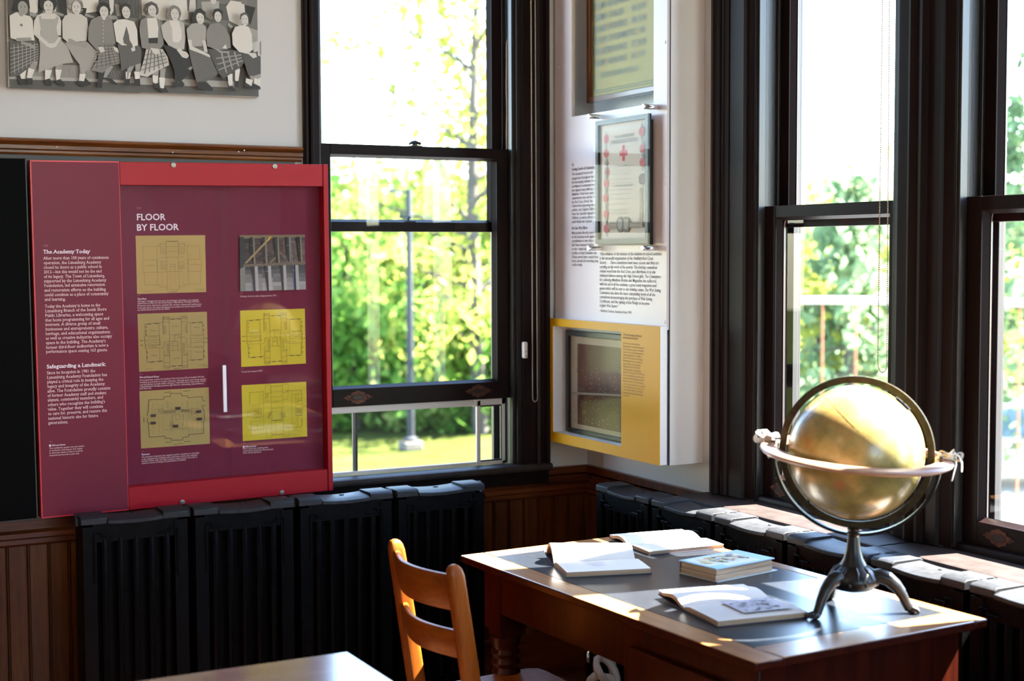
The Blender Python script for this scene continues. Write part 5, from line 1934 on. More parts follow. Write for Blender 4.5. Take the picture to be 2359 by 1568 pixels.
for i in range(420):
    x_ = w0 + (.14 + .85 * rnd.random()) * W_
    y_ = h0 + (.08 + .62 * rnd.random() ** 1.2) * H_
    k = .05 + .35 * rnd.random() ** 2
    cv.ell((x_, y_), .0018 + .002 * rnd.random(), .0022, (k, k * .55, k * .35), 0, 6)
cv.poly([(w0 + .12 * W_, h0 + .40 * H_), (w1_, h0 + .46 * H_), (w1_, h0 + .44 * H_), (w0 + .12 * W_, h0 + .375 * H_)], (.22, .16, .10))
o = cv.build('print', m_print_gloss, pc, 0.0)
o.data.transform(Matrix.Translation((0.012, 0, 0)) @ QF.mat())
qw(o)
b = MB()
b.box(XQ + 0.0035, XQ + 0.006, YS - w1_, YS - w0, h0, h1)
qw(b.build('glazing', m_case_glass, pc, smooth=0))

# ================================================================== the library table
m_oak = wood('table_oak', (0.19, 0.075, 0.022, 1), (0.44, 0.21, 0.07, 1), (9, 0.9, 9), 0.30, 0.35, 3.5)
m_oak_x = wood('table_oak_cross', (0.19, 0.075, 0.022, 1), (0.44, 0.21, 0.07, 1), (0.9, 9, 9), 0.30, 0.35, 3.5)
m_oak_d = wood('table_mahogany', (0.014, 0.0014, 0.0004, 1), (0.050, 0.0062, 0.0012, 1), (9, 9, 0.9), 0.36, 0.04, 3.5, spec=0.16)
m_lino, nt, bs = new_mat('dark_linoleum')
f1 = noise(nt, coords(nt, (1, 1, 1)), 5, 6, 0.65)
f2 = noise(nt, coords(nt, (3, 0.6, 1)), 38, 5, 0.75)
c1 = ramp(nt, f1, [(0.3, (0.007, 0.009, 0.013, 1)), (0.7, (0.013, 0.016, 0.022, 1))])
c2 = ramp(nt, f2, [(0.60, (0, 0, 0, 1)), (0.80, (0.10, 0.10, 0.10, 1))])
mx = nt.nodes.new('ShaderNodeMix')
mx.data_type = 'RGBA'
mx.blend_type = 'ADD'
mx.inputs[0].default_value = 0.55
nt.links.new(c1, mx.inputs[6])
nt.links.new(c2, mx.inputs[7])
nt.links.new(mx.outputs[2], bs.inputs['Base Color'])
bs.inputs['Roughness'].default_value = 0.30
bs.inputs['Specular IOR Level'].default_value = 0.5
bump(nt, bs, f2, 0.12, 0.0006)

TZ = 0.76
TN, TR_, TF, TL = (Vector(v) for v in ((1.729, 2.310, TZ), (2.386, 2.336, TZ), (2.421, 3.551, TZ), (1.739, 3.511, TZ)))
ex = ((TR_ - TN) + (TF - TL)).normalized()
ey = Vector((-ex.y, ex.x, 0))
TW, TD = 0.668, 1.221
o_ = (TN + TR_ + TF + TL) / 4 - ex * TW / 2 - ey * TD / 2
TM = Matrix((ex, ey, Vector((0, 0, 1)))).transposed().to_4x4()
TM.translation = Vector((o_.x, o_.y, 0))
TI_ = TM.inverted()


def tl(x, y, z=TZ):                              # world -> table axes
    return TI_ @ Vector((x, y, z))


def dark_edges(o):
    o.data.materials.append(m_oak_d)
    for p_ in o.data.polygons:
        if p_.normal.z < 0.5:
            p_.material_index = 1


t = thing('library_table', 'oak library table with dark inlaid top standing in sunlight by the right windows', 'table', matrix=TM)
bl, br, bn, bf = 0.074, 0.040, 0.092, 0.062      # border widths
b = MB()
b.box(0, bl, 0.0, TD, TZ - 0.020, TZ)
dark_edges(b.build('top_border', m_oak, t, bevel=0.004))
b = MB()
b.box(TW - br, TW, 0.0, TD, TZ - 0.020, TZ)
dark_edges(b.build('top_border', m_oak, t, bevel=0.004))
b = MB()
b.box(bl + 0.0003, TW - br - 0.0003, 0.0, bn, TZ - 0.020, TZ)
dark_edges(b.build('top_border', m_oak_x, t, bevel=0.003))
b = MB()
b.box(bl + 0.0003, TW - br - 0.0003, TD - bf, TD, TZ - 0.020, TZ)
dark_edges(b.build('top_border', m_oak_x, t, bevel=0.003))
b = MB()
b.box(bl + 0.0006, TW - br - 0.0006, bn + 0.0006, TD - bf - 0.0006, TZ - 0.016, TZ - 0.0006)
b.build('inlaid_top', m_lino, t)
# frame under the top: apron with kneehole on the left, drawer pedestals near and far side rails
b = MB()
yp = tl(1.78, 2.823).y                            # pedestal ends, kneehole begins
b.box(0.050, 0.070, yp, TD - 0.10, TZ - 0.142, TZ - 0.020)
b.box(TW - 0.060, TW - 0.040, 0.05, TD - 0.05, TZ - 0.142, TZ - 0.020)
b.box(0.09, TW - 0.09, TD - 0.065, TD - 0.045, TZ - 0.142, TZ - 0.020)
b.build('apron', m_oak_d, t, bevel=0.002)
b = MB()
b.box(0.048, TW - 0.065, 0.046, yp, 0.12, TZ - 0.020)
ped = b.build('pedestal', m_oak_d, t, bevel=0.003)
for i in range(3):
    z0 = 0.15 + i * 0.19
    b = MB()
    b.box(0.036, 0.048, 0.085, yp - 0.035, z0, z0 + 0.175 - (0.03 if i == 2 else 0))
    dr = b.build('drawer_front', m_oak_d, ped, bevel=0.003)
for i in range(3):
    b = MB()
    zk = 0.15 + i * 0.19 + (0.0875 if i < 2 else 0.050)
    b.lathe([(0.0, 0.024), (0.014, 0.023), (0.019, 0.016), (0.014, 0.008), (0.009, 0.004), (0.012, 0.0)], (0.036, (0.085 + yp - 0.035) / 2, zk), 20, (-1, 0, 0))
    b.build('drawer_knob', m_black, ped)
b = MB()
b.box(TW - 0.12, TW - 0.075, 0.10, yp - 0.05, 0.0, 0.12)
b.box(0.075, 0.12, 0.10, yp - 0.05, 0.0, 0.12)
b.build('plinth', m_oak_d, ped)
lp = [(0.012, 0.0), (0.020, 0.006), (0.022, 0.05), (0.017, 0.06), (0.024, 0.075), (0.030, 0.20), (0.036, 0.36), (0.040, 0.425), (0.033, 0.440), (0.040, 0.452), (0.033, 0.466), (0.040, 0.478), (0.033, 0.492), (0.040, 0.504), (0.034, 0.516), (0.040, 0.53), (0.042, 0.55)]
for lx, ly in ((0.088, TD - 0.092), (TW - 0.085, TD - 0.092), (TW - 0.085, 0.085)):
    b = MB()
    b.lathe(lp, (lx, ly, 0), 28)
    s_ = 0.041
    b.prism([(lx - s_ * .8, ly - s_ * .8, 0.55), (lx + s_ * .8, ly - s_ * .8, 0.55), (lx + s_ * .8, ly + s_ * .8, 0.55), (lx - s_ * .8, ly + s_ * .8, 0.55)], (0, 0, 0.02))
    b.box(lx - s_, lx + s_, ly - s_, ly + s_, 0.57, TZ - 0.020)
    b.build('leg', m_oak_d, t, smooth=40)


# ================================================================== the chair pulled up to it
m_maple = wood('orange_maple', (0.150, 0.032, 0.003, 1), (0.29, 0.080, 0.008, 1), (9, 9, 0.9), 0.36, 0.06, 3.0, 0.08, spec=0.2)
m_maple_h = wood('orange_maple_rail', (0.150, 0.032, 0.003, 1), (0.29, 0.080, 0.008, 1), (9, 0.9, 9), 0.36, 0.06, 3.0, 0.08, spec=0.2)
cx, cy0, cy1 = 1.452, 3.038, 3.383
t = thing('wooden_chair', 'orange varnished wooden chair with two curved back rails pulled up to the library table', 'chair', (1.70, 3.21, 0))
CI = Matrix.Translation((-1.70, -3.21, 0))


def cw(o):
    o.matrix_parent_inverse = CI
    return o


def post_x(z):
    return 1.455 + max(0, 0.85 - z) * 0.152 if z > 0.44 else 1.517 - (0.44 - z) * 0.13


for yy in (cy0, cy1):
    b = MB()
    rings = []
    for z, dx in ((0.0, 0.017), (0.2, 0.019), (0.44, 0.023), (0.55, 0.023), (0.70, 0.022), (0.79, 0.021), (0.825, 0.020), (0.840, 0.017), (0.848, 0.012), (0.8515, 0.005)):
        x = post_x(z)
        w_ = 0.0155 if z < 0.83 else 0.0155 * (dx / 0.020)
        ring = []
        for i in range(16):                       # rounded rectangle
            a = 2 * PI * (i + .5) / 16
            ca, sa = math.cos(a), math.sin(a)
            ring.append((x + math.copysign(abs(ca) ** .45, ca) * dx, yy + math.copysign(abs(sa) ** .45, sa) * w_, z))
        rings.append(ring)
    b.loft(rings)
    cw(b.build('back_post', m_maple, t, smooth=50))


def rail(zt, zb, nm):
    b = MB()
    rings = []
    n = 20
    for i in range(n + 1):
        u = i / n
        y = cy0 + 0.010 + (cy1 - cy0 - 0.020) * u
        bow = 0.040 * math.sin(PI * u) ** 1.0
        ring = []
        for (dx, z) in ((-0.009, zb + .004), (-0.009, zt - .008), (-0.006, zt - .002), (0.0, zt), (0.006, zt - .002), (0.009, zt - .008), (0.009, zb + .004), (0.006, zb), (-0.006, zb)):
            x = post_x(z) - bow + dx - 0.002
            ring.append((x, y, z))
        rings.append(ring)
    b.loft(rings)
    cw(b.build(nm, m_maple_h, t, smooth=50))


rail(0.826, 0.737, 'back_rail')
rail(0.690, 0.620, 'back_rail')
b = MB()
sz = 0.452
outl = []
for (x, y) in ((1.500, 3.030), (1.480, 3.21), (1.500, 3.395), (1.56, 3.408), (1.70, 3.420), (1.86, 3.428), (1.888, 3.415), (1.895, 3.38), (1.898, 3.21), (1.895, 3.04), (1.888, 3.005), (1.86, 2.992), (1.70, 3.002), (1.56, 3.014)):
    outl.append((x, y))
rings = [[(x * .97 + 1.70 * .03, y * .97 + 3.21 * .03, sz - 0.026) for x, y in outl], [(x, y, sz - 0.018) for x, y in outl], [(x, y, sz - 0.005) for x, y in outl], [(x * .985 + 1.70 * .015, y * .985 + 3.21 * .015, sz) for x, y in outl], [(x * .55 + 1.70 * .45, y * .55 + 3.21 * .45, sz - 0.007) for x, y in outl]]
b.loft(rings)
cw(b.build('seat', m_maple, t, smooth=50))
for yy in (3.035, 3.385):
    b = MB()
    b.tube([(1.855, yy, 0.0), (1.85, yy, 0.2), (1.84, yy, sz - 0.022)], [0.013, 0.017, 0.019], 14)
    cw(b.build('front_leg', m_maple, t))
b = MB()
for yy in (3.036, 3.384):
    b.tube([(1.487, yy, 0.17), (1.852, yy, 0.17)], 0.009, 10)
cw(b.build('side_stretcher', m_maple, t))
b = MB()
b.tube([(1.67, 3.036, 0.17), (1.67, 3.384, 0.17)], 0.009, 10)
cw(b.build('cross_stretcher', m_maple, t))

# ================================================================== the near table, cut off by the lower edge of the photo
m_near = wood('pale_varnished_top', (0.20, 0.125, 0.095, 1), (0.30, 0.20, 0.155, 1), (0.9, 9, 9), 0.20, 0.9, 2.5, 0.04)
nc = at_z(802, 1499, TZ)
t = thing('near_table', 'glossy brown table top corner reflecting the window at the bottom edge of the photo', 'table', (nc.x - 0.55, nc.y - 0.35, 0))
b = MB()
b.box(-0.55, 0.55, -0.35, 0.35, TZ - 0.024, TZ)
b.build('table_top', m_near, t, bevel=0.005, segs=3)
b = MB()
b.box(-0.49, 0.49, -0.30, 0.30, TZ - 0.11, TZ - 0.024)
b.build('apron', m_oak_d, t, bevel=0.003)
for sx in (-1, 1):
    for sy in (-1, 1):
        b = MB()
        b.loft([[(sx * 0.47 + dx * k, sy * 0.28 + dy * k, z) for dx, dy in ((-1, -1), (1, -1), (1, 1), (-1, 1))] for z, k in ((0, .018), (TZ - .11, .028), (TZ - .03, .028))])
        b.build('leg', m_oak_d, t, bevel=0.003)

# ================================================================== books on the table
m_paper = simple('book_paper', S(226, 222, 216, 0.95), 0.75, spec=0.2)
m_edge = wood('page_edges', (0.30, 0.18, 0.10, 1), (0.62, 0.47, 0.33, 1), (1, 1, 60), 0.8, 0, 4.0, 0.2)
m_cover_dark = simple('dark_book_cover', (0.030, 0.026, 0.040, 1), 0.5)


def spine_frame(p, q):
    """book axes: origin at the left end of the spine, x along the spine, y towards the reader's page"""
    p, q = Vector(p), Vector(q)
    x = (q - p).normalized()
    y = Vector((x.y, -x.x, 0))
    m = Matrix((x, y, Vector((0, 0, 1)))).transposed().to_4x4()
    # x, y, z must be right handed: flip y so that +y is away from the camera
    m = Matrix((x, -y, Vector((0, 0, 1)))).transposed().to_4x4()
    m.translation = Vector((p.x, p.y, TZ - 0.0006))
    return m, (q - p).length


def open_book(label, p, q, wn, wf, tn, arch, prints, gut=0.004, flare=0.02):
    m, Ln = spine_frame(p, q)
    t = thing('open_book', label, 'book', matrix=m, group='open books on the library table')
    # near pages: a flat block sloping to the gutter
    b = MB()
    prof = [(0.0, 0.002), (-wn, 0.002), (-wn - 0.002, 0.002 + tn), (-wn * .6, 0.003 + tn), (-0.03, 0.003 + tn), (-0.008, 0.002 + tn * .75), (0.0, tn * .5)]
    b.prism([(0, y, z) for y, z in prof], (Ln, 0, 0))
    near = b.build('near_pages', [m_paper, m_edge], t, smooth=40)
    for pl_ in near.data.polygons:
        if pl_.normal.z < 0.3:
            pl_.material_index = 1
    # far pages: arched up over a hollow
    b = MB()
    n = 22
    top, bot = [], []
    for i in range(n + 1):
        u = i / n
        y = wf * u
        z = arch * (math.sin(PI * min(1, u * 1.25)) ** 0.8 if u * 1.25 < 1 else 0) + tn * (.5 + .5 * u) + flare * max(0, u - .62) ** 1.5 + 0.006 * math.sin(PI * u)
        top.append((y, z))
        bot.append((y, max(0.003, z - 0.0085 + 0.003 * u)))
    # left end lifts a little more than the right end
    rings = []
    for k in range(7):
        s = k / 6
        f = 1.0 + 0.25 * (1 - s)
        rings.append([(s * Ln, y, z * f) for y, z in top] + [(s * Ln, y, max(0.003, z * f - 0.0005)) for y, z in reversed(bot)])
    b.loft(rings)
    far = b.build('far_pages', [m_paper, m_edge], t, smooth=60)
    for pl_ in far.data.polygons:
        if abs(pl_.normal.x) > 0.6 or pl_.normal.z < -0.1:
            pl_.material_index = 1
    # cover: flat near board, the far board bowed under the pages
    b = MB()
    b.box(-0.002, Ln + 0.002, -wn - 0.004, 0.0, 0.0, 0.002)
    rings = []
    for k in range(5):
        s = -0.003 + (Ln + 0.006) * k / 4
        rr = [(s, wf * i / 12, 0.0006 + 0.55 * max(0, u_) ** 2.2 * (arch + tn)) for i in range(13) for u_ in [i / 12]]
        rings.append(rr + [(x, y, z + 0.0018) for x, y, z in reversed(rr)])
    b.loft(rings)
    b.build('cover', m_cover_dark, t, smooth=60)
    cv = Canvas(0.00005)
    prints(cv, Ln, wn)
    cv.build('page_print', m_print, near, tn + 0.0032)
    return t


def text_rows(cv, x0, x1, y0, y1, n, col=(.35, .35, .36)):
    rnd = random.Random(n)
    for i in range(n):
        y = y0 + (y1 - y0) * i / (n - 1)
        x = x0
        e = x1 - (0.1 * (x1 - x0) * rnd.random())
        while x < e:
            w_ = 0.004 + 0.010 * rnd.random()
            cv.line([(x, y), (min(x + w_, e), y)], 0.0012, col)
            x += w_ + 0.0022


def pr1(cv, Ln, wn):
    text_rows(cv, .03 * Ln, .24 * Ln, -.25 * wn, -.85 * wn, 10, (.50, .50, .52))
    rnd = random.Random(4)
    for i in range(40):
        a = (.28 + .18 * rnd.random()) * Ln
        y = -(.25 + .5 * rnd.random()) * wn
        cv.line([(a, y), (a + .02, y - .008 + .01 * rnd.random())], .0009, (.22, .22, .22))
    text_rows(cv, .62 * Ln, .95 * Ln, -.2 * wn, -.85 * wn, 12, (.56, .56, .58))


def pr2(cv, Ln, wn):
    text_rows(cv, .04 * Ln, .92 * Ln, -.15 * wn, -.8 * wn, 9, (.58, .58, .62))


def pr3(cv, Ln, wn):
    text_rows(cv, .05 * Ln, .30 * Ln, -.1 * wn, -.9 * wn, 12, (.42, .40, .48))
    x0, x1, y0, y1 = .36 * Ln, .92 * Ln, -.12 * wn, -.82 * wn
    cv.poly([(x0, y0), (x1, y0), (x1, y1), (x0, y1)], (.42, .40, .46))
    cv.poly([(x0 + .004, y0 - .004), (x1 - .004, y0 - .004), (x1 - .004, y1 + .004), (x0 + .004, y1 + .004)], (.55, .53, .60))
    rnd = random.Random(8)
    for i in range(70):
        a, y = x0 + .01 + (x1 - x0 - .03) * rnd.random(), y0 + (y1 - y0) * (.2 + .7 * rnd.random())
        k = .20 + .2 * rnd.random()
        cv.ell((a, y), .003 + .004 * rnd.random(), .002 + .003 * rnd.random(), (k, k * .97, k * 1.08), 0, 8)
    cv.line([(x0, y0 - .35 * (y0 - y1)), (x1, y0 - .30 * (y0 - y1))], .002, (.36, .34, .40))


open_book('open book with blank sunlit pages nearest the left edge of the table', at_z(1276, 1303, TZ), at_z(1463, 1294, TZ), 0.140, 0.110, 0.012, 0.027, pr1)
open_book('open book at the far right corner of the table beside the radiator', at_z(1447, 1260, TZ), at_z(1615, 1244, TZ), 0.118, 0.110, 0.009, 0.006, pr2)
open_book('open book with a picture on its page, half in shade beside the globe', at_z(1575, 1405, TZ), at_z(1774, 1385, TZ), 0.160, 0.125, 0.011, 0.006, pr3)

# the thick closed children's book
p0, p1, p2 = at_z(1582, 1319, TZ), at_z(1651, 1341, TZ), at_z(1787, 1314, TZ)
xx = (p2 - p1).normalized()
yy = Vector((-xx.y, xx.x, 0))
m = Matrix((xx, yy, Vector((0, 0, 1)))).transposed().to_4x4()
m.translation = Vector((p1.x, p1.y, TZ - 0.0006))
BL, BW, BH = (p2 - p1).length - 0.008, (p0 - p1).length + 0.002, 0.035
t = thing('closed_book', 'thick worn closed book with pale blue illustrated cover behind the shaded open book', 'book', matrix=m)
b = MB()
b.box(0.0, BL, 0.004, BW, 0.003, BH * .48)
b.box(0.002, BL - 0.004, 0.003, BW, BH * .50, BH - 0.003)
pb_ = b.build('page_block', m_edge, t, bevel=0.001)
m_cov = simple('blue_cover', S(170, 205, 225, 0.9), 0.5)
b = MB()
b.box(-0.002, BL + 0.012, -0.004, BW + 0.004, 0.0, 0.003)
b.build('back_board', simple('pale_board', S(190, 195, 190, 0.9), 0.6), t, bevel=0.001)
b = MB()
b.box(-0.003, BL + 0.002, -0.002, BW + 0.004, BH - 0.003, BH)
fb = b.build('front_board', m_cov, t, bevel=0.001)
b = MB()
b.box(0.0, BL - 0.001, BW + 0.001, BW + 0.005, 0.001, BH - 0.001)
b.build('spine', simple('worn_spine', (0.10, 0.055, 0.035, 1), 0.7), t, bevel=0.002)
cv = Canvas(0.00005)
cv.poly([(0.0, 0.0), (BL, 0.0), (BL, BW), (0, BW)], (.42, .62, .74))
cv.poly([(.03 * BL, .06 * BW), (.80 * BL, .04 * BW), (.84 * BL, .92 * BW), (.05 * BL, .94 * BW)], (.70, .72, .66))
cv.poly([(.0, .0), (.20 * BL, .0), (.24 * BL, .22 * BW), (0, .25 * BW)], (.36, .60, .76))
rnd = random.Random(21)
for i in range(60):
    c = rnd.choice(((.62, .50, .16), (.30, .42, .20), (.45, .25, .40), (.66, .60, .30), (.30, .30, .40), (.55, .30, .20)))
    u_, v_ = (.30 + .45 * rnd.random()), (.30 + .50 * rnd.random())
    cv.ell((u_ * BL, v_ * BW), .003 + .006 * rnd.random(), .002 + .005 * rnd.random(), c, rnd.random() * 3, 9)
for i in range(14):
    cv.ell(((.10 + .2 * rnd.random()) * BL, (.35 + .5 * rnd.random()) * BW), .006, .004, (.72, .58, .20), rnd.random() * 3, 9)
cv.build('cover_print', m_print, fb, BH + 0.0002)

# ================================================================== the globe
GC = Vector((2.226, 2.538, 1.122))
hv = Vector((GC.x, GC.y, 0)).normalized()
e1 = Vector((hv.y, -hv.x, 0))
e3 = -hv
e2 = Vector((0, 0, 1))
t = thing('globe', 'antique yellowed globe in a bronze stand with wooden horizon ring on the library table', 'globe', (2.222, 2.538, TZ - 0.0006))
GI = Matrix.Translation((-2.222, -2.538, -(TZ - 0.0006)))


def gw(o):
    o.matrix_parent_inverse = GI
    return o


m_bronze = simple('dark_bronze', (0.016, 0.014, 0.013, 1), 0.34, metal=0.4, spec=0.5, var=(40, 0.4, (1, 1, 1)), bmp=(120, 0.15, 0.0006))
m_merid = simple('brass_meridian', (0.060, 0.046, 0.022, 1), 0.45, metal=0.6, var=(60, 0.35, (1, 1, 1)))
m_map, nt, bs = new_mat('old_globe_map')
v = coords(nt, (1, 1, 1))
f1 = noise(nt, v, 7.0, 6, 0.6)
f2 = noise(nt, v, 26.0, 5, 0.6)
c1 = ramp(nt, f1, [(0.38, (0.24, 0.21, 0.075, 1)), (0.50, (0.33, 0.27, 0.09, 1)), (0.56, (0.38, 0.26, 0.075, 1)), (0.64, (0.36, 0.18, 0.06, 1)), (0.74, (0.42, 0.31, 0.11, 1))])
c2 = ramp(nt, f2, [(0.35, (0.62, 0.60, 0.52, 1)), (0.65, (1, 1, 1, 1))])
mx = nt.nodes.new('ShaderNodeMix')
mx.data_type = 'RGBA'
mx.blend_type = 'MULTIPLY'
mx.inputs[0].default_value = 0.8
nt.links.new(c1, mx.inputs[6])
nt.links.new(c2, mx.inputs[7])
nt.links.new(mx.outputs[2], bs.inputs['Base Color'])
bs.inputs['Roughness'].default_value = 0.30
bs.inputs['Coat Weight'].default_value = 0.35
bs.inputs['Coat Roughness'].default_value = 0.18
GR = 0.1515
pole = (e1 * math.cos(math.radians(48)) + e2 * math.sin(math.radians(48)))
b = MB()
b.lathe([(GR * math.sin(PI * j / 40), -GR * math.cos(PI * j / 40)) for j in range(41)], GC, 64, pole)
ball = gw(b.build('sphere', m_map, t, smooth=180))
# fine meridians and parallels printed on it, the ecliptic and a cartouche
b = MB()
a_ = pole.orthogonal().normalized()
c_ = pole.cross(a_)
for k in range(12):
    d = a_ * math.cos(PI * k / 12) + c_ * math.sin(PI * k / 12)
    b.sweep_ring(GC, d, pole, d.cross(pole), GR + 0.0002, GR - 0.001, 0.0003, 96)
for lat in (-60, -40, -20, 0, 20, 40, 60):
    r = math.cos(math.radians(lat)) * (GR + 0.0002)
    b.sweep_ring(GC + pole * math.sin(math.radians(lat)) * GR, a_, c_, pole, r, r - 0.001, 0.0003 if lat else 0.0012, 96)
o = b.build('graticule', simple('graticule_ink', (0.20, 0.16, 0.06, 1), 0.5), ball, smooth=0)
o.matrix_parent_inverse = GI @ Matrix.Identity(4)
o.parent = ball
o.matrix_parent_inverse = Matrix.Identity(4)
dcar = (e3 * 0.90 - e2 * 0.36 - e1 * 0.22).normalized()
aa = dcar.orthogonal().normalized()
b = MB()
for r0, r1 in ((0.0, 0.0125), (0.0148, 0.0162)):
    n = 30
    w_ = dcar.cross(aa)
    for i in range(n):
        q = []
        for rr, an in ((r0, i), (r1, i), (r1, i + 1), (r0, i + 1)):
            d = (dcar * GR + (aa * math.cos(2 * PI * an / n) + w_ * math.sin(2 * PI * an / n)) * max(rr, 0.0004)).normalized()
            q.append(GC + d * (GR + 0.0004))
        b.face(q)
o = b.build('cartouche', simple('cartouche_red', (0.36, 0.17, 0.06, 1), 0.5), ball, smooth=0)
# full meridian ring with its hour dial
rot = math.radians(8)
m1 = (e1 * math.cos(rot) + e3 * math.sin(rot)).normalized()
m3 = m1.cross(e2)
b = MB()
b.sweep_ring(GC, m1, e2, m3, 0.1735, 0.1575, 0.006, 128)
gw(b.build('meridian_ring', m_merid, t, smooth=30))
b = MB()
b.tube([GC + pole * (GR - 0.002), GC + pole * 0.1585], 0.0035, 10)
b.lathe([(0.0, 0.002), (0.020, 0.0018), (0.021, 0.0), (0.0, 0.0)], GC + pole * (GR + 0.0012), 26, pole)
gw(b.build('hour_dial', m_bronze, t))
b = MB()
b.tube([GC - pole * (GR - 0.002), GC - pole * 0.1585], 0.0035, 10)
gw(b.build('pivot_pin', m_bronze, t))
# half-circle cradle and wooden horizon ring
b = MB()
b.sweep_ring(GC, m1, e2, m3, 0.1905, 0.1835, 0.016, 72, PI, 2 * PI)
gw(b.build('cradle', m_bronze, t, smooth=30))
tilt = math.radians(-4.0)
h1 = e1 * math.cos(tilt) + e2 * math.sin(tilt)
h2 = e1.cross(Vector((0, 0, 1)))
up = Vector((0, 0, 1)) * math.cos(tilt) - e1 * math.sin(tilt)
pt = math.radians(2.5)
h2 = up.cross(h1)
h2, up = h2 * math.cos(pt) + up * math.sin(pt), up * math.cos(pt) - h2 * math.sin(pt)
HC = GC + e2 * -0.005
b = MB()
n = 128
rings = []
for i in range(n):
    a = 2 * PI * i / n
    d = h1 * math.cos(a) + h2 * math.sin(a)
    rings.append([HC + d * r + up * z for r, z in ((0.1765, 0.006), (0.208, 0.006), (0.2125, 0.004), (0.2145, 0.0), (0.2125, -0.004), (0.208, -0.006), (0.1765, -0.006))])
R = [[b.bm.verts.new(p) for p in r] for r in rings]
for i in range(n):
    for k in range(7):
        j = (k + 1) % 7
        b.bm.faces.new((R[i][k], R[i][j], R[(i + 1) % n][j], R[(i + 1) % n][k]))
gw(b.build('horizon_ring', simple('worn_ring_wood', (0.32, 0.165, 0.10, 1), 0.42, var=(14, 0.3, (1, 1, 1)), coat=0.15), t, smooth=50))
# column, leaf dome, three legs with paw feet
bx, by = 2.222, 2.538
b = MB()
b.lathe([(0.036, 0.850), (0.033, 0.858), (0.030, 0.866), (0.022, 0.880), (0.0165, 0.900), (0.014, 0.918), (0.0125, 0.930), (0.016, 0.934), (0.0165, 0.938), (0.012, 0.942), (0.014, 0.948), (0.010, 0.952)], (bx, by, 0), 28)
gw(b.build('column', m_bronze, t))
b = MB()
b.lathe([(0.0, 0.804), (0.018, 0.805), (0.044, 0.812), (0.057, 0.825), (0.058, 0.836), (0.049, 0.850), (0.036, 0.860), (0.03, 0.866)], (bx, by, 0), 36)
for i in range(9):
    a = 2 * PI * i / 9
    d = Vector((math.cos(a), math.sin(a), 0))
    b.tube([Vector((bx, by, 0.862)) + d * 0.030, Vector((bx, by, 0.852)) + d * 0.043, Vector((bx, by, 0.838)) + d * 0.0545], [0.004, 0.006, 0.003], 8)
    d = Vector((math.cos(a + PI / 9), math.sin(a + PI / 9), 0))
    b.ball(Vector((bx, by, 0.829)) + d * 0.054, 0.0065, 10, 6)
gw(b.build('leaf_dome', m_bronze, t, smooth=60))
for fx, fy in ((2.095, 2.519), (2.323, 2.452), (2.249, 2.650)):
    d = Vector((fx - bx, fy - by, 0))
    Lg = d.length
    d.normalize()
    c0 = Vector((bx, by, 0))
    b = MB()
    pth = [c0 + d * 0.036 + e2 * 0.836, c0 + d * (Lg * .45) + e2 * 0.842, c0 + d * (Lg * .60) + e2 * 0.834, c0 + d * (Lg * .73) + e2 * 0.818, c0 + d * (Lg * .83) + e2 * 0.798, c0 + d * (Lg * .89) + e2 * 0.781, c0 + d * (Lg * .94) + e2 * 0.7695]
    b.tube(pth, [0.018, 0.0175, 0.0155, 0.0135, 0.0115, 0.0105, 0.0105], 14)
    sd = Vector((-d.y, d.x, 0))
    b.tube([p + e2 * 0.013 + d * .002 for p in pth[:5]], [0.005] * 5, 6)
    foot = c0 + d * (Lg * .985) + e2 * 0.7672
    b.ball(foot, 0.0125, 12, 8, (1, 1, 0.65))
    for s_ in (-1, 0, 1):
        b.tube([foot + sd * 0.006 * s_ + e2 * 0.005, foot + d * 0.010 + sd * 0.0085 * s_ + e2 * 0.003, foot + d * 0.016 + sd * 0.009 * s_ - e2 * 0.0042], [0.0045, 0.0048, 0.0028], 8)
    gw(b.build('leg', m_bronze, t, smooth=60))

# white cloth ties on the horizon ring
m_cloth = simple('white_cotton_tape', S(226, 220, 210, 0.95), 0.85, spec=0.2, var=(30, 0.08, (1, 1, 1)))


def strip(b, pts, w, wd, th=0.0018):
    """a cloth tape through pts, w wide along direction wd"""
    P = [Vector(p) for p in pts]
    rings = []
    for i, p in enumerate(P):
        tg = (P[min(i + 1, len(P) - 1)] - P[max(i - 1, 0)]).normalized()
        wv = (Vector(wd) - tg * Vector(wd).dot(tg)).normalized()
        nn = tg.cross(wv)
        rings.append([p + wv * w / 2 + nn * th / 2, p - wv * w / 2 + nn * th / 2, p - wv * w / 2 - nn * th / 2, p + wv * w / 2 - nn * th / 2])
    b.loft(rings)


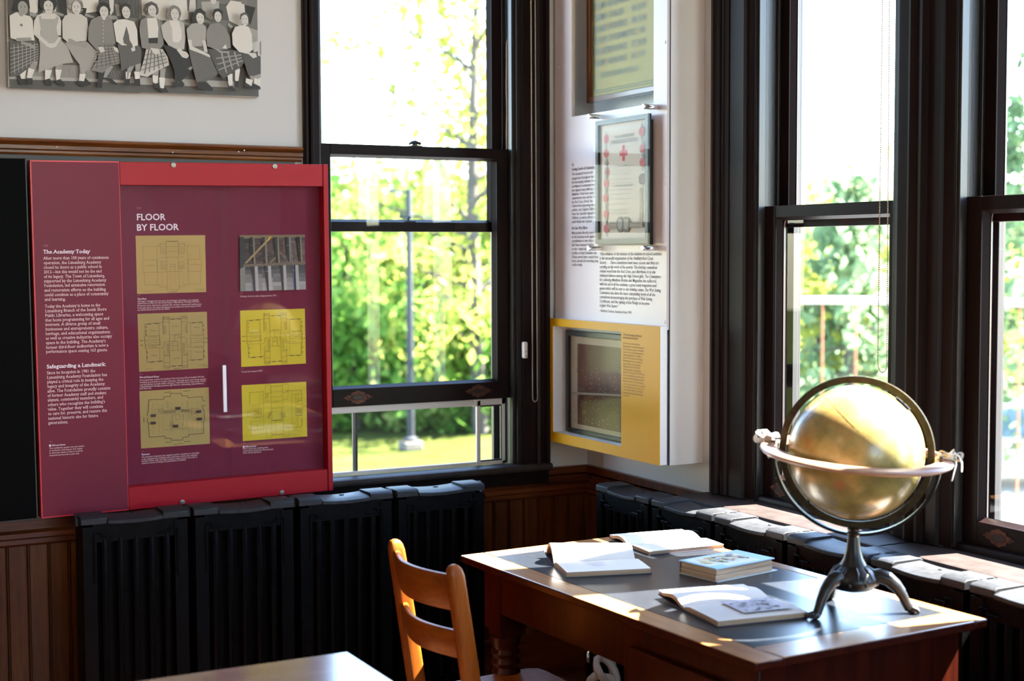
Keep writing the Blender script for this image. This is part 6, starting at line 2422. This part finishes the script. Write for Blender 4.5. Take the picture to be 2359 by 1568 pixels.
def tie(name, label, ang, tails, w=0.014, knot=True):
    d = h1 * math.cos(ang) + h2 * math.sin(ang)
    s_ = up.cross(d)
    c = HC + d * 0.1955
    o_ = Vector(c)
    b = MB()
    lp = []
    for i in range(25):
        a = 2 * PI * i / 24
        lp.append(c + d * 0.0215 * (1 + .06 * math.cos(3 * a)) * math.copysign(abs(math.cos(a)) ** .6, math.cos(a)) + up * 0.0092 * math.copysign(abs(math.sin(a)) ** .6, math.sin(a)))
    strip(b, lp, w, s_)
    k = c + d * 0.012 + up * 0.013
    if knot:
        b.ball(k, 0.010, 12, 8, (1, 1, .8))
        b.ball(k + s_ * 0.008 - d * 0.008, 0.0075, 10, 6)
        for sg in (-1, 1):                        # two flattened bow loops
            lp = [k + d * (sg * .026 * math.sin(PI * i / 12) ** .8 * (1 if i else 0)) + up * (.009 * math.sin(2 * PI * i / 12)) + s_ * (.010 * math.sin(PI * i / 12)) for i in range(13)]
            strip(b, lp, w * .9, s_ * .9 - up * .3, 0.0016)
    for tail in tails:
        strip(b, [k + d * p[0] + up * p[1] + s_ * p[2] for p in tail], w * .9, s_ * .8 + d * .2)
    for v_ in b.bm.verts:
        v_.co -= o_
    o = b.build(name, m_cloth, None, smooth=60)
    o.location = o_
    tag(o, label, 'ribbon')
    return o


tie('cloth_tie', 'white cloth tape knotted round the left end of the globe ring', PI * 0.93, [[(0, 0, 0), (.004, .010, -.006), (.016, .012, -.016), (.024, .006, -.022), (.020, .000, -.024)], [(0, 0, 0), (-.012, .010, .012), (-.026, .007, .022), (-.034, .002, .026)], [(-.012, -.018, .004), (-.024, -.028, .006), (-.034, -.050, .006)], [(-.004, -.018, -.004), (-.004, -.034, -.006), (-.010, -.046, -.008)]], 0.026)
tie('cloth_tie', 'white cloth tape hanging with two loose tails from the right end of the globe ring', 0.02 * PI, [[(0, 0, 0), (.008, .008, 0), (.018, .003, -.002), (.024, -.012, -.004), (.026, -.030, -.004)], [(0, 0, 0), (.006, .007, .006), (.012, -.002, .008), (.013, -.022, .008), (.010, -.044, .008), (.008, -.056, .008)], [(0, 0, 0), (.002, .010, .012), (.010, .006, .020), (.014, -.006, .022)], [(0, 0, 0), (-.014, .004, .004), (-.028, .000, .006)]], 0.020)

# knotted white cord on the floor between the radiators
m_wcord = simple('white_braided_cord', S(200, 190, 180, 0.85), 0.8, bmp=(300, 0.4, 0.001))
t = thing('white_cord', 'thick white braided cord coiled low in the dark corner under the library table', 'cord', (2.60, 4.10, 0))
pts = []
c0 = at_y(1386, 1552, 4.05)
for i in range(60):
    u = i / 59
    a = u * PI * 8.2
    pts.append((c0.x - 2.60 + 0.042 * math.cos(a) * (1 - .2 * u) + 0.05 * (u - .5), 4.05 - 4.10 + 0.03 * math.sin(a * 1.3), 0.03 + 0.20 * u + 0.045 * math.sin(a)))
b = MB()
b.tube(pts, [0.013 + 0.002 * math.sin(i * 1.9) for i in range(60)], 10)
b.build('coil', m_wcord, t, smooth=60)
b = MB()
b.tube([(pts[0][0], pts[0][1], pts[0][2]), (pts[0][0] - 0.05, pts[0][1], 0.013), (pts[0][0] - 0.2, pts[0][1] - 0.05, 0.013)], 0.012, 10)
b.build('loose_end', m_wcord, t)
# radiator valve with a small chain tag
vx = at_y(1357, 1505, 4.30)
t = thing('radiator_valve', 'small steel radiator valve glinting in the dark corner below the wainscot', 'valve', (vx.x, 4.30, 0))
b = MB()
b.tube([(0, 0, 0), (0, 0, vx.z - 0.03)], 0.011, 12)
b.build('pipe', m_iron, t)
b = MB()
b.lathe([(0.012, -0.03), (0.016, -0.02), (0.016, 0.0), (0.010, 0.012), (0.014, 0.016), (0.014, 0.024), (0.006, 0.028)], (0, 0, vx.z), 12)
b.tube([(0, 0, vx.z - 0.012), (0.09, 0.0, vx.z - 0.012), (0.13, -0.02, vx.z - 0.012)], 0.010, 10)
b.build('valve_body', m_chrome, t)

# ================================================================== outside
GZ = -2.5
m_lawn = simple('lawn', (0.040, 0.052, 0.0095, 1), 0.9, spec=0.05, var=(1.2, 0.35, (1, 1, 1)))
m_foot = simple('footing_concrete', (0.13, 0.12, 0.105, 1), 0.9, spec=0.1, var=(3.0, 0.2, (1, 1, 1)))
m_conc = simple('pale_concrete', (0.4, 0.376, 0.344, 1), 0.9, spec=0.2, var=(2.0, 0.15, (1, 1, 1)))
m_asph = simple('grey_asphalt', (0.07, 0.07, 0.075, 1), 0.85, spec=0.2, var=(6.0, 0.2, (1, 1, 1)))
b = MB()
b.box(-60, 90, 14.0, 110, GZ - 0.5, GZ)
structure(b.build('ground_lawn', m_lawn, smooth=0))
b = MB()
b.box(-60, 90, YL + WT + 0.01, 14.0, GZ - 0.5, GZ)
b.box(XR + WT + 0.01, 90, -40, YL + WT + 0.01, GZ - 0.5, GZ)
b.box(-60, XR + WT + 0.01, -60, Y0 - WT - 0.01, GZ - 0.5, GZ)
structure(b.build('ground_gravel', simple('grey_gravel', (0.17, 0.17, 0.175, 1), 0.9, spec=0.1, var=(9, 0.25, (1, 1, 1))), smooth=0))
b = MB()
pa, pb, pc_, pd = out(2130, 21), out(2750, 21), out(2750, 37), out(2130, 37)
b.prism([(p.x, p.y, GZ) for p in (pa, pb, pc_, pd)], (0, 0, 0.02))
structure(b.build('road', m_conc, smooth=0))
b = MB()
pa, pb, pc_, pd = out(2130, 9), out(2900, 9), out(2900, 20.8), out(2130, 20.8)
b.prism([(p.x, p.y, GZ) for p in (pa, pb, pc_, pd)], (0, 0, 0.02))
structure(b.build('parking_pavement', m_asph, smooth=0))

m_bark = simple('grey_bark', (0.09, 0.078, 0.068, 1), 0.9, spec=0.1, var=(6, 0.4, (1, 1, 0.3)))
lf_y = leaf_mat('spring_leaf_yellow', (0.169, 0.221, 0.039, 1), (0.273, 0.3055, 0.065, 1), (0.39, 0.377, 0.13, 1))
lf_g = leaf_mat('spring_leaf_green', (0.08, 0.192, 0.04, 1), (0.16, 0.288, 0.064, 1), (0.32, 0.4, 0.12, 1))
lf_d = leaf_mat('deep_leaf_green', (0.035, 0.1, 0.02, 1), (0.085, 0.19, 0.03, 1), (0.17, 0.28, 0.05, 1))
lf_s = leaf_mat('spruce_blue_green', (0.09, 0.15, 0.08, 1), (0.16, 0.25, 0.13, 1), (0.30, 0.37, 0.20, 1))


def leaf_quads(rnd, centres, n, spread, size, verts, faces):
    for _ in range(n):
        c = rnd.choice(centres)
        p = Vector((rnd.gauss(c[0], spread), rnd.gauss(c[1], spread), rnd.gauss(c[2], spread * .8)))
        a = Vector((rnd.gauss(0, 1), rnd.gauss(0, 1), rnd.gauss(0, .6))).normalized()
        q = a.orthogonal().normalized()
        q = (q * math.cos(rnd.random() * 6.28) + a.cross(q) * math.sin(rnd.random() * 6.28))
        s = size * (0.6 + 0.8 * rnd.random())
        i = len(verts)
        w = a.cross(q)
        verts += [tuple(p - q * s), tuple(p + w * s * .55), tuple(p + q * s), tuple(p - w * s * .55)]
        faces.append((i, i + 1, i + 2, i + 3))


def mesh_obj(name, verts, faces, mat, parent):
    me = bpy.data.meshes.new(name)
    me.from_pydata(verts, [], faces)
    me.materials.append(mat)
    o = bpy.data.objects.new(name, me)
    return link(o, parent)


def tree(name, label, loc, h, r, base, n, leaf, size, seed, lean=(0, 0), branches=16, spread=0.55, group='trees outside the windows', trunk=0.16, top_sparse=1.0):
    rnd = random.Random(seed)
    t = thing(name, label, 'tree', loc, group)
    b = MB()
    th = h * 0.88
    path = [(lean[0] * u * u * h + .12 * math.sin(u * 5 + seed), lean[1] * u * u * h + .12 * math.cos(u * 4 + seed), th * u) for u in [i / 8 for i in range(9)]]
    b.tube(path, [trunk * (1 - .85 * i / 8) + .012 for i in range(9)], 8)
    cent = []
    for k in range(branches):
        u = base + (0.98 - base) * (k + rnd.random()) / branches
        i = min(7, int(u * 8))
        f = u * 8 - i
        p0 = Vector(path[i]).lerp(Vector(path[i + 1]), f)
        a = rnd.random() * 2 * PI
        ln = r * math.sin(PI * min(1, max(0.08, (u - base * .6) / (1.06 - base * .6)))) ** .7 * (0.6 + .55 * rnd.random())
        d = Vector((math.cos(a), math.sin(a), 0.35 + .5 * rnd.random()))
        bp_ = [p0 + d * ln * s + Vector((0, 0, -.12 * ln * s * s)) for s in (0, .35, .7, 1)]
        br = trunk * .42 * (1 - .7 * u)
        b.tube(bp_, [br + .01, br * .7 + .008, br * .45 + .006, .006], 6)
        for s in (.35, .55, .75, .9, 1.0, 1.1):
            q = p0 + d * ln * s + Vector((rnd.gauss(0, .18 * r), rnd.gauss(0, .18 * r), rnd.gauss(0, .12 * r)))
            cent.append((q.x, q.y, q.z))
    b.build('trunk', m_bark, t)
    v, f = [], []
    leaf_quads(rnd, cent, n, spread, size, v, f)
    mesh_obj('crown', v, f, leaf, t)
    return t


def spruce(label, loc, h, r, n, seed, group='trees outside the windows'):
    rnd = random.Random(seed)
    t = thing('spruce_tree', label, 'tree', loc, group)
    b = MB()
    b.tube([(0, 0, 0), (0, 0, h * .5), (0, 0, h)], [.16, .09, .015], 8)
    v, f = [], []
    tiers = int(h * 2.4)
    cent = []
    for k in range(tiers):
        z = h * (.12 + .87 * k / tiers)
        rr = r * (1 - (z / h)) ** .85 + .08
        for j in range(6):
            a = rnd.random() * 2 * PI
            tip = Vector((math.cos(a) * rr, math.sin(a) * rr, z - rr * .10))
            b.tube([(0, 0, z), tuple(tip * .6 + Vector((0, 0, z + .06 * rr)) * .4), tuple(tip)], [.022, .014, .005], 5)
            for s in (.3, .5, .7, .85, 1):
                q = Vector((0, 0, z)).lerp(tip, s)
                cent.append((q.x, q.y, q.z - .06))
    leaf_quads(rnd, cent, n, .15, .105, v, f)
    b.build('trunk', m_bark, t)
    mesh_obj('crown', v, f, lf_s, t)
    return t


def shrub(label, loc, w, h, n, leaf, size, seed):
    rnd = random.Random(seed)
    t = thing('shrub', label, 'shrub', loc, 'shrubs along the lawn')
    b = MB()
    cent = []
    for k in range(16):
        a = rnd.random() * 2 * PI
        q = Vector((math.cos(a) * w * rnd.random(), math.sin(a) * w * .6 * rnd.random(), h * (.25 + .7 * rnd.random())))
        b.tube([(q.x * .2, q.y * .2, 0), tuple(q * .6), tuple(q)], [.03, .02, .008], 5)
        for s in (.4, .7, 1, 1.05):
            cent.append((q.x * s + rnd.gauss(0, .25), q.y * s + rnd.gauss(0, .25), max(.1, q.z * s)))
    b.build('stem', m_bark, t)
    v, f = [], []
    leaf_quads(rnd, cent, n, .38, size, v, f)
    mesh_obj('foliage', v, f, leaf, t)


# seen through the left window
tree('broadleaf_tree', 'tall thin-leaved yellow-green tree on the right of the left window, reaching above the frame', out(1100, 33), 13.5, 3.0, 0.16, 3910, lf_y, .126, 3, (-.004, .0), 30, .42, trunk=.20)
tree('broadleaf_tree', 'yellow-green tree behind the grey lamp pole', out(940, 40), 5.6, 2.6, 0.10, 3910, lf_y, .141, 11, (.0, 0), 24, .45)
tree('broadleaf_tree', 'low bushy green tree at the left edge of the left window', out(790, 37), 5.9, 2.5, 0.10, 3910, lf_g, .133, 5, (.01, 0), 24, .5)
tree('broadleaf_tree', 'green tree between the lamp pole and the window edge, half behind its neighbours', out(1030, 41), 5.9, 2.6, 0.08, 4080, lf_g, .141, 8, (0, 0), 24, .5)
tree('broadleaf_tree', 'deep green tree low behind the lamp pole', out(865, 43), 5.0, 2.8, 0.05, 4420, lf_d, .148, 14, (0, 0), 22, .5)
tree('broadleaf_tree', 'thin yellow tree beside the right jamb of the left window', out(1165, 38), 8.5, 2.4, 0.08, 3060, lf_y, .133, 19, (-.01, 0), 20, .5)
tree('broadleaf_tree', 'green tree hidden behind the red case at the left', out(705, 40), 5.6, 2.6, 0.08, 2720, lf_g, .141, 23, (0, 0), 18, .5)
for i, (px, d_, w_, h_, lm, lb) in enumerate(((790, 34.0, 1.6, 2.6, lf_d, 'dark green shrub at the foot of the bushy tree by the red case'), (880, 35.0, 1.7, 2.9, lf_g, 'bright green shrub left of the lamp pole'), (965, 34.5, 1.6, 2.4, lf_d, 'dark shrub right behind the lamp pole foot'),
                                              (1040, 34.0, 1.6, 2.8, lf_g, 'green shrub seen through the insect screen between pole and white slide bar'), (1115, 33.5, 1.5, 2.6, lf_d, 'dark shrub at the foot of the tall yellow-green tree'), (1180, 35.0, 1.7, 3.0, lf_g, 'green shrub beside the window jamb'), (720, 35.0, 1.8, 2.8, lf_g, 'green shrub hidden behind the red case'))):
    shrub(lb, out(px, d_), w_, h_, 2600, lm, .14, 40 + i)
# lamp pole on a concrete block
pz = out(943, 30.2)
t = thing('lamp_pole', 'thin grey metal lamp pole on a concrete footing on the lawn', 'pole', pz)
b = MB()
b.box(-0.21, 0.20, -0.20, 0.20, 0, 0.19)
b.build('footing', m_foot, t, bevel=0.03)
m_galv = simple('galvanised_steel', (0.030, 0.034, 0.040, 1), 0.6, spec=0.2)
b = MB()
b.lathe([(0.16, 0.22), (0.16, 0.25), (0.075, 0.29), (0.072, 2.0), (0.062, 5.35), (0.05, 5.40)], (0, 0, 0), 16)
b.build('shaft', m_galv, t)
b = MB()
dx = Vector((RIGHT.x, RIGHT.y, 0)).normalized()
b.tube([tuple(Vector((0, 0, 5.32))), tuple(-dx * .25 + Vector((0, 0, 5.36))), tuple(-dx * .42 + Vector((0, 0, 5.35)))], [.03, .028, .05], 8)
b.tube([tuple(Vector((0, 0, 4.8))), tuple(-dx * .22 + Vector((0, 0, 4.84)))], [.025, .06], 8)
b.build('lamp_arm', m_galv, t)

# seen through the right windows
spruce('blue-green spruce with a pointed top seen through the window above the globe', out(1962, 24), 5.55, 1.9, 3600, 31)
spruce('tall blue-green spruce seen through the last window at the right edge', out(2420, 27), 8.6, 3.0, 5000, 33)
tree('broadleaf_tree', 'yellow-green tree left of the spruce in the window above the globe', out(1850, 30), 4.9, 2.2, 0.06, 3910, lf_y, .141, 51, (0, 0), 24, .5)
tree('broadleaf_tree', 'pale green tree behind the bead chain in the window above the globe', out(2060, 33), 5.0, 2.1, 0.06, 3060, lf_g, .141, 57, (0, 0), 20, .5)
tree('broadleaf_tree', 'yellow-green tree behind the white rail in the last window', out(2290, 52), 5.6, 2.2, 0.06, 3060, lf_y, .163, 61, (0, 0), 20, .5)
tree('broadleaf_tree', 'yellow-green tree at the far side of the window above the globe', out(1780, 36), 5.2, 2.4, 0.06, 3060, lf_y, .141, 67, (0, 0), 20, .5)
shrub('green shrub at the foot of the spruce above the globe', out(1890, 28), 1.5, 1.8, 1200, lf_s, .18, 71)
tree('broadleaf_tree', 'small yellow sapling just left of the spruce above the globe', out(1893, 25.0), 4.6, 0.8, 0.10, 900, lf_y, .10, 77, (0, 0), 16, .26, trunk=.06)
tree('broadleaf_tree', 'small yellow sapling just right of the spruce above the globe', out(2052, 25.5), 4.3, 0.7, 0.10, 800, lf_y, .10, 79, (0, 0), 16, .26, trunk=.06)
# tall wire fence: white top pipe on rust-brown posts
R0, R1 = out(1700, 22), out(2500, 22)
zr = CAM.z - 22 * 0.0322
t = thing('fence', 'white pipe rail on thin rusty posts across the right windows', 'fence', (R0.x, R0.y, GZ))
b = MB()
dv = Vector((R1.x - R0.x, R1.y - R0.y, 0))
b.tube([(0, 0, zr - GZ), tuple(dv * .5 + Vector((0, 0, zr - GZ))), tuple(dv + Vector((0, 0, zr - GZ - .03)))], 0.052, 12)
b.build('top_rail', simple('white_pipe', (0.75, 0.75, 0.74, 1), 0.5), t)
m_rust = simple('rust', (0.30, 0.11, 0.05, 1), 0.8)
for px in (1895, 1972, 2120, 2350):
    k = (px - 1700) / 800
    b = MB()
    # the column of the image at px, on the line of the fence
    d = ray(px, 690)
    A = R0.xy
    D = dv.xy
    den = d.x * D.y - d.y * D.x
    s_ = (A.x * d.y - A.y * d.x) / den * -1 if abs(den) > 1e-9 else k
    s_ = (A.y * d.x - A.x * d.y) / (D.x * d.y - D.y * d.x)
    p = dv * s_
    b.tube([(p.x, p.y, 0), (p.x, p.y, zr - GZ)], 0.016, 8)
    b.build('post', m_rust, t)


# cars
def car(label, loc, yaw, body, seed):
    m = Matrix.Translation(loc) @ Matrix.Rotation(yaw, 4, 'Z')
    t = thing('car', label, 'car', matrix=m, group='parked cars')
    b = MB()
    prof = [(-2.15, .35), (-2.2, .62), (-2.05, .80), (-1.2, .92), (1.15, .95), (2.05, .78), (2.2, .58), (2.15, .35)]
    b.prism([(x, -.85, z) for x, z in prof], (0, 1.7, 0))
    b.build('body', body, t, bevel=0.08, segs=3)
    b = MB()
    cab_ = [(-1.75, .92), (-1.05, 1.42), (.35, 1.45), (1.15, .94)]
    b.loft([[(x, -.80, z) if z < 1 else (x, -.62, z) for x, z in cab_], [(x, .80, z) if z < 1 else (x, .62, z) for x, z in cab_]])
    b.build('windows', simple('car_glass', (0.10, 0.16, 0.20, 1), 0.08, spec=0.8), t, bevel=0.04)
    b = MB()
    b.prism([(-1.08, -.63, 1.40), (.38, -.63, 1.43), (.30, -.60, 1.475), (-1.0, -.60, 1.45)], (0, 1.26, 0))
    b.build('roof', body, t, bevel=0.02)
    for x in (-1.35, 1.35):
        for y in (-.86, .86):
            b = MB()
            b.lathe([(.0, -.1), (.29, -.1), (.32, -.07), (.32, .07), (.29, .1), (.0, .1)], (x, y, .32), 24, (0, 1, 0))
            b.build('wheel', m_black, t)


car('white parked car on the bright road beyond the last window', out(2385, 27), math.radians(-28), simple('white_car_paint', (0.80, 0.80, 0.78, 1), 0.3, coat=0.5), 1)
car('dark grey car parked close below the last window', out(2420, 15.2), math.radians(-28), simple('grey_car_paint', (0.07, 0.075, 0.085, 1), 0.3, coat=0.6), 2)
# a house far off
t = thing('house', 'far pale house with a red door patch behind the spruce in the last window', 'house', out(2345, 78))
b = MB()
b.box(-5, 5, -3, 3, 0, 2.6)
b.build('walls', simple('pale_siding', (0.55, 0.62, 0.68, 1), 0.7), t)
b = MB()
b.prism([(-5.4, -3.4, 2.6), (-5.4, 0, 4.6), (-5.4, 3.4, 2.6)], (10.8, 0, 0))
b.build('roof', simple('grey_shingle', (0.22, 0.24, 0.28, 1), 0.9), t)
b = MB()
b.box(-.7, .5, -3.05, -2.98, 0.0, 2.1)
b.build('door', simple('red_door', (0.40, 0.10, 0.07, 1), 0.6), t)

# ================================================================== light: clear sky, sun from the right, lamps of the room
w = bpy.data.worlds.new('sky')
SC.world = w
w.use_nodes = True
nt = w.node_tree
bg = nt.nodes['Background']
sky = nt.nodes.new('ShaderNodeTexSky')
sky.sky_type = 'NISHITA'
sky.sun_disc = False
SUN_EL = math.radians(51.0)
sky.sun_elevation = SUN_EL
sky.air_density = 1.0
sky.dust_density = 0.3
sky.ozone_density = 2.0
sd_ = Vector((1.0, -0.17, 1.25)).normalized()          # towards the sun
sky.sun_rotation = math.atan2(sd_.x, sd_.y)
nt.links.new(sky.outputs[0], bg.inputs['Color'])
bg.inputs['Strength'].default_value = SKY
sl = bpy.data.lights.new('sun', 'SUN')
sl.energy = SUNE
sl.angle = math.radians(0.55)
sl.color = (1.0, 0.95, 0.86)
so_ = bpy.data.objects.new('sun', sl)
so_.rotation_euler = sd_.to_track_quat('Z', 'Y').to_euler()
so_.location = (20, -3, 25)
link(so_)

t = thing('ceiling_lamp', 'frosted globe pendant lamp above the middle of the room behind the camera', 'lamp', (-1.2, 1.2, 2.75))
b = MB()
b.lathe([(0.0, 0.25), (0.05, 0.25), (0.06, 0.22), (0.17, 0.10), (0.18, 0.0), (0.13, -0.12), (0.0, -0.16)], (0, 0, 0), 32)
m_l, nt, bs = new_mat('lamp_glow')
bs.inputs['Base Color'].default_value = (0.8, 0.75, 0.65, 1)
bs.inputs['Emission Color'].default_value = (1.0, 0.72, 0.44, 1)
bs.inputs['Emission Strength'].default_value = LAMP
b.build('shade', m_l, t)
b = MB()
b.tube([(0, 0, 0.25), (0, 0, ZC - 2.75)], 0.008, 8)
b.build('stem', m_black, t)

# ================================================================== camera
cd = bpy.data.cameras.new('camera')
cam = bpy.data.objects.new('camera', cd)
m = Matrix((RIGHT, -DOWN, -_fw)).transposed().to_4x4()
m.translation = CAM
cam.matrix_world = m
cd.sensor_width = 36.0
cd.lens = FPX / 2359.0 * 36.0
cd.clip_start = 0.05
cd.clip_end = 400
cd.dof.use_dof = True
cd.dof.focus_distance = 4.3
cd.dof.aperture_fstop = 3.0
link(cam)
SC.camera = cam

SC.view_settings.view_transform = 'Standard'
SC.view_settings.look = 'None'
SC.view_settings.exposure = EXPO
SC.view_settings.gamma = 1.0
SC.view_settings.use_curve_mapping = False
SC.cycles.use_denoising = True
SC.cycles.max_bounces = 10
SC.cycles.diffuse_bounces = 5
SC.cycles.glossy_bounces = 4
SC.cycles.transparent_max_bounces = 12
SC.cycles.sample_clamp_indirect = 6.0
SC.cycles.caustics_reflective = False
SC.cycles.caustics_refractive = False
